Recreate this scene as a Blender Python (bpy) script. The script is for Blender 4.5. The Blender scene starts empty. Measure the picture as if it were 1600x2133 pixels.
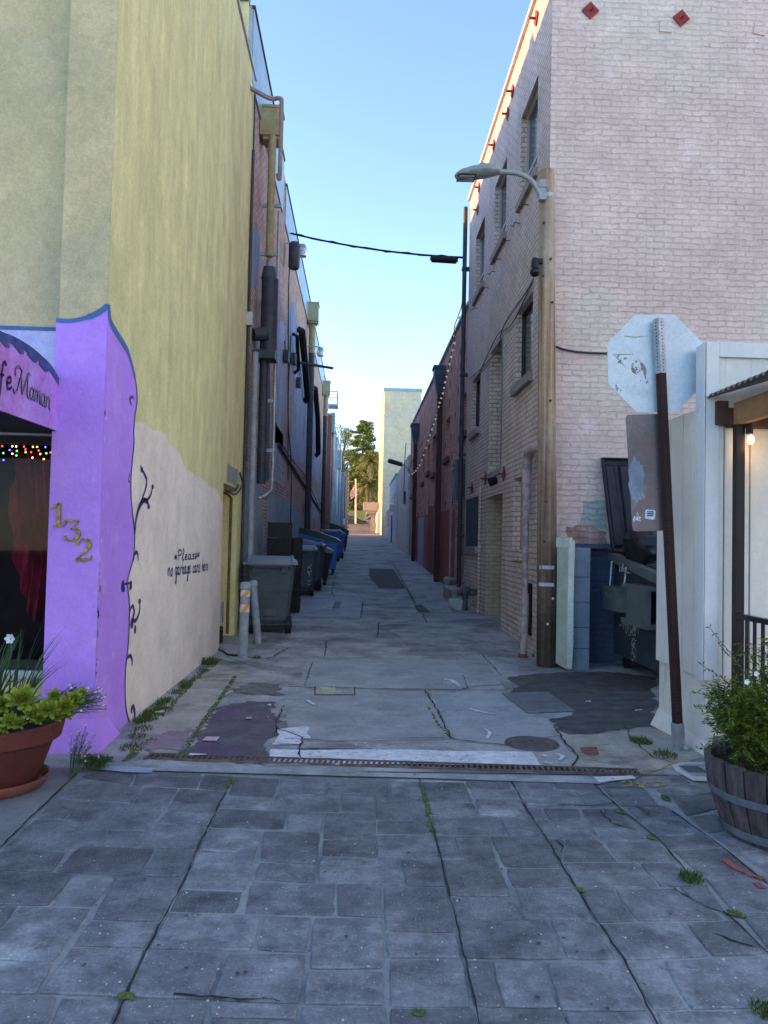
import bpy, math, random
from mathutils import Vector, Matrix, noise as mnoise
rnd = random.Random(7)
S = bpy.context.scene
COL = S.collection
# ------------------------------------------------------------------ camera
YAW, PIT, ROL = math.radians(1.86), math.radians(2.04), math.radians(1.26)
F = 1600.0
CAM = Vector((0, 0, 1.5))
fw = Vector((math.sin(YAW)*math.cos(PIT), math.cos(YAW)*math.cos(PIT), math.sin(PIT)))
r0 = Vector((math.cos(YAW), -math.sin(YAW), 0)); u0 = r0.cross(fw)
rt = r0*math.cos(ROL) + u0*math.sin(ROL); up = u0*math.cos(ROL) - r0*math.sin(ROL)
cd = bpy.data.cameras.new('camera'); co = bpy.data.objects.new('camera', cd); COL.objects.link(co)
m3 = Matrix((rt, up, -fw)).transposed()
co.matrix_world = Matrix.Translation(CAM) @ m3.to_4x4()
cd.sensor_fit = 'HORIZONTAL'; cd.sensor_width = 36; cd.lens = 36*F/1600; cd.clip_end = 2000
S.camera = co
S.render.resolution_x = 768; S.render.resolution_y = 1024
# ------------------------------------------------------------------ sky, sun, exposure
SUN_EL = math.radians(11.5); SUN_AZ = math.radians(-82)
W = bpy.data.worlds.new('World'); S.world = W; W.use_nodes = True
wn = W.node_tree.nodes
sky = wn.new('ShaderNodeTexSky'); sky.sky_type = 'NISHITA'; sky.sun_disc = False
sky.sun_elevation = SUN_EL; sky.sun_rotation = SUN_AZ
sky.ozone_density = 1.0; sky.air_density = .6; sky.dust_density = 0.15
W.node_tree.links.new(sky.outputs[0], wn['Background'].inputs[0])
wn['Background'].inputs[1].default_value = 0.15
sl = bpy.data.lights.new('sun', 'SUN'); sl.energy = 2.7; sl.angle = math.radians(.5); sl.color = (1, .44, .14)
so = bpy.data.objects.new('sun', sl); COL.objects.link(so)
sd = Vector((math.sin(SUN_AZ)*math.cos(SUN_EL), math.cos(SUN_AZ)*math.cos(SUN_EL), math.sin(SUN_EL)))
so.rotation_euler = sd.to_track_quat('Z', 'Y').to_euler(); so.location = (0, 0, 40)
S.view_settings.view_transform = 'Standard'; S.view_settings.look = 'None'
S.view_settings.exposure = 2.3;
S.cycles.diffuse_bounces = 8; S.cycles.max_bounces = 12
S.view_settings.gamma = 1

# ------------------------------------------------------------------ pixel -> place
def ray(px, py): return (rt*(px-800) + up*(1066.5-py) + fw*F)
def onX(px, py, x): d = ray(px, py); return CAM + d*((x-CAM.x)/d.x)
def onY(px, py, y): d = ray(px, py); return CAM + d*((y-CAM.y)/d.y)
def onZ(px, py, z=0.0): d = ray(px, py); return CAM + d*((z-CAM.z)/d.z)
GP = [(-50, 0), (10, 0), (14.2, .12), (22, .32), (36, .78), (44, 1.05), (54, 1.4), (66, 1.78), (80, 2.3), (300, 2.6)]
def gz(y):
    for (a, za), (b, zb) in zip(GP, GP[1:]):
        if y <= b: return za + (zb-za)*max(0, (y-a))/(b-a)
    return GP[-1][1]
def onG(px, py):
    p = onZ(px, py, 0)
    d = ray(px, py)
    if p.y < 10 and p.y > 0: return p
    t = 5/d.y
    for i in range(4000):
        q = CAM + d*t
        if q.z <= gz(q.y): return Vector((q.x, q.y, gz(q.y)))
        t += .02/d.y*F/1600
    return CAM + d*(70/d.y)

# ------------------------------------------------------------------ materials
MATS = {}
def mat(name, col, col2=None, ns=2.0, rough=.8, bump=0., bs=30., spec=.3, metal=0., streak=False, brick=None, island=0., speck=None,
        big=None, emit=None, alpha=None, trans=0., coord='world', wood=False, crease=0., lo=.35, hi=.65, grain=.13, wsc=(40, 40, .8)):
    if name in MATS: return MATS[name]
    m = bpy.data.materials.new(name); m.use_nodes = True; nt = m.node_tree; N = nt.nodes; L = nt.links
    b = N['Principled BSDF']; b.inputs['Roughness'].default_value = rough; b.inputs['Metallic'].default_value = metal
    b.inputs['Specular IOR Level'].default_value = spec
    def mixc(fac, a, c, typ='MIX'):
        x = N.new('ShaderNodeMix'); x.data_type = 'RGBA'; x.blend_type = typ
        for i, v in ((0, fac), (6, a), (7, c)):
            if hasattr(v, 'is_linked') or hasattr(v, 'links'): L.new(v, x.inputs[i])
            else: x.inputs[i].default_value = v if i == 0 else (*v, 1)
        return x.outputs[2]
    if coord == 'world': pos = N.new('ShaderNodeNewGeometry').outputs['Position']
    else: pos = N.new('ShaderNodeTexCoord').outputs['Object']
    def noise(scale, det=4, vec=None, ro=.6, dist=0):
        n = N.new('ShaderNodeTexNoise'); n.inputs['Scale'].default_value = scale; n.inputs['Detail'].default_value = det
        n.inputs['Roughness'].default_value = ro; n.inputs['Distortion'].default_value = dist
        L.new(vec or pos, n.inputs['Vector']); return n.outputs['Fac']
    def ramp(f, lo, hi):
        r = N.new('ShaderNodeMapRange'); r.inputs[1].default_value = lo; r.inputs[2].default_value = hi; L.new(f, r.inputs[0]); return r.outputs[0]
    def scalev(s):
        v = N.new('ShaderNodeVectorMath'); v.operation = 'MULTIPLY'; v.inputs[1].default_value = s; L.new(pos, v.inputs[0]); return v.outputs[0]
    c = None
    if col2:
        vec = None
        if streak: vec = scalev((1, 1, .26))
        if wood: vec = scalev(wsc)
        c = mixc(ramp(noise(ns, 6, vec), lo, hi), col, col2)
    else: c = mixc(0.0, col, col)
    hts = []
    if brick:
        bw, bh, mort, bst, cA, cB, cM = brick[:7]
        g = N.new('ShaderNodeNewGeometry'); sn = N.new('ShaderNodeSeparateXYZ'); L.new(g.outputs['Normal'], sn.inputs[0])
        ab = N.new('ShaderNodeMath'); ab.operation = 'ABSOLUTE'; L.new(sn.outputs[0], ab.inputs[0])
        gt = N.new('ShaderNodeMath'); gt.operation = 'GREATER_THAN'; gt.inputs[1].default_value = .5; L.new(ab.outputs[0], gt.inputs[0])
        sp = N.new('ShaderNodeSeparateXYZ'); L.new(pos, sp.inputs[0])
        mx = N.new('ShaderNodeMix'); mx.data_type = 'FLOAT'; L.new(gt.outputs[0], mx.inputs[0]); L.new(sp.outputs[0], mx.inputs[2]); L.new(sp.outputs[1], mx.inputs[3])
        cb = N.new('ShaderNodeCombineXYZ'); L.new(mx.outputs[0], cb.inputs[0]); L.new(sp.outputs[2], cb.inputs[1])
        nn = N.new('ShaderNodeTexNoise'); nn.inputs['Scale'].default_value = 5; nn.inputs['Detail'].default_value = 5; L.new(pos, nn.inputs['Vector'])
        sc = N.new('ShaderNodeVectorMath'); sc.operation = 'SCALE'; sc.inputs['Scale'].default_value = brick[8] if len(brick) > 8 else .02; L.new(nn.outputs['Color'], sc.inputs[0])
        ad = N.new('ShaderNodeVectorMath'); L.new(cb.outputs[0], ad.inputs[0]); L.new(sc.outputs[0], ad.inputs[1])
        bt = N.new('ShaderNodeTexBrick'); bt.inputs['Scale'].default_value = 1; bt.inputs['Brick Width'].default_value = bw
        bt.inputs['Row Height'].default_value = bh; bt.inputs['Mortar Size'].default_value = mort; bt.inputs['Mortar Smooth'].default_value = .3
        bt.inputs['Color1'].default_value = (*cA, 1); bt.inputs['Color2'].default_value = (*cB, 1); bt.inputs['Mortar'].default_value = (*cM, 1)
        L.new(ad.outputs[0], bt.inputs['Vector'])
        c = mixc(1.0, c, bt.outputs['Color'], 'MULTIPLY')
        if len(brick) > 8:
            jm = N.new('ShaderNodeMath'); jm.operation = 'MULTIPLY'; L.new(bt.outputs['Fac'], jm.inputs[0]); L.new(ramp(noise(2.2, 8, scalev((.5, .5, 2.2)), .75), .5, .7), jm.inputs[1])
            j2 = N.new('ShaderNodeMath'); j2.operation = 'MULTIPLY'; j2.inputs[1].default_value = .45; L.new(jm.outputs[0], j2.inputs[0])
            dk = N.new('ShaderNodeVectorMath'); dk.operation = 'SCALE'; dk.inputs['Scale'].default_value = .42; L.new(c, dk.inputs[0]); c = mixc(j2.outputs[0], c, dk.outputs[0])
        # joints show only here and there on thick paint
        iv = N.new('ShaderNodeMath'); iv.operation = 'SUBTRACT'; iv.inputs[0].default_value = 1; L.new(bt.outputs['Fac'], iv.inputs[1])
        if len(brick) > 7:
            am = N.new('ShaderNodeMath'); am.operation = 'MULTIPLY'; L.new(ramp(noise(brick[7], 5), .38, .62), am.inputs[0]); L.new(iv.outputs[0], am.inputs[1]); iv2 = am
            am2 = N.new('ShaderNodeMath'); am2.operation = 'MULTIPLY'; am2.inputs[1].default_value = .5; L.new(iv.outputs[0], am2.inputs[0])
            am3 = N.new('ShaderNodeMath'); L.new(iv2.outputs[0], am3.inputs[0]); L.new(am2.outputs[0], am3.inputs[1]); iv = am3
        hts.append((iv.outputs[0], bst))
    if big:   # large stains: list of (colour, scale, lo, hi, strength)
        for (bc, bsz, lo2, hi2, st) in big:
            vec = scalev((1, 1, .3)) if streak else None
            f = ramp(noise(bsz, 5, vec, .65), lo2, hi2)
            mm = N.new('ShaderNodeMath'); mm.operation = 'MULTIPLY'; mm.inputs[1].default_value = st; L.new(f, mm.inputs[0])
            c = mixc(mm.outputs[0], c, bc)
    if island:
        g = N.new('ShaderNodeNewGeometry')
        r = N.new('ShaderNodeMapRange'); r.inputs[3].default_value = 1-island; r.inputs[4].default_value = 1+island; L.new(g.outputs['Random Per Island'], r.inputs[0])
        v = N.new('ShaderNodeVectorMath'); v.operation = 'SCALE'; L.new(c, v.inputs[0]); L.new(r.outputs[0], v.inputs['Scale']); c = v.outputs[0]
    if speck:
        sc_, scol, th = speck
        vo = N.new('ShaderNodeTexVoronoi'); vo.inputs['Scale'].default_value = sc_; L.new(pos, vo.inputs['Vector'])
        lt = N.new('ShaderNodeMath'); lt.operation = 'LESS_THAN'; lt.inputs[1].default_value = th; L.new(vo.outputs['Distance'], lt.inputs[0])
        sx = N.new('ShaderNodeSeparateXYZ'); L.new(vo.outputs['Color'], sx.inputs[0])
        l2 = N.new('ShaderNodeMath'); l2.operation = 'GREATER_THAN'; l2.inputs[1].default_value = .6; L.new(sx.outputs[0], l2.inputs[0])
        ml = N.new('ShaderNodeMath'); ml.operation = 'MULTIPLY'; L.new(lt.outputs[0], ml.inputs[0]); L.new(l2.outputs[0], ml.inputs[1])
        c = mixc(ml.outputs[0], c, scol)
    if grain:
        for (gs, ga, gv) in ((70, grain*1.2, None), (26, grain*.8, None), (2.7, grain*.9, None), (9, grain*.7, scalev((1, 1, .25)) if streak else None)):
            r = N.new('ShaderNodeMapRange'); r.inputs[1].default_value = .3; r.inputs[2].default_value = .7; r.inputs[3].default_value = 1-ga; r.inputs[4].default_value = 1+ga
            L.new(noise(gs, 5, gv, .7), r.inputs[0]); v = N.new('ShaderNodeVectorMath'); v.operation = 'SCALE'; L.new(c, v.inputs[0]); L.new(r.outputs[0], v.inputs['Scale']); c = v.outputs[0]
    L.new(c, b.inputs['Base Color'])
    if bump: hts.append((noise(bs, 6, scalev((6, 6, .5)) if wood else None, .65), bump))
    if crease: hts.append((noise(4, 3, None, .5, 2.5), crease))
    prev = None
    for h, st in hts:
        bp = N.new('ShaderNodeBump'); bp.inputs['Strength'].default_value = min(1, st*60); bp.inputs['Distance'].default_value = st
        L.new(h, bp.inputs['Height'])
        if prev: L.new(prev, bp.inputs['Normal'])
        prev = bp.outputs[0]
    if prev: L.new(prev, b.inputs['Normal'])
    if rough > .3 and not metal:
        rr = N.new('ShaderNodeMapRange'); rr.inputs[3].default_value = rough-.12; rr.inputs[4].default_value = min(1, rough+.12)
        L.new(noise(6, 3), rr.inputs[0]); L.new(rr.outputs[0], b.inputs['Roughness'])
    if emit: b.inputs['Emission Color'].default_value = (*emit[0], 1); b.inputs['Emission Strength'].default_value = emit[1]
    if trans: b.inputs['Transmission Weight'].default_value = trans
    MATS[name] = m
    return m

# ------------------------------------------------------------------ objects
def tag(o, label, cat, group=None, kind=None):
    if label: o['label'] = label
    if cat: o['category'] = cat
    if group: o['group'] = group
    if kind: o['kind'] = kind
    return o
def thing(name, loc, label, cat, group=None, rz=0., rot=None):
    o = bpy.data.objects.new(name, None); COL.objects.link(o); o.location = loc; o.empty_display_size = .2
    o.rotation_euler = rot or (0, 0, rz)
    return tag(o, label, cat, group)
def org(p):
    v = Vector((0, 0, 0))
    while p: v += p.location; p = p.parent
    return v
class MB:
    def __init__(s): s.v = []; s.f = []
    def add(s, vs, fs):
        n = len(s.v); s.v += [tuple(v) for v in vs]; s.f += [tuple(i+n for i in f) for f in fs]; return s
    def quad(s, *p): return s.add(p, [tuple(range(len(p)))])
    def box(s, x0, x1, y0, y1, z0, z1, top=1.0):
        if x0 > x1: x0, x1 = x1, x0
        if y0 > y1: y0, y1 = y1, y0
        if z0 > z1: z0, z1 = z1, z0
        v = [(x0,y0,z0),(x1,y0,z0),(x1,y1,z0),(x0,y1,z0),(x0,y0,z1),(x1,y0,z1),(x1,y1,z1),(x0,y1,z1)]
        return s.add(v, [(0,3,2,1),(4,5,6,7),(0,1,5,4),(1,2,6,5),(2,3,7,6),(3,0,4,7)])
    def obox(s, c, ax, ay, az):   # oriented box: centre and three half-axes
        c = Vector(c); ax = Vector(ax); ay = Vector(ay); az = Vector(az)
        v = [c+ax*i+ay*j+az*k for k in (-1, 1) for (i, j) in ((-1,-1),(1,-1),(1,1),(-1,1))]
        return s.add(v, [(0,3,2,1),(4,5,6,7),(0,1,5,4),(1,2,6,5),(2,3,7,6),(3,0,4,7)])
    def cyl(s, a, b, r, r2=None, n=12, caps=True):
        return s.tube([a, b], [r, r if r2 is None else r2], n, caps)
    def tube(s, pts, r, n=8, caps=True):
        pts = [Vector(p) for p in pts]; rs = r if isinstance(r, (list, tuple)) else [r]*len(pts)
        base = len(s.v); k = len(pts)
        d0 = (pts[1]-pts[0]).normalized(); ref = Vector((0, 0, 1)) if abs(d0.z) < .9 else Vector((1, 0, 0))
        u = d0.cross(ref).normalized()
        vs = []
        for i, p in enumerate(pts):
            d = (pts[min(i+1, k-1)]-pts[max(i-1, 0)]).normalized()
            u = (u - d*u.dot(d)).normalized(); w = d.cross(u)
            for j in range(n):
                a = 2*math.pi*j/n; vs.append(p + (u*math.cos(a)+w*math.sin(a))*rs[i])
        fs = [(i*n+j, i*n+(j+1) % n, (i+1)*n+(j+1) % n, (i+1)*n+j) for i in range(k-1) for j in range(n)]
        if caps: fs += [tuple(range(n))[::-1], tuple((k-1)*n+j for j in range(n))]
        return s.add(vs, fs)
    def lathe(s, c, prof, n=32, sx=1, sy=1):
        c = Vector(c); vs = []; k = len(prof)
        for (r, z) in prof:
            for j in range(n):
                a = 2*math.pi*j/n; vs.append((c.x+r*sx*math.cos(a), c.y+r*sy*math.sin(a), c.z+z))
        fs = [(i*n+j, i*n+(j+1) % n, (i+1)*n+(j+1) % n, (i+1)*n+j) for i in range(k-1) for j in range(n)]
        return s.add(vs, fs)
    def prism(s, poly, off):   # polygon (3d points) extruded by off
        off = Vector(off); n = len(poly); p = [Vector(q) for q in poly]
        return s.add(p + [q+off for q in p], [tuple(range(n))[::-1], tuple(range(n, 2*n))] + [(i, (i+1) % n, n+(i+1) % n, n+i) for i in range(n)])
    def sphere(s, c, r, n=10, m=6, sz=1.):
        return s.lathe(c, [(r*math.sin(math.pi*i/m)+1e-5, -r*sz*math.cos(math.pi*i/m)) for i in range(m+1)], n)
    def build(s, name, mt, parent=None, local=False, smooth=False, bevel=0., label=None, kind=None, cat=None, group=None):
        me = bpy.data.meshes.new(name)
        o_ = Vector((0, 0, 0)) if (local or parent is None) else org(parent)
        me.from_pydata([tuple(Vector(v)-o_) for v in s.v], [], s.f); me.update()
        o = bpy.data.objects.new(name, me); COL.objects.link(o)
        if parent: o.parent = parent
        me.materials.append(mt)
        if smooth:
            for p in me.polygons: p.use_smooth = True
            try: me.set_sharp_from_angle(angle=math.radians(40))
            except Exception: pass
        if bevel:
            md = o.modifiers.new('bevel', 'BEVEL'); md.width = bevel; md.segments = 2; md.limit_method = 'ANGLE'; md.angle_limit = math.radians(40)
        if kind: o['kind'] = kind
        if label: o['label'] = label
        if cat: o['category'] = cat
        if group: o['group'] = group
        return o
def copy_tree(o, parent=None):
    c = o.copy(); COL.objects.link(c); c.parent = parent
    for ch in [x for x in list(COL.objects) if x.parent == o]: copy_tree(ch, c)
    return c

def wall_mesh(mb, axis, pos, a0, a1, z0, z1, holes, depth, sgn, zb=None):
    """wall sheet on plane axis=pos, spanning a0..a1, z0..z1 with rectangular holes (a,b,zlo,zhi[,depth]); sgn = direction INTO the wall"""
    As = sorted({a0, a1, *[h[0] for h in holes], *[h[1] for h in holes]}); Zs = sorted({z0, z1, *[h[2] for h in holes], *[h[3] for h in holes]})
    As = [a for a in As if a0 <= a <= a1]; Zs = [z for z in Zs if z0 <= z <= z1]
    def P(a, z, d=0.):
        q = pos + sgn*d
        return (q, a, z) if axis == 'x' else (a, q, z)
    for i in range(len(As)-1):
        for j in range(len(Zs)-1):
            ca, cz = (As[i]+As[i+1])/2, (Zs[j]+Zs[j+1])/2
            if any(h[0] < ca < h[1] and h[2] < cz < h[3] for h in holes): continue
            mb.quad(P(As[i], Zs[j]), P(As[i+1], Zs[j]), P(As[i+1], Zs[j+1]), P(As[i], Zs[j+1]))
    for h in holes:
        a, b, c, d = h[:4]; dp = h[4] if len(h) > 4 else depth
        mb.quad(P(a,c), P(b,c), P(b,c,dp), P(a,c,dp)); mb.quad(P(a,d), P(b,d), P(b,d,dp), P(a,d,dp))
        mb.quad(P(a,c), P(a,d), P(a,d,dp), P(a,c,dp)); mb.quad(P(b,c), P(b,d), P(b,d,dp), P(b,c,dp))
        if len(h) > 5 and h[5]: mb.quad(P(a,c,dp), P(b,c,dp), P(b,d,dp), P(a,d,dp))
    return mb
def jag(poly, amp, step, seed=0, closed=True):
    """subdivide a 3d outline and roughen it within its plane (any plane)"""
    r = random.Random(seed); out = []; n = len(poly); P = [Vector(p) for p in poly]
    nrm = (P[1]-P[0]).cross(P[2]-P[0]).normalized() if n > 2 else Vector((0, 0, 1))
    for i in range(n if closed else n-1):
        a, b = P[i], P[(i+1) % n]; k = max(1, int((b-a).length/step)); d = (b-a).normalized(); s = nrm.cross(d)
        for j in range(k):
            q = a.lerp(b, j/k); lo_ = mnoise.noise(q*3.1+Vector((seed*7.3, 0, 0)))*amp*2.2 + mnoise.noise(q*11+Vector((0, seed, 0)))*amp*1.2 + mnoise.noise(q*37)*amp*.5
            out.append(q + s*lo_ + d*r.uniform(-amp, amp)*.15)
    if not closed: out.append(P[-1])
    return out
def smooth_line(pts, k=6):
    P = [Vector(p) for p in pts]; out = []
    for i in range(len(P)-1):
        a = P[max(0, i-1)]; b = P[i]; c = P[i+1]; d = P[min(len(P)-1, i+2)]
        for j in range(k):
            t = j/k
            out.append(.5*((2*b)+(c-a)*t+(2*a-5*b+4*c-d)*t*t+(3*b-a-3*c+d)*t**3))
    out.append(P[-1]); return out
def ribbon(mb, pts, w, nrm, lift=.003, thick=0.002):
    """flat painted stroke lying on a surface; w = width or list"""
    nrm = Vector(nrm).normalized(); n = len(pts); ws = w if isinstance(w, (list, tuple)) else [w]*n
    if len(ws) != n: ws = [ws[min(len(ws)-1, int(i*(len(ws)-1)/(max(1, n-1))+.5))] for i in range(n)]
    vs = []
    for i, p in enumerate(pts):
        d = (Vector(pts[min(i+1, n-1)])-Vector(pts[max(0, i-1)])); d = d.normalized() if d.length > 1e-9 else Vector((0, 0, 1))
        s = nrm.cross(d)*ws[i]*.5; q = Vector(p)+nrm*lift; vs += [q-s, q+s]
    mb.add(vs, [(2*i, 2*i+1, 2*i+3, 2*i+2) for i in range(n-1)])
    return mb

# ---------------------------------------------------------------- materials used
PAVER = mat('paver_stone', (.095,.105,.12), (.18,.193,.212), 4.5, .75, .006, 60, .35, grain=.2, island=.28, speck=(75, (.36,.39,.42), .17), big=[((.4,.43,.45), 1.3, .56, .7, .6), ((.06,.065,.075), 6, .6, .7, .7)])
MORTAR = mat('mortar', (.12,.135,.15), (.32,.35,.36), 1.2, .9, .003, 60)
CONC = mat('alley_concrete', (.22,.225,.235), (.4,.405,.41), 1.6, .8, .004, 45, .35, grain=.2, big=[((.09,.095,.105), 1.1, .5, .66, .75), ((.52,.53,.54), 2.3, .6, .72, .55), ((.055,.058,.064), 14, .62, .7, .5)], speck=(70, (.26,.27,.28), .12))
CONC2 = mat('old_concrete', (.3,.29,.26), (.4,.385,.35), 3, .9, .006, 50, big=[((.09,.09,.085), 2, .5, .66, .7), ((.07,.1,.05), 3.4, .6, .7, .5)])
CONCL = mat('pale_concrete', (.36,.385,.4), (.2,.215,.225), 5, .8, .003, 50, big=[((.16,.17,.18), 9, .55, .65, .5)])
ASPH = mat('asphalt_patch', (.05,.052,.055), (.1,.102,.105), 6, .85, .006, 90, speck=(90, (.14,.14,.14), .14), big=[((.1,.1,.1), 2.5, .58, .7, .5)])
CRACK = mat('crack', (.018,.019,.02), (.035,.035,.033), 20, .95)
WHITEP = mat('worn_white_paint', (.68,.72,.76), (.5,.54,.57), 14, .7, .002, 60, big=[((.13,.14,.15), 22, .6, .66, .7)])
MOSS = mat('moss', (.05,.09,.012), (.11,.15,.02), 40, .9, coord='object')
GRASS = mat('weed_green', (.04,.08,.02), (.1,.14,.03), 30, .8, island=.3)
STEEL = mat('galvanised_steel', (.3,.34,.37), (.42,.46,.49), 12, .5, .001, 30, metal=.6)
BOLL = mat('bollard_metal', (.2,.25,.29), (.3,.35,.39), 14, .6, .002, 30, big=[((.12,.13,.13), 9, .6, .7, .5)])
BLACK = mat('black_plastic', (.008,.009,.011), (.016,.017,.02), 8, .5, coord='object')
RUST = mat('rusty_iron', (.1,.04,.025), (.05,.03,.025), 20, .85, .002, 50)
DARK = mat('dark_void', (.006,.007,.009), rough=.9)

# ================================================================== GROUND
def strip_ground(name, x0, x1, ys, mt, dz=0., xs=None):
    mb = MB(); xs = xs or [x0, x1]
    for (a, b) in zip(ys, ys[1:]):
        for (c, d) in zip(xs, xs[1:]): mb.quad((c, a, gz(a)+dz), (d, a, gz(a)+dz), (d, b, gz(b)+dz), (c, b, gz(b)+dz))
    return mb.build(name, mt, kind='structure')
YS = sorted({5.02, 7, 8.5, 10, 12, 14.2, 18, 22, 26, 30, 36, 40, 44, 54, 60, 66, 80})
DRAIN_Y = 5.02
alley = strip_ground('alley', -60, 60, YS, CONC)
strip_ground('far_ground', -260, 260, [80, 120, 300, 1500], mat('far_soil', (.1,.12,.05), (.16,.17,.08), .4, .9))
base = MB().quad((-60, -50, -.007), (60, -50, -.007), (60, 5.05, -.007), (-60, 5.05, -.007)).build('pavement_base', MORTAR, kind='structure')
# stone pavers, traced one by one (x, y in the doubled crops of the photograph)
R1 = """330,40,600,75,550,145,240,125|600,78,745,83,695,155,555,147|745,83,945,95,890,188,695,178|575,12,845,25,820,82,550,68|850,25,980,33,940,92,825,82|440,5,572,12,547,68,335,35
240,127,330,137,265,210,145,208|335,137,470,148,395,218,268,210|475,148,695,157,610,260,390,252|690,180,890,188,855,240,650,232|145,210,395,218,275,350,5,338|385,255,610,262,572,325,330,318
648,235,855,243,820,335,575,328|0,342,275,350,215,430,-90,422|330,322,650,333,580,445,225,430|655,336,815,342,755,450,590,447|-90,425,305,438,205,570,-260,565|308,438,485,450,385,577,210,570
485,452,755,452,665,637,380,628|-260,568,80,570,0,672,-400,672|85,572,382,578,225,805,-130,790|375,635,665,640,605,745,300,738|-140,795,222,807,150,937,-290,935|295,745,605,750,520,950,160,937
-290,940,245,948,190,1090,-420,1090|255,952,505,958,455,1090,195,1090|985,35,1165,45,1140,118,950,110|950,115,1140,120,1128,168,915,162|1170,45,1360,50,1355,103,1160,98|1365,55,1620,58,1620,112,1360,105
1150,103,1420,110,1418,180,1140,168|1425,113,1560,115,1560,182,1422,180|910,168,1195,178,1185,252,870,243|1200,180,1350,185,1338,262,1193,252|1355,185,1565,187,1568,300,1345,293|865,248,1090,260,1070,352,825,340
1100,262,1338,265,1320,398,1082,385|1345,298,1568,302,1575,368,1338,360|820,345,1065,357,1022,505,755,495|1075,392,1320,402,1315,475,1055,462|1335,368,1660,375,1680,487,1325,475|750,503,1015,512,985,600,705,592
1045,470,1395,482,1395,612,1015,602|1405,485,1590,490,1595,620,1405,612|700,598,1090,610,1050,757,610,748|1100,612,1295,620,1275,765,1065,757|1305,622,1595,625,1600,835,1285,833|605,755,935,768,870,960,520,948
945,770,1275,770,1250,980,880,962|1280,840,1600,845,1600,985,1258,978|510,958,870,968,850,1090,455,1090|880,970,1245,985,1235,1042,875,1036|1250,988,1615,990,1620,1090,1245,1090|872,1042,1235,1050,1235,1090,870,1090"""
R2 = """25,55,150,55,165,115,30,112|-35,115,165,118,190,215,-35,210|-30,215,195,218,210,272,-30,270|-35,275,215,275,238,375,-30,368|70,380,242,382,262,492,90,488|-5,492,262,495,298,683,5,675|5,685,300,690,325,790,15,787
20,792,330,795,365,995,20,990|20,1000,380,1000,400,1090,25,1090|155,55,335,58,375,140,178,138|180,143,375,145,395,193,192,190|335,52,520,57,530,83,350,82|355,85,545,87,560,127,375,125|378,128,570,132,605,198,398,195
195,195,475,200,510,275,215,272|480,202,610,202,655,278,515,276|215,278,285,280,312,372,238,372|290,280,435,282,470,375,315,373|440,282,665,285,740,412,505,410|242,380,470,378,535,535,270,528|505,415,745,418,785,492,535,492
280,535,540,537,580,630,298,625|545,495,810,497,870,630,585,628|305,630,680,635,755,793,325,788|690,632,880,636,970,793,765,793|335,795,440,800,495,995,370,990|448,800,660,803,725,995,500,995|672,803,985,803,1100,1010,740,1010
395,1000,735,1000,775,1090,400,1090|745,1015,1100,1015,1140,1090,785,1090|515,38,700,42,710,82,540,78|705,42,870,45,905,90,715,82|545,82,785,88,835,155,590,150|790,88,905,92,975,158,840,155|595,162,655,165,685,215,625,213
660,165,810,168,820,215,690,215|820,168,985,165,1020,240,860,240|630,218,820,218,895,292,680,290|865,243,1020,243,1100,298,905,298|690,295,750,297,740,382,722,382|755,323,918,322,975,385,745,388|755,297,895,297,915,318,755,320
915,302,1140,302,1215,388,980,388|745,392,1060,392,1150,495,800,495|1065,392,1215,392,1290,488,1155,493|815,502,955,503,1048,635,880,640|960,503,1215,498,1425,628,1055,635|1225,490,1345,485,1430,605,1300,560
895,645,1250,640,1365,780,1000,798|1255,640,1480,632,1590,770,1370,780|1000,800,1150,797,1265,1003,1120,1005|1160,797,1600,780,1760,990,1275,1003|1130,1012,1600,1005,1700,1100,1180,1100|910,85,1090,85,1150,155,990,158
1010,163,1175,155,1240,195,1050,205|1055,208,1245,198,1330,272,1120,282|1135,285,1330,275,1405,325,1190,335|1200,340,1420,330,1560,435,1325,445|1335,452,1580,440,1720,600,1460,605|1490,612,1720,605,1800,770,1610,760
1130,90,1290,68,1370,100,1195,122|1200,125,1370,105,1400,165,1260,198|1265,200,1390,188,1420,260,1350,270|1355,275,1480,250,1600,340,1480,355|1485,358,1620,340,1760,460,1605,440|895,52,1050,50,1085,80,925,80|1055,48,1230,22,1285,63,1095,80"""
pav = MB(); pr = random.Random(3)
def add_paver(q, lev):
    c = sum(q, Vector((0, 0, 0)))/4
    outer = []
    for i in range(4):
        a, b = q[i], q[(i+1) % 4]; k = max(3, int((b-a).length/.05))
        for j in range(k):
            p = a.lerp(b, j/k)
            if j == 0: p = p.lerp(c, .03)
            outer.append(p + Vector((pr.uniform(-.003, .003), pr.uniform(-.003, .003), 0)))
    n = len(outer)
    def ins(p, d): v = (c-p); return p + v.normalized()*d
    rings = [[ins(p, .003)+Vector((0, 0, -.03)) for p in outer], [ins(p, .003)+Vector((0, 0, lev-.004)) for p in outer], [ins(p, .009)+Vector((0, 0, lev)) for p in outer]]
    vs = rings[0]+rings[1]+rings[2]
    fs = [(k*n+i, k*n+(i+1) % n, (k+1)*n+(i+1) % n, (k+1)*n+i) for k in (0, 1) for i in range(n)] + [tuple(2*n+i for i in range(n))]
    pav.add(vs, fs)
for R, ox in ((R1, 0), (R2, 800)):
    for t in R.replace('\n', '|').split('|'):
        n = [float(x) for x in t.split(',')]
        add_paver([onZ(ox+n[i]/2, 1600+n[i+1]/2) for i in (0, 2, 4, 6)][::-1], pr.uniform(-.002, .002))
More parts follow.
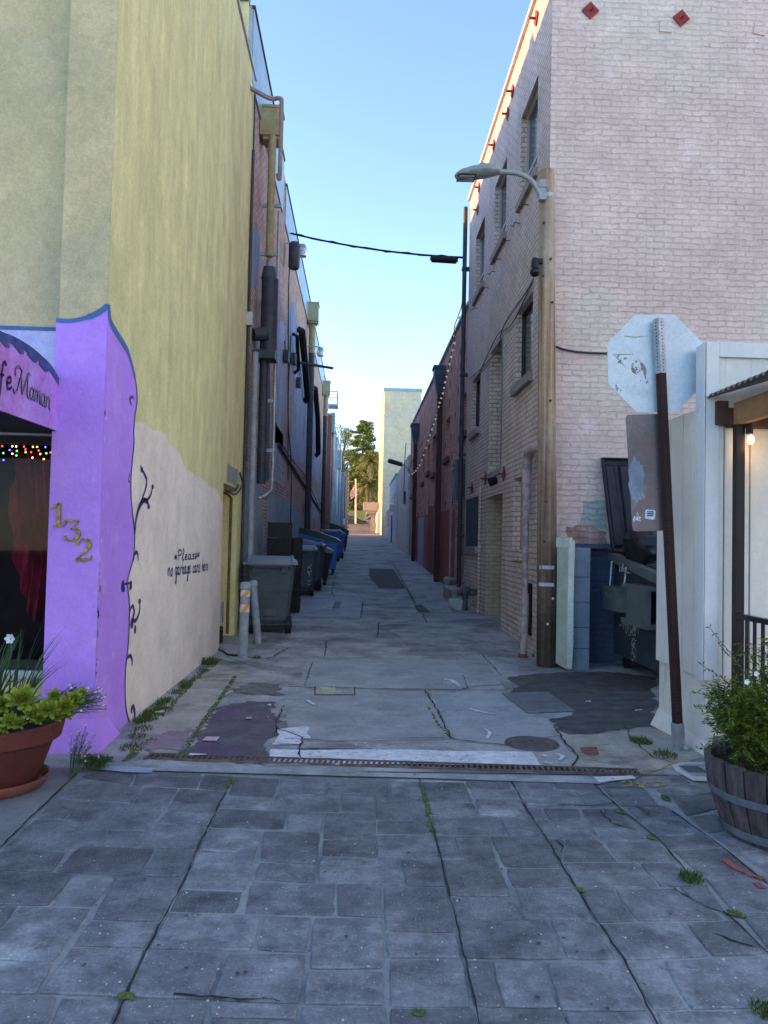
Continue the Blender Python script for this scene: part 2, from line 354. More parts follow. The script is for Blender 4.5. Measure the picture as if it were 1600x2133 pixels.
# pavers beyond the photograph's lower edge
yb = 2.33
for j in range(24):
    y1 = yb - j*.42; x = -6. + pr.uniform(0, .4)
    while x < 6:
        w = pr.choice([.28, .42, .56]); 
        add_paver([Vector(p) for p in ((x, y1-.41, 0), (x+w, y1-.41, 0), (x+w, y1, 0), (x, y1, 0))], pr.uniform(-.002, .002)); x += w+.006
for (xa, xb) in ((2.55, 9.0), ):
    for j in range(6):
        y1 = 5.0 - j*.44; x = xa
        while x < xb: add_paver([Vector(p) for p in ((x, y1-.43, 0), (x+.55, y1-.43, 0), (x+.55, y1, 0), (x, y1, 0))], 0); x += .56
pav.build('pavement', PAVER, kind='structure')
# smooth dark slab left of the long joint
SLAB = mat('smooth_slab', (.16,.175,.19), (.2,.215,.23), 4, .8, .003, 80, speck=(80, (.2,.22,.24), .1))
a_ = onZ(158, 1612); b_ = onZ(0, 1768)
d_ = (b_-a_).normalized(); e_ = b_ + d_*.25
MB().quad((-8, e_.y, 0), (e_.x-.01, e_.y, 0), (a_.x-.01, a_.y, 0), (a_.x-.01, 5.015, 0), (-8, 5.015, 0)).build('sidewalk_slab', SLAB, kind='structure')

# edge band of pale concrete in front of the drain, drain grate
def gpoly(name, px, mt, dz=.004, amp=.0, step=.1, seed=1, raw=False, kind='structure'):
    P = [onG(x, y) for (x, y) in px]
    if amp: P = [Vector((p.x, p.y, gz(p.y))) for p in jag(P, amp, step, seed)]
    mb = MB(); mb.add([p+Vector((0, 0, dz)) for p in P], [tuple(range(len(P)))])
    return mb.build(name, mt, kind=kind)
gpoly('drain_edging', [(205,1594),(320,1582),(640,1606),(1000,1616),(1335,1618),(1250,1634),(880,1622),(520,1612),(250,1604)], CONCL, -.001 if False else .004, .004, .2)
gpoly('blue_kerb_paint', [(185,1603),(205,1597),(318,1603),(316,1612),(262,1611)], mat('pale_blue_paint', (.3,.4,.5), (.24,.31,.38), 9, .7), .009, .004, .1)
gpoly('white_kerb_paint', [(1236,1621),(1318,1618),(1325,1625),(1248,1632)], WHITEP, .009, .003, .1)
A = onZ(305, 1577); B = onZ(1333, 1611)
dg = (B-A); Ld = dg.length; dx = dg.normalized(); dn = Vector((-dx.y, dx.x, 0))
gr = thing('drain_grate', A, 'long rusty slotted drain grate crossing the mouth of the alley', 'drain grate')
mb = MB()
hw = .055
for s in (-1, 1): mb.obox(A+dx*Ld/2+dn*s*hw+Vector((0, 0, .006)), dx*Ld/2, dn*.008, (0, 0, .008))
n = int(Ld/.036)
for i in range(n):
    c = A+dx*(i+.5)*Ld/n
    mb.obox(c+Vector((0, 0, .005)), dx*.0095+dn*.006, dn*hw, (0, 0, .007))
mb.build('grate_bars', mat('grate_iron', (.16,.13,.12), (.09,.06,.05), 14, .7, .001, 60, metal=.3), gr)
MB().obox(A+dx*Ld/2+Vector((0, 0, .001)), dx*Ld/2, dn*hw, (0, 0, .0015)).build('channel', DARK, gr)

# alley patches
gpoly('white_stripe', [(566,1563),(830,1563),(1108,1568),(1128,1597),(860,1593),(620,1594),(560,1590)], WHITEP, .006, .008, .02)
gpoly('pale_patch', [(575,1520),(645,1514),(645,1538),(632,1539),(625,1552),(572,1552)], WHITEP, .005, .02, .015, 4)
gpoly('pale_patch', [(800,1563+0),(620,1560),(622,1594),(545,1596),(560,1570),(585,1560)], mat('worn_pale', (.3,.33,.35), (.16,.17,.18), 9, .8, .003, 50), .004, .025, .015, 5)
STAIN = mat('stained_asphalt', (.08,.08,.09), (.13,.125,.135), 5, .85, .006, 80, big=[((.12,.05,.15), 1.5, .5, .68, .7), ((.2,.19,.2), 4, .6, .68, .5)], speck=(80, (.16,.16,.17), .12))
gpoly('stained_patch', [(385,1565),(405,1540),(425,1515),(440,1490),(470,1470),(520,1462),(570,1465),(580,1500),(572,1530),(560,1560),(545,1592),(470,1585),(400,1578)], STAIN, .005, .04, .018, 6)
gpoly('stained_patch', [(490,1436),(520,1424),(570,1426),(600,1438),(580,1448),(520,1448)], mat('worn_asphalt', (.09,.09,.095), (.2,.2,.205), 9, .85, .006, 60), .005, .06, .02, 7)
gpoly('old_slab', [(286,1512),(350,1452),(400,1408),(440,1385),(520,1390),(500,1425),(455,1465),(420,1510),(382,1568),(300,1574),(268,1560)], CONC2, .0025, .02, .03, 8)
gpoly('pink_stain', [(300,1545),(340,1522),(405,1522),(385,1562),(300,1572),(285,1562)], mat('pink_chalk', (.3,.22,.28), (.22,.2,.2), 6, .9, .003, 60), .006, .06, .02, 9)
gpoly('asphalt_apron', [(1060,1412),(1100,1405),(1200,1400),(1300,1402),(1362,1412),(1366,1508),(1340,1512),(1305,1520),(1250,1528),(1185,1531),(1160,1522),(1150,1500),(1196,1484),(1110,1487),(1050,1448),(1080,1430)], ASPH, .005, .035, .018, 10)
gpoly('old_slab', [(1165,1528),(1230,1533),(1310,1524),(1370,1510),(1450,1560),(1470,1580),(1400,1600),(1335,1610),(1200,1603),(1195,1570)], CONC2, .0035, .02, .03, 11)
gpoly('pale_slab', [(640,1370),(1010,1374),(1052,1436),(900,1436),(620,1432)], mat('slab_blue', (.27,.29,.31), (.35,.37,.39), 2, .75, .003, 50, big=[((.45,.46,.47), 3, .6, .7, .4), ((.18,.19,.21), 1.6, .55, .7, .6)]), .0025)
gpoly('pale_slab', [(590,1440),(890,1440),(940,1540),(640,1546),(600,1520)], mat('slab_blue2', (.25,.265,.28), (.34,.35,.355), 3, .75, .003, 50, big=[((.46,.46,.44), 4, .6, .7, .35), ((.17,.18,.19), 2, .5, .7, .6)]), .0025)
gpoly('pale_slab', [(895,1440),(1050,1450),(1110,1490),(1160,1540),(1120,1556),(950,1545)], MATS['slab_blue'], .0025, .008, .1)
gpoly('dark_patch', [(770,1184),(820,1186),(846,1226),(790,1226),(768,1200)], ASPH, .008, .01, .3, 12)
gpoly('dark_patch', [(862,1262),(878,1260),(896,1276),(872,1276)], ASPH, .008)
gpoly('pale_slab', [(882,1262),(950,1260),(955,1275),(896,1276)], CONCL, .006)
gpoly('pale_slab', [(890,1240),(935,1236),(945,1252),(880,1252)], mat('damp_slab', (.24,.26,.28), (.2,.22,.24), 4, .5), .006, .02, .2, 2)
gpoly('utility_slab', [(610,1243),(752,1245),(750,1288),(606,1284)], MATS['slab_blue'], .006)
mv = MB(); P4 = [onG(x, y)+Vector((0, 0, .012)) for (x, y) in ((672,1254),(713,1254),(708,1273),(650,1273))]
mv.add(P4, [(0, 1, 2, 3)]).build('vault_lid', mat('vault_lid_metal', (.4,.42,.43), (.16,.17,.18), 9, .6, .002, 20), label='worn pale rectangular vault lid in the alley floor beside the bins', cat='vault lid')
# faint pattern on lid
lidp = MB()
for k in range(5):
    a = P4[1].lerp(P4[2], .1+.17*k); b = P4[0].lerp(P4[3], .1+.17*k)
    lidp.add([a+Vector((-.02, -.05, .006)), a+Vector((-.02, .05, .006)), a.lerp(b, .35)+Vector((0, .05, .006)), a.lerp(b, .35)+Vector((0, -.05, .006))], [(0, 1, 2, 3)])
lidp.build('lid_paint_marks', mat('lid_marks', (.05,.045,.04), (.08,.07,.06), 30, .8), kind='structure')

# cracks and joints as narrow dark seams
crk = MB(); cr = random.Random(5)
def crack(pts, w=.012, j=.012, dz=.0085):
    P = [onG(x, y) for (x, y) in pts]; Q = []
    for a, b in zip(P, P[1:]):
        k = max(2, int((b-a).length/.07))
        for i in range(k):
            q = a.lerp(b, i/k) + Vector((cr.uniform(-j, j), cr.uniform(-j, j), 0)); q.z = gz(q.y); Q.append(q)
    Q.append(P[-1]); ws = [w*cr.uniform(.35, 1.2) for _ in Q]
    ribbon(crk, Q, ws, (0, 0, 1), dz)
for pts, w in [(([(600,1432),(760,1435),(890,1437),(960,1438),(990,1431),(1050,1426)]), .014), ([(886,1438),(910,1480),(940,1540)], .014), ([(590,1540),(700,1545),(820,1539),(930,1538)], .01), ([(940,1540),(1000,1548),(1060,1553),(1160,1535)], .016),
        ([(640,1370),(800,1373),(1000,1376)], .01), ([(1000,1358),(1045,1408)], .01), ([(965,1408),(976,1436)], .01), ([(970,1418),(1040,1408),(1058,1404)], .008), ([(1058,1406),(1150,1400),(1185,1388)], .007),
        ([(600,1330),(720,1338),(800,1340),(900,1345),(1000,1354),(1075,1358)], .016), ([(680,1336),(676,1370)], .012), ([(650,1381),(635,1430)], .01), ([(605,1352),(660,1350),(678,1350)], .008), ([(790,1297),(786,1328)], .02), ([(880,1278),(890,1300)], .02),
        ([(755,1252),(800,1261),(870,1254),(945,1253)], .02), ([(846,1225),(868,1268)], .02), ([(820,1175),(850,1228),(865,1256)], .02), ([(700,1214),(780,1216),(845,1226)], .02), ([(700,1188),(770,1192)], .016), ([(715,1168),(820,1172),(850,1176)], .02),
        ([(700,1196),(695,1212),(690,1240)], .014), ([(756,1255),(752,1287)], .015), ([(712,1150),(800,1152),(835,1150)], .02), ([(722,1135),(800,1138),(820,1137)], .02), ([(800,1155),(830,1190),(838,1215)], .012), ([(608,1288),(750,1289)], .014),
        ([(440,1418),(500,1424),(560,1425),(612,1428)], .012), ([(428,1446),(462,1452)], .008), ([(470,1368),(530,1390),(610,1392),(640,1388)], .01), ([(345,1530),(380,1522),(400,1518)], .008), ([(330,1548),(290,1552)], .008), ([(590,1470),(578,1500),(572,1535)], .012),
        ([(632,1538),(625,1560),(622,1592)], .014), ([(575,1518),(632,1538)], .01), ([(575,1550),(625,1553)], .01), ([(1155,1515),(1180,1550),(1205,1580),(1190,1600)], .015), ([(1180,1558),(1230,1556),(1270,1552)], .006), ([(1200,1580),(1260,1590),(1290,1596)], .006),
        ([(1300,1512),(1316,1540),(1360,1580),(1400,1590)], .01), ([(786,1298),(790,1310),(830,1326),(850,1345)], .006), ([(880,1365),(930,1372),(1000,1385)], .006), ([(960,1345),(985,1352),(1040,1350)], .007), ([(1030,1372),(1070,1386),(1130,1384)], .007)]:
    crack(pts, w)
for k in range(26):
    x_, y_ = cr.uniform(520, 1100), cr.uniform(1230, 1590); L_ = [(x_, y_)]
    if not (onG(x_, y_).x > -1.6 and onG(x_, y_).x < 2.2): continue
    for j_ in range(cr.randint(2, 5)): x_ += cr.uniform(-45, 45); y_ += cr.uniform(-9, 9); L_.append((x_, y_))
    crack(L_, .0045, .014)
crk.build('alley_joints', CRACK, kind='structure')
gm = MB()
for k in range(70):
    c_ = onG(cr.uniform(150, 1450), cr.uniform(1400, 2120)); R_ = cr.uniform(.004, .011)
    if c_.x < -1.7 and c_.y > 5: continue
    gm.add([(c_.x+R_*math.cos(a)*cr.uniform(.7, 1.1), c_.y+R_*math.sin(a)*cr.uniform(.7, 1.1), c_.z+.0075) for a in (0, .8, 1.6, 2.4, 3.2, 4, 4.8, 5.6)], [tuple(range(8))])
gm.build('gum_spots', mat('old_gum', (.05,.055,.06), (.08,.085,.09), 20, .8), kind='stuff')
# dark dirt in the long paving joints
dj = MB()
for pts in [[(489,1620),(465,1660),(410,1770),(376,1850),(330,1930),(262,2075),(225,2160)], [(160,1612),(60,1706),(0,1766)], [(1230,1625),(1260,1655),(1300,1690),(1370,1746),(1430,1815),(1500,1890),(1600,1985)], [(1062,1622),(1100,1690),(1140,1750),(1200,1850),(1245,1920),(1300,2000),(1372,2140)],
            [(874,1622),(895,1700),(915,1775),(945,1900),(975,2020),(1000,2140)], [(1400,1690),(1500,1760),(1600,1842)]]:
    P = [onZ(x, y) for x, y in pts]; Q = []
    for a, b in zip(P, P[1:]):
        k = max(2, int((b-a).length/.05)); Q += [a.lerp(b, i/k)+Vector((cr.uniform(-.003, .003), 0, 0)) for i in range(k)]
    Q.append(P[-1]); ribbon(dj, Q, [.008*cr.uniform(.4, 1.5) for _ in Q], (0, 0, 1), .0015)
for pts in [[(1090,1678),(1130,1682),(1180,1676),(1230,1680),(1290,1672)], [(1160,1752),(1175,1765),(1168,1782)], [(1250,1690),(1275,1715),(1340,1735)], [(1405,1850),(1450,1880),(1510,1905)], [(1490,1945),(1520,1960),(1590,1980)], [(360,2072),(420,2078),(480,2082),(560,2084),(610,2096)]]:
    P = [onZ(x, y) for x, y in pts]; Q = []
    for a, b in zip(P, P[1:]):
        k = max(2, int((b-a).length/.03)); Q += [a.lerp(b, i/k)+Vector((cr.uniform(-.006, .006), cr.uniform(-.006, .006), 0)) for i in range(k)]
    ribbon(dj, Q, [.009*cr.uniform(.2, 1.6) for _ in Q], (0, 0, 1), .004)
dj.build('pavement_joints', CRACK, kind='structure')
# spray paint marks on the ground
REDP = mat('red_spray', (.38,.07,.055), (.2,.1,.1), 30, .8); YELP = mat('yellow_spray', (.5,.42,.06), (.3,.28,.12), 30, .8)
def marks(lines, w, mt, name, dz=.006, seed=1):
    mb = MB(); r = random.Random(seed)
    for pts in lines:
        Q = smooth_line([onG(x, y) for x, y in pts], 5); ribbon(mb, Q, [w*r.uniform(.6, 1.3) for _ in Q], (0, 0, 1), dz)
    mb.build(name, mt, kind='structure')
marks([[(1510,1792),(1530,1808),(1560,1822)],[(1574,1840),(1590,1852)],[(1560,1824),(1590,1833)]], .035, REDP, 'red_spray_mark')
marks([[(1325,1680),(1345,1688),(1350,1698)]], .03, mat('faded_red_spray', (.15,.075,.085), (.11,.09,.1), 30, .8), 'faded_red_spray_mark')
marks([[(1292,1632),(1310,1628),(1315,1637),(1296,1640)],[(1325,1632),(1340,1640),(1332,1640),(1352,1628)],[(1352,1632),(1376,1630),(1383,1636),(1362,1640)]], .014, YELP, 'yellow_spray_mark')
marks([[(1330,1613),(1370,1605),(1400,1592),(1418,1588)]], .012, YELP, 'yellow_spray_mark')
marks([[(445,1372),(475,1378),(505,1384)],[(520,1342),(560,1338),(590,1342)]], .05, mat('mint_spray', (.16,.33,.28), (.12,.2,.18), 20, .8), 'mint_spray_mark', .007)
marks([[(925,1416),(940,1418),(957,1430)],[(790,1302),(830,1300),(870,1302)],[(870,1300),(850,1296)]], .05, WHITEP, 'white_scuff', .008)
marks([[(1130,1575),(1140,1578)],[(1160,1572),(1172,1578),(1165,1585)],[(1135,1590),(1150,1592)],[(1010,1520),(1020,1528),(1015,1540)],[(978,1478),(1000,1484),(1030,1490)],[(640,1460),(655,1470)]], .03, WHITEP, 'white_scuff', .0095)
gpoly('red_patch', [(1210,1560),(1240,1558),(1246,1575),(1222,1574)], mat('brick_red_stain', (.2,.08,.08), (.14,.1,.09), 12, .9), .008, .01, .04)

# manhole, metal plate, small boxes
def cover(name, px, py, r, mt, label, cat):
    c = onG(px, py); t = thing(name, c, label, cat)
    MB().lathe(c, [(0, .008), (r*.86, .009), (r*.87, .004), (r*.95, .004), (r*.96, .011), (r, .010), (r*1.01, 0)], 40).build('lid', mt, t)
    mb = MB()
    for i in range(7):
        a = -r*.6 + i*r*.2; h = math.sqrt(r*r*.6-a*a)*.8; mb.box(c.x-h, c.x+h, c.y+a-.006, c.y+a+.006, c.z+.009, c.z+.012)
    mb.build('tread_ribs', mt, t)
cover('manhole_cover', 1108, 1550, .2, mat('manhole_iron', (.1,.1,.105), (.15,.13,.13), 8, .6, .002, 50, metal=.3), 'round dark iron manhole cover in the alley floor near the white stripe', 'manhole cover')
P = [onG(x, y) for x, y in ((1046,1446),(1140,1444),(1197,1483),(1098,1487))]
pl = thing('metal_plate', P[3], 'ribbed steel plate set flush in the asphalt by the enclosure', 'floor plate')
MB().prism([p+Vector((0, 0, .006)) for p in P], (0, 0, .008)).build('plate', mat('plate_steel', (.17,.19,.205), (.23,.25,.265), 8, .55, .002, 40, metal=.3), pl)
mb = MB()
for i in range(1, 24):
    t = i/24; a = P[0].lerp(P[1], t).lerp(P[3].lerp(P[2], t), .04); b = P[3].lerp(P[2], t).lerp(P[0].lerp(P[1], t), .04); d = (b-a)/2; c = (a+b)/2+Vector((0, 0, .0155))
    mb.obox(c, d, Vector((.006, 0, 0)), (0, 0, .002))
mb.build('rib', MATS['plate_steel'], pl, kind=None)
P = [onG(x, y) for x, y in ((656,1431),(739,1433),(740,1449),(655,1449))]
gb = thing('gutter_box', P[3], 'small sunken grate box with frame in the middle of the alley floor', 'floor box')
MB().prism([p+Vector((0, 0, .004)) for p in P], (0, 0, .004)).build('frame', CRACK, gb)
MB().prism([sum(P, Vector())/4+(p-sum(P, Vector())/4)*.95+Vector((0, 0, .009)) for p in P], (0, 0, .003)).build('lid', CONC2, gb)
P = [onG(x, y) for x, y in ((666,1435),(698,1435),(700,1444),(676,1445))]
MB().prism([p+Vector((0, 0, .013)) for p in P], (0, 0, .003)).build('lid_paint', mat('yellow_chip', (.5,.52,.25), (.3,.3,.26), 20, .8), gb)
P = [onG(x, y) for x, y in ((1400,1597),(1420,1591),(1490,1592),(1500,1630),(1445,1628),(1408,1608))]
ub = thing('utility_cover', P[0], 'pale concrete utility box cover with ribbed lid beside the barrel planter', 'utility cover')
MB().prism([p+Vector((0, 0, .004)) for p in P], (0, 0, .008)).build('collar', mat('collar_concrete', (.5,.54,.56), (.4,.43,.45), 9, .8, .002, 50), ub)
cc = sum(P, Vector())/6
P2 = [cc+(p-cc)*.66 for p in P]
MB().prism([p+Vector((0, 0, .012)) for p in P2], (0, 0, .004)).build('lid', mat('lid_grey', (.25,.27,.28), (.32,.34,.35), 9, .8), ub)
mb = MB()
for i in range(7): mb.obox(cc+Vector((0, -.07+.022*i, .018)), (.065, 0, 0), (0, .0035, 0), (0, 0, .002))
mb.build('ribs', mat('rib_grey', (.13,.145,.15), (.1,.11,.115), 20, .8), ub)

# ================================================================== LEFT: YELLOW BUILDING
XL, XR = -1.8, 2.35
YW = mat('yellow_stucco', (.74,.68,.34), (.61,.56,.27), 4.0, .85, .006, 60, .2, streak=True, big=[((.47,.46,.2), 1.5, .5, .72, .5), ((.8,.66,.3), 2.5, .58, .72, .6), ((.45,.42,.18), 9, .58, .76, .35)], grain=0.11)
YF = mat('grey_green_stucco', (.62,.52,.29), (.52,.45,.26), 1.6, .85, .008, 40, .2, big=[((.42,.39,.27), 1.3, .5, .7, .5), ((.7,.62,.4), 2.6, .6, .74, .4)], grain=0.11)
CREAM = mat('cream_paint', (.82,.7,.58), (.7,.62,.52), 2.5, .8, .005, 45, .2, big=[((.58,.52,.43), 3.5, .6, .74, .4)], grain=0.08)
PURP = mat("purple_paint", (.5,.27,.86), (.45,.24,.8), 2.5, .75, .008, 45, .25, big=[((.68,.42,.84), 2.2, .56, .74, .6), ((.74,.52,.88), 8, .62, .74, .4), ((.36,.2,.55), 1.2, .6, .75, .3), ((.45,.19,.62), 5, .64, .74, .4)], grain=0.06)
BLUEL = mat('blue_line_paint', (.05,.13,.32), (.07,.17,.36), 8, .7, .003, 60)
VINE = mat('dark_vine_paint', (.035,.03,.13), (.05,.04,.16), 20, .7)
LAV = mat('lavender_paint', (.62,.62,.82), (.4,.44,.7), 3, .8, .006, 50)
yb_ = thing('yellow_building', (-5, 8, 0), 'tall yellow stucco building with purple corner pier and cream mural wall', 'building')
YP, YM = 5.41, 5.56
mb = MB()
D0, D1 = 10.21, 11.42
wall_mesh(mb, 'x', XL, YP, 11.9, -.05, 8.68, [(D0, D1, -.05, 2.2, .42, True)], .42, -1)
mb.quad((XL, 11.9, -.05), (-9, 11.9, -.05), (-9, 11.9, 8.68), (XL, 11.9, 8.68))
mb.quad((XL, YP, 8.68), (XL, 11.9, 8.68), (-9, 11.9, 8.68), (-9, YM, 8.68), (XL, YM, 8.68))
mb.quad((-9, YM, -.05), (-9, 11.9, -.05), (-9, 11.9, 8.68), (-9, YM, 8.68))
mb.build('side_wall', YW, yb_)
XP = -2.135
mb = MB()
mb.quad((XP, YP, -.05), (XL-.001, YP, -.05), (XL-.001, YP, 8.8), (XP, YP, 8.8))
mb.quad((XP, YP, -.05), (XP, YM, -.05), (XP, YM, 8.8), (XP, YP, 8.8)); mb.quad((XP, YP, 8.8), (XL, YP, 8.8), (XL, YM, 8.8), (XP, YM, 8.8))
wall_mesh(mb, 'y', YM, -9, XP, -.05, 8.9, [(-4.1, XP-.001, .52, 2.19, .18)], .18, 1)
mb.build('front_wall', YF, yb_)
MB().box(XL-.12, XL+.03, YP-.03, 11.95, 8.68, 8.74).build('roof_edge', mat('white_metal_edge', (.5,.52,.54), (.4,.42,.44), 8, .6), yb_)
MB().box(-9, -3.5, 5.75, 11.8, 8.68, 9.87).build('added_sun_blocker', YF, yb_)  # unseen block, added to keep the sun off the pink wall's near end
# painted areas on the alley side
PX = lambda L, x: [onX(a, b, x) for a, b in L]
vine_px = [(226.6,640),(231,672),(250,705),(266,732),(276,765),(283,800),(285,835),(281,862),(278,900),(278.6,924),(275,960),(272.5,994),(272.5,1036),(276.5,1078),(280,1121),(277,1163),(265.6,1209),(268.7,1253),(269,1290),(267,1337),(262,1384),(260,1431),(262.5,1478),(272,1515)]
vl = smooth_line(PX(vine_px, XL+.004), 5)
for v in vl: v.y = max(v.y, YP+.002)
vl.append(Vector((vl[-1].x, vl[-1].y+.02, -.05)))
mb = MB(); left = [Vector((XL+.004, YP, z)) for z in [p.z for p in vl]]
mb.add([p for pr_ in zip(left, vl) for p in pr_], [(2*i, 2*i+1, 2*i+3, 2*i+2) for i in range(len(vl)-1)])
mb.build('purple_paint', PURP, yb_)
MB().quad((XP, YP-.004, -.05), (XL+.004, YP-.004, -.05), (XL+.004, YP-.004, .3), (XP, YP-.004, .3)).build('purple_paint', PURP, yb_)
MB().add([(XP, YP-.006, .22), (XL+.006, YP-.006, .22), (XL+.006, YP+.3, .16), (XP, YP-.09, -.02), (XL+.07, YP-.09, -.02), (XL+.05, YP+.5, -.02)], [(0,3,4,1),(1,4,5,2)]).build('flared_base', PURP, yb_)
r = random.Random(17)
CHIP = mat('chipped_plaster', (.72,.6,.85), (.5,.4,.6), 20, .9)
for k in range(46):
    z = r.choice((r.uniform(.35, 1.35), r.uniform(.8, 1.2), r.uniform(.1, 2.6))); sz_ = r.uniform(.004, .016); cy_ = YP+r.uniform(0, .03)
    MB().add([(XL+.0052, cy_+sz_*r.uniform(.5, 1.3)*math.cos(a), z+sz_*r.uniform(.6, 2.2)*math.sin(a)) for a in (0, .9, 1.8, 2.7, 3.6, 4.5, 5.4)], [tuple(range(7))]).build('plaster_chip', CHIP if k % 4 else MATS['dark_vine_paint'], yb_)
# pier front, purple with a sweeping top border
top = smooth_line([onY(x, y, YP-.004) for x, y in ((117,667),(150,668),(185,660),(210,648),(227,634))], 5); top[-1].x = XL+.004
for p in top: p.x = min(p.x, XL+.004)
mb = MB(); mb.add([q for p in top for q in ((p.x, YP-.004, .3), tuple(p))], [(2*i, 2*i+1, 2*i+3, 2*i+2) for i in range(len(top)-1)])
mb.build('purple_paint', PURP, yb_)
mb = MB(); ribbon(mb, [p+Vector((0, -.003, .0)) for p in top], [.03]*12+[.04]*12, (0, -1, 0), .0)
ribbon(mb, [v+Vector((.003, 0, 0)) for v in vl[:32]], [.055]*16+[.04]*8+[.02]*8, (1, 0, 0), .0)
z1 = onY(60, 684, YM-.004).z
mb.box(-9, XP, YM-.008, YM-.0045, z1-.014, z1+.014)
mb.build('blue_border', BLUEL, yb_)
MB().quad((-9, YM-.004, 2.19), (XP, YM-.004, 2.19), (XP, YM-.004, z1), (-9, YM-.004, z1)).build('lavender_paint', LAV, yb_)
cream = PX([(285,878),(300,884),(320,893),(345,905),(353,925),(366,935),(376,948),(385,975),(400,987),(414,990),(432,1004),(446,1018),(456,1030),(464,1047)], XL+.004)
base_z = -.05; pts = jag(cream, .02, .05, 4, closed=False)
c2 = [p for p in vl if p.z < cream[0].z]
poly = pts + [Vector((XL+.004, D0-.002, base_z)), Vector((XL+.004, c2[-1].y, base_z))] + [Vector((XL+.004, p.y, p.z)) for p in c2[::-1]]
MB().add(poly, [tuple(range(len(poly)))]).build('cream_paint', CREAM, yb_)
# mural vine: line and curls
mb = MB(); lowv = [v+Vector((.004, 0, 0)) for v in vl if v.z < 2.7]
ribbon(mb, lowv, .02, (1, 0, 0), 0)
def curl(px, w):
    Q = smooth_line(PX(px, XL+.009), 6); n = len(Q); ribbon(mb, Q, [w*(.35+.65*math.sin(math.pi*min(1, (i+1)/n*1.0))) for i in range(n)], (1, 0, 0), 0)
curl([(281,1115),(284,1080),(291,1055),(300,1042),(308,1047),(311,1058)], .05); curl([(300,1042),(310,1038),(316,1025),(318,1012)], .03); curl([(291,1055),(303,1020),(306,1000),(300,985),(293,970)], .035)
curl([(278,1170),(281,1155),(285,1150),(288,1158),(288,1168)], .03); curl([(269,1290),(272,1270),(277,1262),(280,1275),(277,1290),(283,1292),(290,1278),(292,1262),(291,1247)], .035)
curl([(276,1288),(275,1300),(277,1306)], .07); curl([(281,1303),(282,1313),(280,1318)], .05); curl([(262,1384),(266,1370),(272,1366),(276,1376),(275,1388)], .03)
curl([(272,1512),(279,1500),(281,1485),(278,1472),(274,1478),(275,1486)], .045); curl([(258,1210),(256,1222),(260,1230)], .07); curl([(272,1210),(273,1220),(270,1227)], .06); curl([(259,1217),(273,1214)], .02)
curl([(271,985),(268,1000),(272,1005)], .012)
curl([(275,845),(271,832),(276,826),(280,832)], .02)
mb.build('mural_vine', VINE, yb_)
for (px, n) in (([(293,970),(299,975),(296,990)], 1), ([(309,1050),(313,1055),(309,1062)], 1), ([(317,1008),(321,1014),(317,1020)], 1), ([(289,1245),(294,1250),(291,1262)], 1)):
    P = PX(px, XL+.0095); c = sum(P, Vector())/3; MB().add([c+Vector((0, .035*math.cos(a*.5), .022*math.sin(a*.5))) for a in range(12)], [tuple(range(12))]).build('mural_leaf', VINE, yb_)
# stroke letters (x-height 1)
G = {'P': [[(.1,0),(.15,1.9)],[(.0,1.6),(.3,2.),(.75,1.7),(.6,1.1),(.15,.95)]], 'l': [[(0,.3),(.35,1.3),(.4,2.),(.2,2.),(.15,1),(.25,.05),(.5,.2)]],
 'e': [[(0,.45),(.4,.6),(.45,.95),(.2,1.),(.05,.5),(.2,.0),(.6,.3)]], 'a': [[(.5,.85),(.25,1),(.0,.5),(.2,0),(.42,.25),(.52,.8)],[(.56,1.05),(.54,.3),(.62,.0),(.82,.15)]],
 's': [[(.45,.9),(.2,1),(.1,.7),(.4,.4),(.3,0),(0,.1)]], 'n': [[(0,1),(.05,0)],[(.05,.5),(.3,1),(.5,.8),(.5,.1),(.65,0)]], 'o': [[(.3,1),(.05,.6),(.15,0),(.45,.1),(.5,.7),(.3,1)]],
 'g': [[(.5,.85),(.25,1),(.03,.5),(.2,.05),(.45,.3),(.5,1)],[(.5,1),(.5,-.6),(.3,-1.1),(.1,-.8),(.5,-.1)]], 'r': [[(.05,1),(.08,0)],[(.08,.6),(.25,.95),(.5,.95)]],
 'b': [[(.1,2),(.08,0)],[(.08,.2),(.4,0),(.5,.6),(.3,.95),(.08,.6)]], 'c': [[(.5,.8),(.3,1),(.05,.5),(.2,0),(.5,.15)]], 'h': [[(.1,2),(.05,0)],[(.05,.5),(.3,1),(.5,.8),(.5,0)]],
 'm': [[(0,1),(.05,0)],[(.05,.5),(.25,1),(.38,.8),(.38,0)],[(.38,.5),(.6,1),(.75,.8),(.75,.1),(.9,0)]], ' ': [],
 'f': [[(.7,1.8),(.5,2.1),(.3,1.6),(.2,.2),(.1,-.7),(-.1,-.8)],[(0,.9),(.5,1)]],
 'M': [[(-.5,.2),(-.3,-.05),(0,.2),(.35,1.2),(.5,2.),(.1,2.2),(-.3,1.8),(-.25,1.3)],[(.5,2.05),(.6,.5),(.7,0)],[(.7,0),(1.1,1.2),(1.4,2.),(1.65,1.9)],[(1.4,2.),(1.35,.6),(1.5,0),(1.75,.2)]],
 '1': [[(.1,1.6),(.35,2),(.35,.05)],[(.1,0),(.62,0)]], '*': [[(0,.3),(.5,1.2)],[(.1,1.2),(.4,.2)],[(0,.8),(.5,.6)]]}
def write(mb, text, fn, w, nrm, sp=.14, lift=0.0, seed=1, jit=.03):
    r = random.Random(seed); x = 0
    for ch in text:
        mx = 0
        for st in G.get(ch, []):
            Q = smooth_line([Vector((x+a+r.uniform(-jit, jit), b+r.uniform(-jit, jit), 0)) for a, b in st], 5)
            ribbon(mb, [fn(q.x, q.y) for q in Q], w, nrm, lift); mx = max(mx, max(a for a, b in st))
        x += (mx or .5) + sp
    return x
mb = MB(); A_ = onX(364, 1155, XL+.008); B_ = onX(417, 1151, XL+.008)
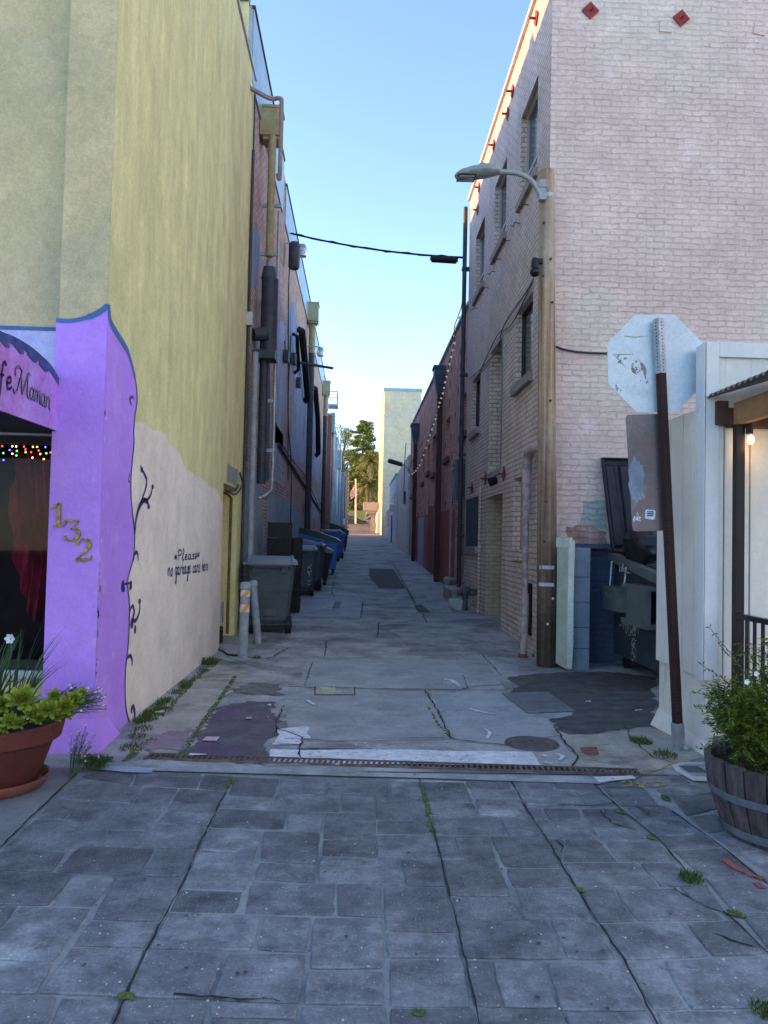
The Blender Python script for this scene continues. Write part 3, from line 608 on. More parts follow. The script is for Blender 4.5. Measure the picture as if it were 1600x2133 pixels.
tw = write(MB(), '*Please*', lambda u, v: Vector((0, u, v)), .01, (1, 0, 0))
write(mb, '*Please*', lambda u, v: Vector((XL+.008, A_.y+(B_.y-A_.y)*u/tw, 1.24+v*.055)), .016, (1, 0, 0), seed=2)
A_ = onX(350, 1200, XL+.008); B_ = onX(434, 1188, XL+.008); tw = write(MB(), 'no garbage cans here', lambda u, v: Vector((0, u, v)), .01, (1, 0, 0))
za = A_.z; zb_ = B_.z
write(mb, 'no garbage cans here', lambda u, v: Vector((XL+.008, A_.y+(B_.y-A_.y)*u/tw, za+(zb_-za)*u/tw+v*.075)), .017, (1, 0, 0), seed=3)
mb.build('handwriting', VINE, yb_)
gray = PX([(474,965),(496,978),(494,1013),(473,1003)], XL+.005); MB().add(jag(gray, .02, .08, 3), [tuple(range(len(jag(gray, .02, .08, 3))))]).build('paint_patch', mat('grey_patch', (.3,.33,.28), (.27,.3,.25), 5, .85), yb_)
# alcove on the alley side: steel door in it, pipe and cable
dr = MB().box(XL-.41, XL-.37, D0+.12, D1-.3, 0, 2.05).build('side_door', mat('olive_door', (.3,.29,.14), (.22,.22,.12), 6, .7), yb_)
MB().tube([(XL-.05, D1-.28, .1), (XL-.05, D1-.28, 2.05), (XL-.12, D1-.28, 2.12), (XL-.34, D1-.28, 2.14)], .022, 8).build('pipe', mat('rusty_pipe', (.18,.13,.06), (.1,.07,.04), 12, .8), yb_)
MB().box(XL-.1, XL+.02, D0+.02, D0+.16, .35, .62).build('meter_box', STEEL, yb_)
# house number 132: brass numerals standing on the pier
BRASS = mat('brass', (.32,.22,.06), (.12,.08,.03), 30, .4, .001, 60, metal=.9)
def numeral(pts_w, px, py, hh, name='house_number'):
    c = onY(px, py, YP-.01); mb = MB()
    for pts, ws in pts_w:
        Q = smooth_line([Vector((a, b, 0)) for a, b in pts], 5); n = len(Q); W_ = [ws[min(len(ws)-1, int(i/(n-1)*(len(ws)-1)+.5))]*hh for i in range(n)]
        R = [Vector((c.x+q.x*hh, YP-.006, c.z+q.y*hh)) for q in Q]
        vs = []
        for i, p in enumerate(R):
            d = (R[min(i+1, n-1)]-R[max(0, i-1)]).normalized(); s = Vector((d.z, 0, -d.x))*W_[i]*.5
            vs += [p-s, p+s, p-s+Vector((0, -.012, 0)), p+s+Vector((0, -.012, 0))]
        fs = []
        for i in range(n-1):
            a = 4*i; b = a+4; fs += [(a, a+1, b+1, b), (a+2, b+2, b+3, a+3), (a, b, b+2, a+2), (a+1, a+3, b+3, b+1)]
        mb.add(vs, fs + [(0, 2, 3, 1), (4*n-4, 4*n-3, 4*n-1, 4*n-2)])
    return mb.build(name, BRASS, yb_)
numeral([([(-.28,.28),(-.08,.42),(.04,.5)], [.06,.12,.1]), ([(.04,.5),(.04,0),(.04,-.44)], [.14,.16,.16]), ([(-.2,-.46),(.04,-.46),(.28,-.46)], [.08]*3)], 121, 1073, .16)
numeral([([(-.3,.25),(-.3,.42),(-.25,.46),(.3,.44)], [.05,.1,.1,.08]), ([(.3,.44),(.12,.22),(-.05,.06)], [.05,.06,.05]), ([(-.05,.08),(.2,.06),(.32,-.14),(.2,-.38),(-.05,-.48),(-.28,-.38),(-.3,-.24)], [.06,.12,.17,.14,.07,.1,.13])], 150, 1105, .15)
numeral([([(-.26,.2),(-.24,.36),(-.05,.5),(.2,.42),(.26,.2),(.1,-.05),(-.15,-.28),(-.3,-.46)], [.12,.1,.07,.15,.18,.12,.07,.05]), ([(-.3,-.44),(0,-.42),(.3,-.4),(.36,-.22)], [.13,.14,.1,.05])], 174, 1146, .155)
# awning at the entrance
XA = -2.12
prof = [onX(x, y, XA) for x, y in ((-70,668),(-35,675),(0,692),(30,704),(60,722),(85,742),(105,762),(123,790))]
yq = max(p.y for p in prof); yr = YP-.002
prof = [Vector((XA, p.y, p.z)) for p in prof]; prof[-1].y = yr
bz = onX(60, 876, XA).z
side = [Vector((XA, yr, bz)), ] + [Vector((XA, p.y, p.z)) for p in prof[::-1]] + [Vector((XA, prof[0].y-.25, prof[0].z-.06)), Vector((XA, prof[0].y-.4, bz+.2)), Vector((XA, prof[0].y-.42, bz))]
AWN = mat('awning_paint', (.45,.2,.68), (.5,.34,.8), 1.6, .7, .002, 60, big=[((.42,.13,.42), 2.5, .48, .6, .6)])
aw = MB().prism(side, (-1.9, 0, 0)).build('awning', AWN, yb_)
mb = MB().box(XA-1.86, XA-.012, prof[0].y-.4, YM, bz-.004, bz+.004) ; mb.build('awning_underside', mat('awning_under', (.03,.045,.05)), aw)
mb = MB(); Q = smooth_line([p+Vector((.004, 0, -.018)) for p in prof], 5); ribbon(mb, Q, .05, (1, 0, 0), .0)
for k in range(4):
    c = prof[2+k].lerp(prof[3+k], .4)+Vector((.0045, 0, -.05)); ribbon(mb, smooth_line([c+Vector((0, -.09, .03)), c+Vector((0, -.02, -.0)), c+Vector((0, .03, -.012)), c+Vector((0, .035, .01))], 5), [.055, .04, .02, .004], (1, 0, 0), .001*k+.001)
mb.build('awning_border', mat('navy_paint', (.04,.06,.2), (.06,.1,.28), 10, .7), aw)
mb = MB(); p0 = onX(2, 798, XA+.006); p1 = onX(116, 853, XA+.006); mbd = MB()
tw = write(MB(), 'feMaman', lambda u, v: Vector((0, u, v)), .01, (1, 0, 0), sp=.1) + 0
def awfn(off):
    def f(u, v): t = u/tw; return Vector((XA+.006+off, p0.y-.02+(p1.y-p0.y)*t, p0.z-.02+(p1.z-p0.z)*t + .015*math.sin(math.pi*t) + v*.074))
    return f
xx = write(mb, 'fe', awfn(0), .016, (1, 0, 0), sp=.1, jit=0)
r_ = [0]
for ch, ofs in (('M', xx+.75), ('a', xx+2.5), ('m', xx+3.2), ('a', xx+4.15), ('n', xx+4.9)):
    f0 = awfn(0); f1 = awfn(.002)
    write(mb, ch, lambda u, v: f0((u+ofs)*.9, v), .016, (1, 0, 0), jit=0)
    write(mbd, ch, lambda u, v: f1((u+ofs)*.9, v), .006, (1, 0, 0), jit=0)
mb.build('lettering', mat('letter_dark', (.03,.02,.07)), aw); mbd.build('lettering_inlay', mat('letter_silver', (.35,.33,.42), rough=.5), aw)
# window / door behind the awning
GL = bpy.data.materials.new('window_glass'); GL.use_nodes = True
_n = GL.node_tree.nodes; _l = GL.node_tree.links; _n.clear(); _o = _n.new('ShaderNodeOutputMaterial'); _m = _n.new('ShaderNodeMixShader'); _f = _n.new('ShaderNodeFresnel'); _f.inputs[0].default_value = 1.22
_g = _n.new('ShaderNodeBsdfGlossy'); _g.inputs['Roughness'].default_value = .03; _t = _n.new('ShaderNodeBsdfTransparent'); _t.inputs[0].default_value = (.8, .82, .82, 1)
_l.new(_f.outputs[0], _m.inputs[0]); _l.new(_t.outputs[0], _m.inputs[1]); _l.new(_g.outputs[0], _m.inputs[2]); _l.new(_m.outputs[0], _o.inputs[0])
fr = MB()
fr.box(-4.1, XP-.002, YM+.05, YM+.09, .52, .58).box(-4.1, XP-.002, YM+.05, YM+.09, 2.13, 2.19)
for x in (-4.1, -3.1, XP-.05): fr.box(x, x+.045, YM+.05, YM+.09, .52, 2.19)
w_ = fr.build('window_frame', mat('dark_frame', (.03,.028,.03)), yb_)
MB().quad((-4.1, YM+.07, .55), (XP-.03, YM+.07, .55), (XP-.03, YM+.07, 2.16), (-4.1, YM+.07, 2.16)).build('pane', GL, w_)
MB().box(-4.1, XP+.0, YM-.05, YM+.06, .47, .52).build('sill', mat('pale_sill', (.45,.52,.52), (.35,.42,.42), 10, .7), w_)
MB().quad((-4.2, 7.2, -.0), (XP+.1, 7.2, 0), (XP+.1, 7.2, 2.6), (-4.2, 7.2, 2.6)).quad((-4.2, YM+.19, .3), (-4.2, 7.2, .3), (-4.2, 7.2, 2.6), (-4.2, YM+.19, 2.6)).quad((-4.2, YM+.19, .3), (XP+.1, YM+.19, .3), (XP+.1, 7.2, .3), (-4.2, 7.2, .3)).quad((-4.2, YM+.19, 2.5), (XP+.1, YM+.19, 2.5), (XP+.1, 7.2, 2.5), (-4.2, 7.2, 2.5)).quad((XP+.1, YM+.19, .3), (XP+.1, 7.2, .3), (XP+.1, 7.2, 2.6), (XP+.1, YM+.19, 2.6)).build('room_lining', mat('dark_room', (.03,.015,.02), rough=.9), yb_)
# draped curtain
cv = MB(); y0c = YM+.3; nu, nv = 40, 24; z_top = 2.1
vs = []
for i in range(nu+1):
    x = -2.66 + (XP+.02+2.66)*i/nu
    zl = .82 + 1.0*max(0, (1-i/nu*1.9))**2.2
    for j in range(nv+1):
        t = j/nv; z = z_top + (zl-z_top)*t
        vs.append((x+.05*math.sin(t*3), y0c+.035*math.sin(i*1.5+t*2)+.02*math.sin(i*.6+1), z))
cv.add(vs, [(i*(nv+1)+j, (i+1)*(nv+1)+j, (i+1)*(nv+1)+j+1, i*(nv+1)+j+1) for i in range(nu) for j in range(nv)])
tag(cv.build('curtain', mat('crimson_cloth', (.26,.012,.045), (.12,.005,.02), 5, .7), smooth=True), 'draped crimson curtain gathered behind the shop window', 'curtain')
# fairy lights
fl = thing('fairy_lights', (-2.3, YM+.12, 2.1), 'multicoloured fairy lights lining the top and side of the shop window', 'fairy lights')
cols = [('bulb_red', (1,.05,.03)), ('bulb_blue', (.1,.12,1)), ('bulb_amber', (1,.55,.12)), ('bulb_green', (.1,.8,.15)), ('bulb_warm', (1,.8,.5))]
r = random.Random(9); cord = MB()
pos_l = []
for k in range(18):
    x = XP-.02-k*.05; ln = r.uniform(.04, .14)
    cord.tube([(x, YM+.13, 2.135), (x+.005, YM+.13, 2.13-ln)], .0025, 4)
    for q in range(3): pos_l.append((x+r.uniform(-.015, .015), YM+.125, 2.12-ln*q/2.5))
for k in range(16): pos_l.append((XP-.035-r.uniform(0, .03), YM+.125, 1.98-k*.03))
cord.tube([(XP-.93, YM+.13, 2.14), (XP-.02, YM+.13, 2.14), (XP-.04, YM+.13, 1.5)], .003, 4).build('cord', DARK, fl)
for p in pos_l:
    nm, c = r.choice(cols); MB().sphere(p, .0065, 6, 4).build('bulb', mat(nm, c, emit=(c, 1.6)), fl)

# unseen block added off the left edge of the frame: it keeps the evening sun off the crossing
ob = thing('added_light_building', (-52, -8, 0), 'unseen buff block added beyond the left edge to shade the crossing', 'building')
MB().box(-60, -45, -40, 22, 0, 12.9).build('walls', YF, ob)
mb = MB()
for k in range(7): MB().box(-45, -44.96, -36+k*8, -33+k*8, 6, 9).build('window', DARK, ob)
MB().box(-60.1, -44.9, -40.1, 22.1, 12.9, 13.0).build('coping', CONC2, ob)
sb = thing('added_light_building', (22, -8, 0), 'tall unseen pale blue block added beyond the right edge to bounce the low sun', 'building')  # out of frame, added as a reflector of warm sunlight
CRW = mat('bounce_pale_blue', (.46,.68,.9), (.42,.62,.84), 1, .85)  # blue chosen so the added bounce stays neutral
MB().box(15, 30, -34, 3.5, 0, 21).build('walls', CRW, sb)
for k in range(8):
    for j in range(5): MB().box(14.96, 15, -32+k*4.5, -30.8+k*4.5, 2.5+j*3.7, 4.1+j*3.7).build('window', DARK, sb)
# ================================================================== LEFT: BRICK BUILDING AND BEYOND
BK1 = mat('weathered_brick', (1.1,1.05,1.0), (.85,.8,.78), 1.2, .9, .003, 70, .2, brick=(.21,.072,.012,.010,(.72,.48,.4),(.56,.35,.28),(.2,.165,.14)), big=[((.52,.43,.4), 1.3, .5, .68, .55), ((.2,.22,.28), 1.1, .66, .74, .5), ((.5,.45,.43), 3.1, .62, .75, .5)])
BLUG = mat('slate_paint', (.24,.285,.34), (.36,.4,.44), 2.5, .85, .008, 30, big=[((.42,.46,.5), 2.2, .57, .66, .6), ((.1,.12,.15), 3, .55, .7, .5)], streak=True)
BAND = mat('pale_metal_band', (.38,.48,.54), (.3,.4,.46), 2, .45, .002, 10, metal=.3, big=[((.25,.33,.38), 3, .55, .7, .4)], streak=True)
bb = thing('brick_building', (-6, 26, 0), 'long weathered brick building with faded murals and many drainpipes behind the bins', 'building')
mb = MB()
win = [(18.1,18.75,.2,2.35,.3,True),(21.2,21.9,.2,2.3,.3,True),(24.8,25.6,.3,2.6,.3,True),(31.0,31.9,.5,3,.3,True),(36,37,.7,3.2,.3,True)]
wall_mesh(mb, 'x', XL-.02, 11.9, 41.5, -.05, 9.5, win, .3, -1)
mb.quad((XL-.02, 41.5, 0), (-10, 41.5, 0), (-10, 41.5, 9.5), (XL-.02, 41.5, 9.5)); mb.quad((XL-.02, 11.9, 0), (-10, 11.9, 0), (-10, 11.9, 9.5), (XL-.02, 11.9, 9.5))
mb.quad((-10, 11.9, 0), (-10, 41.5, 0), (-10, 41.5, 9.5), (-10, 11.9, 9.5)); mb.quad((XL-.02, 11.9, 9.3), (XL-.02, 41.5, 9.3), (-10, 41.5, 9.3), (-10, 11.9, 9.3))
mb.build('brick_wall', BK1, bb)
mb = MB(); segs = [(11.62, 16.4, 8.5, 9.62), (17.0, 25.8, 8.5, 9.36), (26.2, 36, 8.45, 9.28), (36.2, 41.6, 8.4, 9.15)]
for a, b, c, d in segs: mb.box(XL-.05, XL+.01, a, b, c, d)
mb.box(-2.6, XL-.02, 11.55, 11.62, 8.5, 9.62)
mb.build('parapet_flashing', BAND, bb)
mb = MB()
for a, b, c, d in segs: mb.box(XL-.1, XL+.03, a-.02, b+.02, d, d+.05)
mb.build('coping', mat('dark_coping', (.05,.05,.055)), bb)
MB().box(-2.7, XL-.06, 11.45, 11.55, 8.74, 9.62).build('parapet_end', YW, bb); MB().box(-2.75, XL-.05, 11.4, 11.6, 9.62, 9.75).build('parapet_cap', CONC2, bb)
def sheet(px, mt, x=XL-.014, amp=.03, step=.15, seed=1, parent=bb, name='faded_paint'):
    P = PX(px, x); Q = jag(P, amp, step, seed); return MB().add(Q, [tuple(range(len(Q)))]).build(name, mt, parent)
sheet([(504,1172),(506,985),(516,970),(545,1000),(552,1180)], BLUG, name='slate_paint', amp=.05)
sheet([(553,1175),(556,1010),(575,1030),(600,1040),(613,1062),(635,1072),(648,1120),(640,1150),(600,1160)], BLUG, XL-.013, name='slate_paint', amp=.04)
MUR = mat('faded_mural', (.42,.42,.58), (.52,.52,.62), 1.6, .85, .004, 30, streak=True, brick=(.21,.072,.012,.004,(.95,.95,.95),(1,1,1),(.6,.6,.6),1.5), big=[((.38,.25,.21), 2.4, .5, .58, .85), ((.6,.62,.7), 3.4, .6, .68, .7), ((.12,.1,.12), 5, .62, .7, .7)])
MUR2 = mat('faded_blue_mural', (.2,.24,.38), (.33,.37,.48), 2.4, .85, .004, 30, streak=True, brick=(.21,.072,.012,.004,(.95,.95,.95),(1,1,1),(.6,.6,.6),1.5), big=[((.25,.16,.14), 2.4, .55, .68, .6)])
sheet([(571,920),(573,700),(584,665),(592,675),(596,700),(595,760),(592,937)], MUR, seed=2); sheet([(607,955),(610,770),(622,745),(632,780),(641,830),(637,970),(620,960)], MUR, seed=3)
sheet([(645,980),(649,830),(660,855),(668,900),(664,1010)], MUR, seed=4); sheet([(530,780),(532,690),(538,680),(542,700),(541,790),(537,800)], MUR, seed=5)
sheet([(518,905),(520,830),(526,805),(531,830),(530,880),(525,903)], BLUG, seed=6, name='round_paint_blot'); sheet([(524,600),(527,480),(533,455),(541,500),(539,560),(534,605)], MUR2, seed=7); sheet([(543,800),(560,640),(563,800),(561,1000),(545,1000)], mat('dark_stain', (.07,.08,.11), (.12,.12,.15), 3, .9), seed=8, name='dark_stain')
sheet([(599,690),(602,640),(612,625),(620,690),(617,740),(604,735)], MUR2, seed=9); sheet([(570,935),(573,880),(590,905),(588,1010),(578,1015),(571,990)], MUR, seed=10); sheet([(669,1030),(671,900),(677,930),(677,1060)], MUR, seed=11); sheet([(649,1040),(651,1015),(662,1030),(662,1090),(652,1080)], MUR, seed=12)
# arched blind openings, pipes along the wall
def vpipe(px, y0, y1, r, mt, x=XL+.1, parent=bb, name='downspout', extra=None):
    a = onX(px[0], y0, x); b = onX(px[1], y1, x); yy = (a.y+b.y)/2
    return MB().tube([(x, yy, a.z), (x, yy, b.z)], r, 12).build(name, mt, parent, smooth=True)
OLIVE = mat('yellow_pipe', (.38,.34,.19), (.26,.22,.12), 9, .7, .002, 30); BLKP = mat('black_pipe', (.03,.037,.05), (.055,.062,.075), 6, .55); GREYP = mat('grey_pipe', (.25,.28,.31), (.33,.36,.39), 8, .6, .002, 30)
d1 = vpipe((570, 559), 290, 528, .065, OLIVE, XL+.2)
yy = d1.matrix_world.translation.y
Y1 = onX(570, 290, XL+.2).y
def header(y, z, x=XL, w=.34, h=.42, mt=OLIVE, parent=bb):
    mb = MB(); mb.box(x-.01, x+.34, y-w/2, y+w/2, z, z+h); mb.prism([(x+.04, y-w/2+.04, z), (x+.3, y-w/2+.04, z), (x+.3, y+w/2-.04, z), (x+.04, y+w/2-.04, z)], (0, 0, -.06))
    mb.box(x-.02, x+.36, y-w/2-.015, y+w/2+.015, z+h-.04, z+h+.005)
    return mb.build('leader_head', mt, parent)
hz = onX(570, 292, XL+.2).z; header(Y1, hz, w=.38, h=.5)
MB().tube([(XL+.2, Y1-.04, onX(558, 528, XL+.2).z), (XL+.2, Y1-.04, onX(556, 565, XL+.2).z)], .06, 12).build('pipe_collar', GREYP, bb, smooth=True)
zt = onX(562, 560, XL+.2).z; zb2 = onX(560, 745, XL+.2).z
mb = MB(); mb.tube([(XL+.2, Y1-.1, zt), (XL+.2, Y1-.1, zt-.2)], [.1, .135], 16); mb.tube([(XL+.22, Y1-.1, zt-.2), (XL+.22, Y1-.1, zb2)], .14, 18); mb.box(XL, XL+.36, Y1-.34, Y1+.06, zb2-.12, zb2+.02); mb.tube([(XL, Y1-.36, zb2+.25), (XL+.2, Y1-.25, zb2+.3)], .11, 12)
mb.build('vent_duct', BLKP, bb, smooth=True)
MB().tube([(XL+.08, Y1-.6, zb2-.1), (XL+.08, Y1-.6, .1)], .05, 12).build('downspout', GREYP, bb, smooth=True)
MB().tube([(XL+.16, Y1-.1, zb2-.1), (XL+.16, Y1-.1, onX(566, 1020, XL+.16).z)], .075, 12).build('downspout', BLKP, bb, smooth=True)
MB().tube([(XL+.03, Y1-1.1, 7.5), (XL+.03, Y1-1.1, .1)], .025, 6).build('conduit', BLKP, bb)
cx = XL+.3; a = onX(582, 440, cx); c_ = onX(566, 1040, cx)
MB().tube(smooth_line([(cx, a.y, a.z), (cx, a.y, 4), (cx, a.y, c_.z+.35), (cx-.05, a.y-.1, c_.z+.1), (cx-.2, a.y-.2, c_.z)], 5), .028, 8).build('conduit', STEEL, bb, smooth=True)
for k in range(6): MB().box(cx-.3, cx+.035, a.y-.02, a.y+.02, 7.2-k*.85, 7.26-k*.85).build('pipe_bracket', STEEL, bb)
a = onX(583, 205, XL+.42)
MB().tube(smooth_line([(XL-.1, a.y-.35, a.z), (XL+.25, a.y, a.z), (XL+.42, a.y, a.z), (XL+.45, a.y, a.z-.15), (XL+.45, a.y, a.z-1.2), (XL+.4, a.y+.2, 7.2)], 4), .035, 8).build('roof_pipe', mat('mauve_pipe', (.3,.25,.27), (.22,.18,.2), 8, .6), bb, smooth=True)
for (px0, pya, px1, pyb, r, m_) in ((651, 672, 640, 1190, .1, BLKP), (679, 822, 672, 1175, .1, BLKP)):
    xx_ = XL+.15; t = onX(px0, pya, xx_); yv = t.y
    MB().tube([(xx_, yv, t.z), (xx_, yv, gz(yv))], r, 12).build('downspout', m_, bb, smooth=True)
    MB().tube([(xx_, yv, t.z+.02), (xx_, yv, t.z-1.0)], r*1.05, 12).build('downspout_neck', OLIVE, bb, smooth=True)
    header(yv, t.z, w=.5, h=.6, mt=mat('pale_header', (.4,.4,.22), (.35,.36,.25), 8, .7))
# leaning black flues, horizontal arm, cables
for pts, r in (([(629,690),(634,740),(641,830)], .1), ([(657,810),(662,870),(663,945)], .1), ([(619,700),(622,770)], .05)):
    P = PX(pts, XL+.12); MB().tube([(XL, P[0].y, P[0].z+.05), P[0]]+P[1:]+[(XL, P[-1].y, P[-1].z-.1)], r, 8).build('flue', mat('soot_pipe', (.008,.008,.01), rough=.8), bb, smooth=True)
p = onX(621, 755, XL); MB().tube([(XL, p.y, p.z), (XL+.95, p.y+.6, p.z+.0)], .04, 6).build('arm', BLKP, bb)
for pts in ([(604,505),(603,560),(601,640),(600,1000)], [(513,960),(516,800),(520,650),(526,400),(531,190)], [(606,700),(600,860),(607,980),(604,1150)], [(591,930),(606,955),(640,1000),(670,1070)], [(593,710),(594,735),(592,750)], [(611,760),(620,765),(626,790),(628,800)], [(497,1010),(490,1022),(478,1022)], [(500,985),(505,1010),(490,1030),(470,1020)]):
    P = PX(pts, XL+.03); MB().tube(smooth_line(P, 5), .014, 5).build('cable', BLKP, bb)
for p in ([(611,745),(616,765)], [(622,795),(626,800)], [(596,740),(598,747)]):
    q = onX(*p[0], XL+.05); MB().box(XL, XL+.12, q.y-.12, q.y+.12, q.z-.16, q.z+.1).build('junction_box', BLKP, bb)
q = onX(522, 665, XL+.06); MB().box(XL, XL+.09, q.y-.06, q.y+.06, q.z-.1, q.z+.1).build('wall_box', mat('pale_box', (.5,.52,.5), (.35,.38,.38), 9, .6), bb)
q0 = onX(580, 925, XL+.02); q1 = onX(672, 1085, XL+.02)
MB().tube([(XL+.02, q0.y, q0.z), (XL+.02, q1.y, q1.z+.3)], .035, 6).build('ledge_pipe', BLKP, bb)
# painted window (white grid) and openings trims
mb = MB(); g0 = onX(571, 945, XL-.01); g1 = onX(591, 1012, XL-.01)
for k in range(3):
    yk = g0.y+(g1.y-g0.y)*k/2; mb.box(XL-.02, XL-.006, yk-.04, yk+.04, g1.z, g0.z-.0)
for k in range(4):
    zk = g1.z+(g0.z-g1.z)*k/3; mb.box(XL-.02, XL-.008, g0.y, g1.y, zk-.03, zk+.03)
mb.build('window_grille', mat('grille_white', (.45,.5,.52), (.3,.33,.36), 9, .7), bb)
# jar lamps and cylinder
def jar_lamp(px, py, x, label):
    c = onX(px, py, x); t = thing('wall_lamp', c, label, 'lamp', 'jar lamps on the brick building')
    MB().tube([(XL+.0, c.y-.1, c.z+.12), (c.x-.1, c.y, c.z+.14), (c.x, c.y, c.z+.09)], .018, 6).build('arm', STEEL, t)
    MB().cyl(c+Vector((0, 0, .04)), c+Vector((0, 0, .13)), .1, .07, 14).build('cap', STEEL, t, smooth=True)
    MB().lathe(c, [(.09, .04), (.12, .0), (.13, -.09), (.1, -.15), (.01, -.17)], 14).build('jar_glass', mat('jar_glass', (.75,.8,.82), rough=.15, spec=.6, trans=.5), t, smooth=True)
jar_lamp(630, 521, XL+.35, 'clear glass jar lamp beside the black cylinder high on the brick wall'); jar_lamp(668, 732, XL+.5, 'clear glass jar lamp above the horizontal black arm on the brick wall')
c = onX(613, 533, XL+.2); tag(MB().lathe(c, [(.01, .33), (.09, .31), (.13, .24), (.13, -.25), (.1, -.3), (.01, -.32)], 16).build('transformer_can', BLKP, smooth=True), 'black cylindrical canister hanging where the overhead cable meets the brick wall', 'canister')

# farther left buildings
BK2 = mat('red_far_brick', (1,1,1), (.85,.85,.85), 1, .9, .002, 40, .2, brick=(.22,.075,.012,.006,(.42,.17,.13),(.33,.12,.1),(.2,.14,.13)))
def block(name, label, x0, x1, y0, y1, h, mt, z0=None, cap=None):
    t = thing(name, ((x0+x1)/2, (y0+y1)/2, gz((y0+y1)/2)), label, 'building'); z0 = gz(y0)-.3 if z0 is None else z0
    MB().box(x0, x1, y0, y1, z0, h).build('walls', mt, t)
    if cap: MB().box(x0-.05, x1+.05, y0-.04, y1+.04, h, h+.12).build('coping', cap, t)
    return t
LTB = mat('pale_blue_wall', (.6,.64,.65), (.26,.35,.4), 2, .8, .003, 20, streak=True, big=[((.18,.22,.25), 2, .55, .7, .5)])
MTL = mat('blue_grey_metal', (.3,.42,.47), (.24,.34,.38), 5, .5)
t = block('brick_building', 'narrow red brick building with a roof platform past the long mural wall', -9, -1.62, 41.8, 50, 8.2, BK2, cap=MTL)
MB().box(-1.62, -1.45, 42, 43.2, 7.3, 8.4).build('gutter_box', MTL, t); MB().tube([(-1.5, 42.6, 7.3), (-1.5, 42.6, 1.2)], .09, 8).build('downspout', LTB, t, smooth=True)
MB().box(-2.4, -1.3, 41.9, 43, 8.75, 8.85).build('roof_platform', MTL, t)
mb = MB()
for (x, y) in ((-2.35, 41.95), (-1.35, 41.95), (-1.35, 42.95)): mb.cyl((x, y, 8.85), (x, y, 9.6), .025)
mb.tube([(-2.35, 41.95, 9.55), (-1.35, 41.95, 9.55), (-1.35, 42.95, 9.55)], .025, 6); mb.tube([(-2.35, 41.95, 9.2), (-1.35, 41.95, 9.2), (-1.35, 42.95, 9.2)], .02, 6); mb.tube([(-2.1, 41.95, 8.2), (-2.1, 41.95, 10.3)], .04, 6)
mb.build('railing', mat('rust_rail', (.25,.17,.15), (.2,.2,.2), 9, .6), t)
for zz in (2.2,): MB().box(-1.63, -1.6, 45, 46, 1.3, 3.2).build('door', BLKP, t)
t = block('blue_building', 'pale blue rendered building with a grey gutter box down the alley', -9, -1.5, 50.2, 57, 8.0, LTB, cap=MTL)
MB().box(-1.5, -1.25, 50.4, 51.6, 6.1, 7.3).build('gutter_box', MTL, t); MB().tube([(-1.35, 51, 6.2), (-1.35, 51, 1.3)], .09, 8).build('downspout', MTL, t, smooth=True)
MB().box(-1.51, -1.42, 50.3, 50.9, 2.4, 3.0).build('meter_box', STEEL, t)
t = block('brick_building', 'short pink brick building between two pale ones on the left', -9, -1.55, 57.2, 61, 7.6, BK2)
t = block('block_building', 'grey concrete block building with shingled brown parapet far down the alley', -9, -1.25, 61.2, 66, 6.7, mat('grey_block', (1,1,1), (.85,.85,.85), 1, .9, .003, 30, brick=(.4,.2,.015,.008,(.3,.33,.35),(.25,.28,.3),(.15,.17,.18))), cap=MTL)
MB().prism([(-9, 61.0, 6.85), (-9, 61.6, 8.6), (-1.5, 61.6, 8.6), (-1.15, 61.0, 6.85)], (0, 4.8, 0)).build('shingle_parapet', mat('shingles', (1,1,1), (.8,.8,.8), 2, .9, .004, 30, brick=(.2,.2,.02,.01,(.22,.19,.16),(.16,.14,.12),(.08,.07,.06))), t)
MB().box(-1.25, -1.12, 61.3, 61.7, 2.6, 3.1).build('meter_box', mat('white_box', (.6,.62,.62)), t); MB().tube([(-1.2, 62.5, 6.6), (-1.2, 62.5, 1.6)], .05, 6).build('downspout', BLKP, t)
t = block('corner_building', 'warm tan end wall with studded edge at the far end of the left row', -9, -.98, 66.2, 68.5, 7.3, mat('tan_wall', (.5,.36,.24), (.42,.3,.2), 3, .85))
mb = MB()
for k in range(14): mb.box(-.98, -.86, 66.3, 66.6, 2.4+k*.34, 2.55+k*.34)
mb.build('wall_stud', mat('stud', (.3,.22,.16)), t)

# ================================================================== RIGHT: PINK BRICK BUILDING
PB = (.235,.0765,.010,.016,(1,1,1),(.985,.98,.98),(.95,.94,.94),1.1,.075)
PINK = mat('pink_painted_brick', (.72,.585,.54), (.61,.49,.45), 1.0, .8, .006, 26, .25, brick=PB, crease=.012,
           big=[((.62,.58,.5), .55, .5, .6, .55), ((.55,.45,.44), 2.2, .55, .75, .5), ((.76,.7,.69), 1.7, .6, .72, .5)], grain=0.11)
PINKS = mat('pink_side_brick', (.73,.59,.55), (.62,.49,.45), 1.6, .8, .006, 30, .25, brick=(.21,.0765,.012,.018,(1,1,1),(.94,.92,.91),(.62,.58,.56),1.6,.035),
           big=[((.5,.45,.36), 1.2, .56, .72, .45), ((.7,.57,.54), 2, .56, .72, .5)], streak=False)
TAUPE = mat('taupe_brick', (.5,.42,.34), (.42,.34,.27), 2, .85, .006, 30, brick=(.21,.0765,.010,.010,(1,1,1),(.93,.9,.9),(.7,.66,.62)))
SILL = mat('stone_sill', (.34,.28,.26), (.25,.21,.2), 5, .85, .005, 30)
GLD = mat('dark_glass', (.03,.035,.04), (.05,.055,.06), 1.5, .15, spec=.6)
FRW = mat('window_frame_paint', (.42,.45,.45), (.33,.36,.36), 9, .6)
YC, YE, HP = 9.64, 17.05, 9.2
pk = thing('pink_building', (6, 13, 0), 'tall pink painted brick building on the corner with red diamond wall plates', 'building')
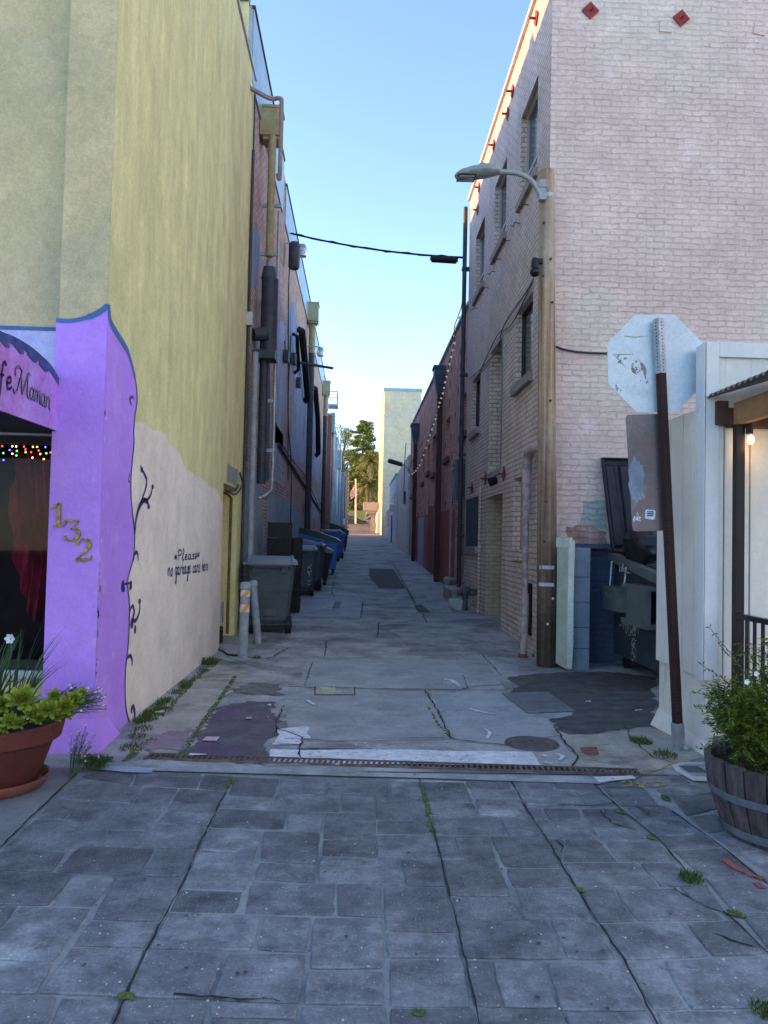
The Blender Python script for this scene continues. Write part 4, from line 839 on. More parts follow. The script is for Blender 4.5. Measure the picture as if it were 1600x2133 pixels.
def hrect(near, far, ytn, ybn, ytf, ybf, x=XR):
    a = onX(near, ytn, x); b = onX(near, ybn, x); c = onX(far, ytf, x); d = onX(far, ybf, x)
    return [min(a.y, b.y) if False else (a.y+b.y)/2, (c.y+d.y)/2, (b.z+d.z)/2, (a.z+c.z)/2]
up_w = [hrect(1120, 1084.7, 161, 350, 249, 415), hrect(1055, 1030, 331.5, 487, 392, 524), hrect(1009, 990.5, 453, 587, 499, 616)]
mid_w = [hrect(1109.5, 1074.5, 603, 773, 660, 808), hrect(1000, 983, 775, 889, 794.5, 903)]
tall = hrect(1046.5, 1019.5, 700, 970, 740, 988)
g1 = hrect(1089, 1069, 992.5, 1148, 997, 1143); g2 = hrect(1045, 1011.5, 1024.5, 1297, 1040, 1283); g3 = hrect(996, 972, 1033.6, 1138.7, 1041, 1137)
g2[2] = -.1
for h in up_w: h[2] -= .02
holes = [h+[.14] for h in up_w+mid_w] + [tall+[.35, True], g1+[.12, True], g2+[.45], g3+[.08]]
mb = MB(); wall_mesh(mb, 'x', XR, YC, YE, -.1, HP, holes, .2, 1)
mb.build('side_wall', PINKS, pk)
mb = MB().quad((XR, YC, -.1), (16, YC, -.1), (16, YC, 10.5), (XR, YC, 10.5))
mb.build('front_wall', PINK, pk)
MB().quad((XR, YC, HP), (XR, YE, HP), (16, YE, HP), (16, YC, HP)).quad((16, YC, 0), (16, YE, 0), (16, YE, HP), (16, YC, HP)).quad((XR, YE, 0), (16, YE, 0), (16, YE, HP), (XR, YE, HP)).quad((XR+.02, YC, HP), (XR+.02, YC+.02, HP), (16, YC+.02, 10.5), (16, YC+.02, HP)).build('roof', SILL, pk)
MB().box(XR-.05, XR+.3, YC-.05, YE+.03, HP, HP+.07).build('coping', mat('white_coping', (.6,.62,.63), (.5,.52,.53), 6, .5), pk)
MB().quad((XR, YC, HP+.07), (16, YC, HP+.07), (16, YC+.3, 10.5), (XR, YC+.3, 10.5))
def window(h, dep, glass=GLD, frame=FRW, sash=True, par=pk):
    a, b, c, d = h[:4]; f = MB(); x = XR+dep; t = .045
    f.box(x-.03, x+.02, a, a+t, c, d).box(x-.03, x+.02, b-t, b, c, d).box(x-.03, x+.02, a+t, b-t, d-t, d).box(x-.03, x+.02, a+t, b-t, c, c+t)
    if sash: f.box(x-.035, x+.01, a+t, b-t, c+(d-c)*.27, c+(d-c)*.27+.05)
    w = f.build('window', frame, par)
    MB().quad((x, a, c), (x, b, c), (x, b, d), (x, a, d)).build('pane', glass, w)
    if sash: MB().box(x-.008, x-.003, a+t, b-t, c+t, c+(d-c)*.27).build('lower_sash', mat('pale_screen', (.4,.45,.46), rough=.5), w)
    return w
for h in up_w:
    w = window(h, .12); MB().box(XR-.06, XR+.10, h[0]-.06, h[1]+.06, h[2]-.12, h[2]-.002).build('sill', SILL, w)
for h in mid_w:
    w = window(h, .12, sash=False, frame=mat('dark_win_frame', (.04,.04,.045))); MB().box(XR-.07, XR+.10, h[0]-.06, h[1]+.06, h[2]-.13, h[2]-.002).build('sill', SILL, w)
w = window(g3, .07, sash=False, frame=MATS['dark_win_frame']); MB().box(XR-.06, XR+.06, g3[0]-.04, g3[1]+.04, g3[2]-.13, g3[2]-.002).build('sill', SILL, w)
mb = MB()
n = 12
for i in range(n): y = g3[0]+.05+(g3[1]-g3[0]-.1)*i/(n-1); mb.cyl((XR-.01, y, g3[2]), (XR-.01, y, g3[3]), .012, n=6)
mb.build('bars', mat('bar_blue', (.05,.07,.1), rough=.5), w)
# tall recess, its narrow door and edge strip
MB().box(XR+.30, XR+.34, tall[0]+.05, tall[1]-.1, tall[2]+.02, tall[3]-.03).build('shutter_door', mat('steel_blue_door', (.1,.14,.2), (.14,.18,.24), 5, .5), pk)
MB().box(XR-.02, XR+.3, tall[0]-.03, tall[1]+.03, tall[2]-.1, tall[2]-.002).build('ledge', SILL, pk)
MB().box(XR-.012, XR+.0, tall[0]+.0, tall[0]+.05, tall[2], tall[3]).build('door_edge', mat('edge_steel', (.2,.24,.28), (.1,.12,.14), 9, .5), pk)
# doorway
dd = MB().box(XR+.40, XR+.45, g2[0], g2[1], -.05, g2[3]).build('door', mat('taupe_door', (.25,.2,.15), (.2,.16,.12), 3, .7), pk)
MB().box(XR+.02, XR+.4, g2[0]-.004, g2[0]+.02, 0, g2[3]).build('jamb', mat('dark_jamb', (.07,.055,.05), (.04,.035,.03), 9, .8), pk)
MB().box(XR+.0, XR+.4, g2[1]-.006, g2[1]+.02, 0, g2[3]).build('jamb', TAUPE, pk)
MB().box(XR-.04, XR+.4, g2[0], g2[1], -.02, .09).build('threshold', CONC2, pk)
MB().cyl((XR-.01, g2[0]+.5, g2[3]+.25), (XR-.14, g2[0]+.5, g2[3]+.2), .06, .08, 10).build('door_lamp', DARK, pk)
MB().box(XR-.05, XR+.12, g1[0]-.04, g1[1]+.04, g1[2]-.14, g1[2]-.002).build('sill', PINKS, pk)
MB().box(XR+.118-.005, XR+.125, g1[0], g1[1], g1[2], g1[3]).build('blocked_panel', mat('taupe_panel', (.38,.3,.27), (.3,.25,.23), 2, .8, big=[((.3,.34,.36), 3, .64, .68, .7)]), pk)
# base plinth smear
# anchor plates (red diamonds)
REDM = mat('red_plate', (.3,.035,.03), (.2,.03,.03), 20, .6)
def plate_x(y, z, s=.12):
    mb = MB(); mb.prism([(XR-.012, y, z+s), (XR-.012, y+s, z), (XR-.012, y, z-s), (XR-.012, y-s, z)], (-.012, 0, 0)); mb.cyl((XR-.02, y, z), (XR-.11, y, z), .018, n=6)
    return mb.build('anchor_plate', REDM, pk)
for (px, py) in ((1119,38),(1069,190),(1059,237),(1030,302),(999,390),(996,437),(1051.5,987),(1013,997),(984.5,1016)):
    q = onX(px, py, XR); plate_x(q.y, q.z, .12 if py < 900 else .13)
q = onX(1128, 0, XR)
for (px, py, rot) in ((1230,22,0),(1419,38,.1)):
    q = onY(px, py, YC-.012); s = .115; mb = MB()
    mb.prism([(q.x+s*math.sin(a+rot), YC-.012, q.z+s*math.cos(a+rot)) for a in (0, math.pi/2, math.pi, 1.5*math.pi)], (0, -.012, 0)); mb.cyl((q.x, YC-.02, q.z), (q.x+.015, YC-.1, q.z-.01), .014, n=6)
    mb.build('anchor_plate', REDM, pk)
for (px, py, rot) in ((1387,54,.785),(1583,60,.95)):
    q = onY(px, py, YC-.01); s = .11; MB().prism([(q.x+s*math.sin(a+rot), YC-.004, q.z+s*math.cos(a+rot)) for a in (0, math.pi/2, math.pi, 1.5*math.pi)], (0, -.012, 0)).build('painted_plate', PINK, pk)
# iron hooks row
for (px, py) in ((1101,427),(1083,465),(1063,502),(1044,540),(1032,566),(1018,600),(1006,614),(994,642)):
    q = onX(px, py, XR); MB().tube([(XR, q.y, q.z), (XR-.08, q.y-.02, q.z), (XR-.1, q.y+.02, q.z-.05), (XR-.14, q.y, q.z-.03)], .008, 5).build('iron_hook', RUST, pk)

# paint patches on the front
def fsheet(px, mt, d=.005, amp=.015, seed=1, name='paint_patch'):
    P = [onY(x, y, YC-d) for x, y in px]; Q = jag(P, amp, .06, seed); Q = [Vector((p.x, YC-d, p.z)) for p in Q]; return MB().add(Q, [tuple(range(len(Q)))]).build(name, mt, pk)
GRP = mat('grey_green_patch', (.38,.45,.43), (.34,.4,.39), 4, .8, .006, 26, brick=PB, crease=.012)
fsheet([(1215,1045),(1262,1042),(1266,1104),(1208,1102)], GRP)
PK2 = mat('light_pink_patch', (.50,.44,.45), (.47,.41,.43), 2, .8, .006, 26, brick=PB, crease=.012); PK3 = mat('buff_patch', (.45,.43,.37), (.41,.39,.34), 2, .8, .006, 26, brick=PB, crease=.012)
PKS = mat('pink_spray_patch', (.56,.36,.44), (.5,.38,.43), 1.2, .8, .006, 26, brick=PB, crease=.012)
BRX = mat('bare_brick', (.3,.16,.12), (.2,.12,.1), 9, .9, .006, 50)
fsheet([(1180,1095),(1215,1098),(1268,1108),(1268,1140),(1195,1142),(1178,1130)], mat('worn_brick', (.42,.32,.31), (.3,.17,.14), 6, .9, .006, 30, brick=PB, crease=.012), .006, .03, 9, 'worn_paint')
# dark bottom strip painted slate on the enclosure
# left drain pipe on the pink side
PPK = mat('flaking_pipe', (.4,.31,.3), (.2,.22,.25), 9, .7, .003, 30, coord='world', lo=.5, hi=.56)
xd = XR-.12; a = onX(1098, 960, xd); b = onX(1085, 1365, xd); ym = a.y
pts = [(XR, ym-.75, a.z+.12), (xd, ym-.5, a.z+.12), (xd, ym-.15, a.z+.1), (xd, ym, a.z-.05), (xd, ym, a.z-.5)]
MB().tube(smooth_line(pts, 4), [.066]*17, 12).build('drain_elbow', PPK, pk, smooth=True)
zz = lambda py: onX(1092, py, xd).z
mb = MB().tube([(xd, ym, zz(1020)), (xd, ym, zz(1150)), (xd, ym, zz(1235))], .04, 12); mb.tube([(xd, ym, zz(1025)), (xd, ym, zz(1065))], .058, 12); mb.tube([(xd, ym, zz(1148)), (xd, ym, zz(1155))], .052, 12)
mb.tube([(xd, ym, zz(985)), (xd, ym, zz(1030))], .048, 12)
mb.tube(smooth_line([(xd, ym, zz(1235)), (xd, ym-.02, zz(1270)), (xd-.03, ym-.12, zz(1310)), (xd-.05, ym-.15, zz(1365)-.05)], 4), .05, 12)
mb.build('drainpipe', PPK, pk, smooth=True)
MB().lathe((xd-.05, ym-.15, 0), [(.07, 0), (.062, .03), (.053, .05)], 12).build('red_base', mat('dull_red', (.2,.06,.05), (.13,.05,.045), 20, .8), pk)
MB().box(XR-.02, XR+.0, ym+.1, ym+.45, .25, .95).build('dark_hatch', DARK, pk)
q = onX(1001, 1000, XR-.03); MB().tube([(XR-.03, q.y, q.z), (XR-.03, q.y, .1)], .022, 8).build('conduit', PINKS, pk)
# black corner drain between pink and red buildings
bd = MB(); yq2 = YE+.0
bd.tube([(XR-.1, yq2, onX(982, 395, XR-.1).z), (XR-.1, yq2, gz(17))], .05, 10)
for z in (7.6, 5.2, 3.4, 1.6): bd.box(XR-.16, XR+.02, yq2-.07, yq2+.07, z, z+.06)
bd.build('downspout', BLKP, pk, smooth=False)
# wires on the pink wall
for L in ([(1112,580),(1095,610),(1060,660),(1045,690),(1035,730),(1000,770),(978,790)], [(1110,585),(1085,640),(1062,680),(1035,700),(1000,775)]):
    P = PX(L, XR-.03); MB().tube(smooth_line(P, 4), .01, 5).build('cable', BLKP, pk)
P = [onY(x, y, YC-.03) for x, y in ((1158,722),(1180,729),(1215,734),(1270,736),(1300,735))]
MB().tube(smooth_line(P, 4), .014, 6).build('cable', BLKP, pk)
# meter and regulator pipes at the black doorway of the red building
# utility pole with LED street lamp
WOOD = mat('pole_wood', (.44,.32,.22), (.19,.125,.085), .45, .85, .006, 22, .2, wood=True, lo=.38, hi=.62, big=[((.45,.42,.38), .45, .5, .65, .5)])
WOODD = mat('pole_wood_dark', (.17,.09,.05), (.025,.017,.014), 1.0, .8, .006, 22, .2, wood=True)
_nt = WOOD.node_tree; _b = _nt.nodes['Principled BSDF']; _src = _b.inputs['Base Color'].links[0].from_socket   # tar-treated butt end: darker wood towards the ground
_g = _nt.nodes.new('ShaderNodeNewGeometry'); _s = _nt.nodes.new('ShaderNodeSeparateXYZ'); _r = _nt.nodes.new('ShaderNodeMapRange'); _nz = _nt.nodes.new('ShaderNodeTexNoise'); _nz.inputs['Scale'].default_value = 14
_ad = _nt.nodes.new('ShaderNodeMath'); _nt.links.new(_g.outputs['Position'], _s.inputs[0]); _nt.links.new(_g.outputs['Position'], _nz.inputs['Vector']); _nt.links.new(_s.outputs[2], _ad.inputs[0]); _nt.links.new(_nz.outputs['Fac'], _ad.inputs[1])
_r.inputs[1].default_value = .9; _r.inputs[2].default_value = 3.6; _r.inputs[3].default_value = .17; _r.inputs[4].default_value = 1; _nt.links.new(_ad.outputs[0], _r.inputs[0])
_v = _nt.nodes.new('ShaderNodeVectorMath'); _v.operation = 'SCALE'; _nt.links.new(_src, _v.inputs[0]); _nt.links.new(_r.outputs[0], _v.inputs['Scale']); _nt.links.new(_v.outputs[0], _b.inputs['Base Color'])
pb_ = onY(1140, 1390, 9.35); pt = onY(1139, 357, 9.35)
up_ = thing('utility_pole', (pb_.x, 9.35, 0), 'weathered wooden utility pole at the corner of the pink building', 'utility pole')
def pole(z0, z1, m_, nm, r0, r1):
    mb = MB(); P = []; n = 26
    for i in range(9):
        t = i/8; z = z0+(z1-z0)*t; x = pb_.x+(pt.x-pb_.x)*(z/pt.z); P.append((Vector((x, 9.35, z)), r0+(r1-r0)*t))
    rr = random.Random(3); jit = [1+rr.uniform(-.035, .03) for _ in range(n)]
    vs = [c+Vector((math.cos(2*math.pi*j/n), math.sin(2*math.pi*j/n), 0))*r*jit[j] for c, r in P for j in range(n)]
    mb.add(vs, [(i*n+j, i*n+(j+1) % n, (i+1)*n+(j+1) % n, (i+1)*n+j) for i in range(8) for j in range(n)] + [tuple(8*n+j for j in range(n))])
    return mb.build(nm, m_, up_, smooth=False)
zc = onY(1140, 1130, 9.35).z
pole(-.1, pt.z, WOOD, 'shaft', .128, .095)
mb = MB(); z2 = pt.z; mb.lathe((pt.x, 9.35, 0), [(.102, z2-.35), (.104, z2-.34), (.104, z2-.31), (.1, z2-.3)], 20); mb.build('strap', STEEL, up_)
for py in (1182, 1218):
    z = onY(1134, py, 9.2).z; mb = MB()
    vs = []; c = Vector((pb_.x, 9.35, z))
    for j in range(9):
        a = math.radians(190+j*12); vs += [c+Vector((.136*math.cos(a), .136*math.sin(a), -.022)), c+Vector((.136*math.cos(a), .136*math.sin(a), .022))]
    mb.add(vs, [(2*i, 2*i+2, 2*i+3, 2*i+1) for i in range(8)]).build('reflective_band', mat('reflective_band', (.42,.47,.55), (.35,.4,.48), 20, .4), up_)
mb = MB()
for (px, py) in ((1132,465),(1147,540),(1131,575),(1150,630),(1146,835),(1137,1045),(1133,1128),(1155,1240),(1144,1288)): MB().cyl(onY(px, py, 9.24), onY(px, py, 9.24)+Vector((0, -.03, 0)), .014, n=6).build('bolt', RUST, up_)
mb = MB(); rr = random.Random(5)
for (px, py) in ((1152,1247),(1141,1300)): q = onY(px, py, 9.22); mb.sphere(q, .018, 6, 4)
mb.build('paper_scrap', mat('scrap_white', (.6,.6,.55)), up_)
# the lamp
zl = pt.z; lm = thing('street_lamp', (pt.x-.1, 9.3, zl-.3), 'grey LED street lamp on a curved arm at the top of the wooden pole', 'street lamp')
LG = mat('lamp_grey', (.26,.3,.3), (.3,.34,.34), 6, .45, .0005, 40, metal=.2)
A2 = [onY(x, y, 9.2) for x, y in ((1128,412),(1122,398),(1112,382),(1096,368),(1074,360),(1048,358),(1034,358))]
MB().tube(smooth_line(A2, 4), .033, 10).build('arm', LG, lm, smooth=True)
mb = MB(); q = A2[0]; mb.box(q.x-.03, q.x+.05, 9.17, 9.25, q.z-.03, q.z+.22); mb.tube([(q.x-.02, 9.2, q.z-.01), (q.x+.08, 9.25, q.z+.03)], .02, 6); mb.box(q.x-.05, q.x+.06, 9.16, 9.24, q.z+.12, q.z+.15)
mb.build('bracket', LG, lm)
L0 = onY(947, 366, 9.2); L1 = onY(1040, 356, 9.2)
# cobra head: lofted sections along x
mb = MB(); secs = [(0,.0,.012,-.01),(.04,.05,.035,-.035),(.15,.095,.06,-.055),(.4,.12,.085,-.06),(.7,.115,.1,-.055),(.9,.085,.09,-.045),(1.0,.06,.06,-.04)]
n = 14; vs = []; LL = L1.x-L0.x
for (t, w_y, hz_, lz) in secs:
    for j in range(n):
        a = 2*math.pi*j/n; cy = math.cos(a); sz_ = math.sin(a)
        vs.append((L0.x+LL*t, 9.2+(w_y+.01)*cy, L0.z+(L1.z-L0.z)*t+(hz_*sz_ if sz_ > 0 else -lz*sz_*1.0 if lz < 0 else 0) + .0))
mb.add(vs, [(i*n+j, i*n+(j+1) % n, (i+1)*n+(j+1) % n, (i+1)*n+j) for i in range(len(secs)-1) for j in range(n)] + [tuple(range(n)), tuple((len(secs)-1)*n+j for j in range(n))])
mb.build('housing', LG, lm, smooth=True)
qx = L0.x+LL*.62; MB().lathe((qx, 9.2, L0.z+.09), [(.045, 0), (.045, .06), (.038, .075), (.001, .077)], 14).build('photocell', LG, lm, smooth=True)
MB().box(L0.x+LL*.06, L0.x+LL*.46, 9.1, 9.3, L0.z-.028, L0.z-.012).build('led_panel', mat('led_panel', (.02,.022,.025), rough=.2), lm)
for k in range(3): MB().box(L0.x+LL*.09, L0.x+LL*.43, 9.12+k*.065, 9.15+k*.065, L0.z-.033, L0.z-.027).build('led_row', mat('led_lens', (.6,.65,.7), rough=.1), lm)
# camera / horn on the pole
q = onY(1115, 563, 9.2); ct = thing('security_camera', q, 'black dome camera fixed to the side of the wooden pole', 'camera')
MB().sphere(q+Vector((-.005, 0, -.02)), .062, 14, 8).build('dome', mat('dome_black', (.006,.006,.008), rough=.15), ct, smooth=True)
MB().tube([q+Vector((0, 0, .02)), q+Vector((.0, 0, .1)), q+Vector((.02, 0, .13))], .05, 12).box(q.x-.04, q.x+.09, 9.17, 9.24, q.z+.09, q.z+.14).build('mount', BLACK, ct)

# ================================================================== RIGHT: RED BRICK BUILDING
RBK = mat('red_brick', (1,1,1), (.82,.8,.8), 1.4, .9, .004, 60, .2, brick=(.2,.072,.01,.010,(.62,.3,.23),(.46,.2,.155),(.6,.46,.4)), big=[((.32,.14,.11), 1, .52, .7, .5), ((.5,.38,.34), 2.4, .62, .74, .4)])
rb = thing('red_building', (6, 26, 0), 'low red brick building with arched slit windows and dark red drainpipes', 'building')
HR = 6.85; YR = 36.4
rw = []
for (n_, f_, a1, a2, a3, a4) in ((973, 959, 812, 898, 824, 905), (934.5, 925, 862, 950, 880, 956), (905.5, 898, 905, 985, 912, 986), (893.5, 888, 924, 982, 930, 984), (882, 877.5, 945, 1003, 950, 1005), (860.5, 855.5, 985, 1030, 990, 1032)):
    rw.append(hrect(n_, f_, a1, a2, a3, a4))
door = [17.35, 19.0, .3, 3.2]
door2 = hrect(881, 869, 1075, 1176, 1080, 1174); door2[2] = gz(door2[0])
bvent = hrect(899, 895, 1152, 1186, 1154, 1184)
top_w = hrect(967, 961, 712, 740, 725, 745)
mb = MB(); wall_mesh(mb, 'x', XR+.04, YE, YR, -.1, HR, [h+[.16, True] for h in rw]+[door+[.4, True], top_w+[.1, True]], .16, 1)
mb.quad((XR+.04, YE, HR), (XR+.04, YR, HR), (14, YR, HR), (14, YE, HR)); mb.quad((XR+.04, YR, 0), (14, YR, 0), (14, YR, HR), (XR+.04, YR, HR)); mb.quad((14, YE, 0), (14, YR, 0), (14, YR, HR), (14, YE, HR))
mb.build('brick_wall', RBK, rb)
for h in rw: MB().box(XR-.04, XR+.14, h[0]-.05, h[1]+.05, h[2]-.14, h[2]-.003).build('sill', mat('red_sill', (.2,.09,.08), (.15,.07,.07), 9, .9, .004, 40), rb)
MB().box(XR-.02, XR+.3, YE+.02, YR+.03, HR, HR+.06).build('coping', MATS['white_coping'], rb)
RPN = mat('red_painted', (.48,.12,.1), (.4,.1,.09), 3, .8, .004, 30, brick=(.2,.072,.01,.006,(1,1,1),(.95,.93,.93),(.85,.8,.8)))
mb = MB().quad((XR+.033, YE+.02, 0), (XR+.033, YE+.02, 2.4), (XR+.033, door[0], 2.4), (XR+.033, door[0], 0)).quad((XR+.033, door[1], .1), (XR+.033, door[1], 2.3), (XR+.033, 34, 2.5), (XR+.033, 34, .5)); mb.build('painted_dado', RPN, rb)
MB().box(XR+.36, XR+.42, door[0], door[1], .3, 3.2).build('door', mat('black_door', (.01,.013,.025), (.02,.025,.04), 5, .6), rb)
MB().quad((XR+.025, door2[0], door2[2]), (XR+.025, door2[1], door2[2]+.1), (XR+.025, door2[1], door2[3]), (XR+.025, door2[0], door2[3])).build('pale_panel', mat('pale_door_panel', (.36,.42,.5), (.3,.36,.44), 3, .8, .003, 30, brick=(.2,.072,.01,.006,(1,1,1),(.97,.97,.97),(.85,.85,.85))), rb)
q = hrect(901.5, 895, 1060, 1186, 1062, 1184); MB().quad((XR+.028, 24.6, gz(24)), (XR+.028, 26.5, gz(26)), (XR+.028, 26.5, 2.7), (XR+.028, 24.6, 2.6)).build('red_panel', mat('oxide_panel', (.26,.07,.06), (.2,.06,.055), 3, .8), rb)
DKR = mat('maroon_pipe', (.05,.018,.022), (.09,.03,.03), 6, .6); NAVY = mat('navy_header', (.05,.08,.13), (.07,.1,.15), 6, .6)
def leader(px, py, lbl=None):
    a = onX(px, py, XR-.1); y = a.y; z = a.z
    mb = MB(); mb.box(XR-.28, XR+.02, y-.24, y+.24, z-.22, z+.02); mb.add([(XR-.28,y-.24,z-.22),(XR+.02,y-.24,z-.22),(XR+.02,y+.24,z-.22),(XR-.28,y+.24,z-.22),(XR-.17,y-.09,z-.8),(XR-.01,y-.09,z-.8),(XR-.01,y+.09,z-.8),(XR-.17,y+.09,z-.8)], [(0,1,5,4),(1,2,6,5),(2,3,7,6),(3,0,4,7)]); mb.box(XR-.31, XR+.03, y-.27, y+.27, z-.03, z+.05)
    mb.build('leader_head', NAVY, rb)
    MB().box(XR-.17, XR-.01, y-.09, y+.09, gz(y)-.05, z-.75).build('downspout', DKR, rb)
leader(917, 768); leader(866, 886)
# small soldier vents & pale specks on wall
mb = MB(); r = random.Random(12)
for k in range(40):
    y = r.uniform(17.5, 35); z = r.uniform(2.4, 6.4); mb.box(XR+.03, XR+.037, y, y+.05, z, z+.16)
for k in range(8): y = 19.5+k*1.6; mb.box(XR+.03, XR+.037, y, y+.1, 2.45, 2.6)
mb.build('vent_slots', DARK, rb)
# electrical boxes beside the black door
mb = MB(); mb.box(XR-.18, XR+.04, 17.25, 17.6, 2.45, 3.35); mb.build('meter_box', mat('box_slate', (.1,.13,.16), (.08,.1,.12), 6, .6), rb)
MB().tube([(XR-.03, 19.3, 3.4), (XR-.03, 19.3, .6)], .03, 8).build('conduit', GREYP, rb)
MB().tube([(XR-.03, 17.2, 2.5), (XR-.03, 17.2, .6)], .02, 8).build('conduit', GREYP, rb)
MB().box(XR-.05, XR+.05, 17.2, 19.3, 3.25, 3.32).build('door_lintel', GREYP, rb)
# string lights hanging along the right-hand walls
sl_ = thing('string_lights', (2.2, 17, 5), 'string of small pale bulbs looping from the black drainpipe along the red wall', 'string lights')
SB = [(969,547),(966,585),(962,630),(955,655),(946,680),(946,709),(938.6,738),(932.5,767),(926.5,791),(922,814),(915,834),(911,851),(906.6,868),(899,890),(891,913),(882,944),(873,965),(865.5,977),(858,984),(851,986)]
P = []
for i, (a, b) in enumerate(SB):
    P.append(onX(a+1, b, 2.2 if i else 2.25))
ys0 = [p.y for p in P]
cp = smooth_line(P, 4); MB().tube(cp, .012, 5).build('cord', BLKP, sl_)
for p in P[3:]:
    for q in (p,): MB().sphere(q+Vector((0, 0, -.07)), .032, 8, 6).build('bulb', mat('pale_bulb', (.5,.48,.43), rough=.3, emit=((1,.85,.65), .05)), sl_)
for a, b in zip(P[4:], P[5:]):
    q = a.lerp(b, .5); MB().sphere(q+Vector((0, 0, -.07)), .028, 8, 6).build('bulb', MATS['pale_bulb'], sl_)
# overhead cable with black splice case
ca = onX(606, 486, XL+.02); cb_ = Vector((XR-.1, YE, onX(977, 513, XR-.1).z))
oc = thing('overhead_cable', (0, 18, cb_.z), 'black overhead cable crossing the alley between the brick walls', 'cable')
mids = []
for i in range(17):
    t = i/16; p = ca.lerp(cb_, t); p.z = ca.z+(cb_.z-ca.z)*t - .42*4*t*(1-t)*.25; mids.append(p)
MB().tube(mids, .022, 6).build('wire', DARK, oc); r = random.Random(2)
MB().tube([p+Vector((0, 0, .05*math.sin(i*1.9)*.6)) for i, p in enumerate(mids)], .012, 5).build('wire', DARK, oc)
e0 = mids[13]; e1 = mids[15].lerp(mids[16], .4)
spc = MB().tube([e0+Vector((0, 0, -.07)), e0.lerp(e1, .03)+Vector((0, 0, -.07)), e0.lerp(e1, .06)+Vector((0, 0, -.07)), e0.lerp(e1, .94)+Vector((0, 0, -.07)), e0.lerp(e1, .97)+Vector((0, 0, -.07)), e1+Vector((0, 0, -.07))], [.05, .05, .085, .085, .05, .05], 12)
tag(spc.build('splice_case', mat('splice_black', (.01,.012,.014), rough=.6)), 'black ribbed splice case hung on the overhead cable', 'splice case')

# ================================================================== RIGHT: FAR BUILDINGS
GW = mat('grey_white_wall', (.62,.62,.62), (.54,.55,.55), 1.2, .85, .003, 20, streak=True, big=[((.28,.3,.3), 1.5, .56, .75, .5)])
LW = mat('lavender_wall', (.7,.68,.78), (.62,.62,.72), 1.4, .8, .003, 20, streak=True)
t = block('grey_building', 'plain grey rendered building next after the red brick one on the right', 2.3, 12, 36.5, 46, 5.55, GW); MB().box(2.2, 2.31, 38, 38.5, 3.3, 3.9).build('meter_box', BLKP, t)
MB().tube([(2.2, 37, 6.2), (2.15, 37.2, 5.2), (2.2, 38, 4.2), (2.25, 40, 4.0)], .02, 5).build('cable', BLKP, t)
t = block('lavender_building', 'pale lavender building with small windows and a door on the right', 2.2, 12, 46.2, 56, 5.4, LW, cap=MTL)
for (y, z, h) in ((47.5, 3.6, .9), (50, 3.5, .9), (53, 3.4, .8)): w = MB().box(2.17, 2.21, y, y+.8, z, z+h).build('window', mat('white_frame', (.5,.5,.5)), t); MB().box(2.16, 2.172, y+.1, y+.7, z+.1, z+h-.1).build('pane', GLD, w)
MB().box(2.15, 2.21, 50.5, 51.6, 1.3, 3.1).build('door', mat('slate_door', (.06,.08,.1)), t); MB().box(1.95, 2.2, 48.6, 49.1, 3.3, 3.7).build('wall_unit', GW, t)
t = block('pink_building', 'small pale pink building tucked before the tall tower', 2.35, 12, 58, 66, 3.9, mat('soft_pink', (.6,.38,.34), (.52,.34,.3), 2, .85)); MB().box(2.3, 2.36, 58, 66, 1.2, 2.5).build('white_dado', LW, t)
q = onG(838, 1155)
TWR = mat('tower_concrete', (.68,.58,.38), (.58,.5,.35), .5, .85, .004, 10, .2, brick=(.9,.4,.03,.006,(1,1,1),(.96,.96,.95),(.93,.93,.92)), big=[((.54,.54,.46), .35, .5, .65, .7), ((.44,.42,.28), .9, .58, .75, .4)])
t = thing('tower', (3.6, 74, 1.8), 'tall windowless pale concrete tower rising above the far end of the alley', 'tower')
MB().box(2.02, 5.3, 68, 82, 1.4, 14.75).build('walls', TWR, t); MB().box(1.95, 5.38, 67.93, 82.1, 14.75, 15.0).build('coping', MTL, t)
for k in range(5): MB().box(1.97, 2.02, 69.5+k*2.5, 70.6+k*2.5, 4.0, 13.6).build('pilaster', TWR, t)
MB().box(5.3, 6.1, 69, 70, 12.3, 12.9).build('ledge', GW, t)
tag(MB().box(5.4, 20, 69, 80, 1.4, 5).build('rear_building', GW), 'grey flat building mass hidden mostly behind the pink one', 'building')
# flood lamp on arm by the grey building
q = onX(858, 1000, 2.2); qa = onY(838, 968, q.y-.3); qb = onY(808, 959, q.y-.3)
fl2 = thing('alley_lamp', qa, 'long black lamp head on a thin arm beside the grey building', 'lamp')
MB().tube([qb, qb.lerp(qa, .1), qa], [.05, .1, .09], 8).build('lamp_head', BLKP, fl2); MB().tube(smooth_line([qa, (2.1, qa.y, qa.z-.3), (2.2, qa.y, qa.z-1.2), (2.3, qa.y+.2, qa.z-1.6)], 4), .025, 6).build('arm', STEEL, fl2)
MB().tube([(2.0, qa.y, qa.z-.3), (2.05, 30, 4.6), (2.2, 27, 5.)], .012, 5).build('cable', BLKP, fl2)

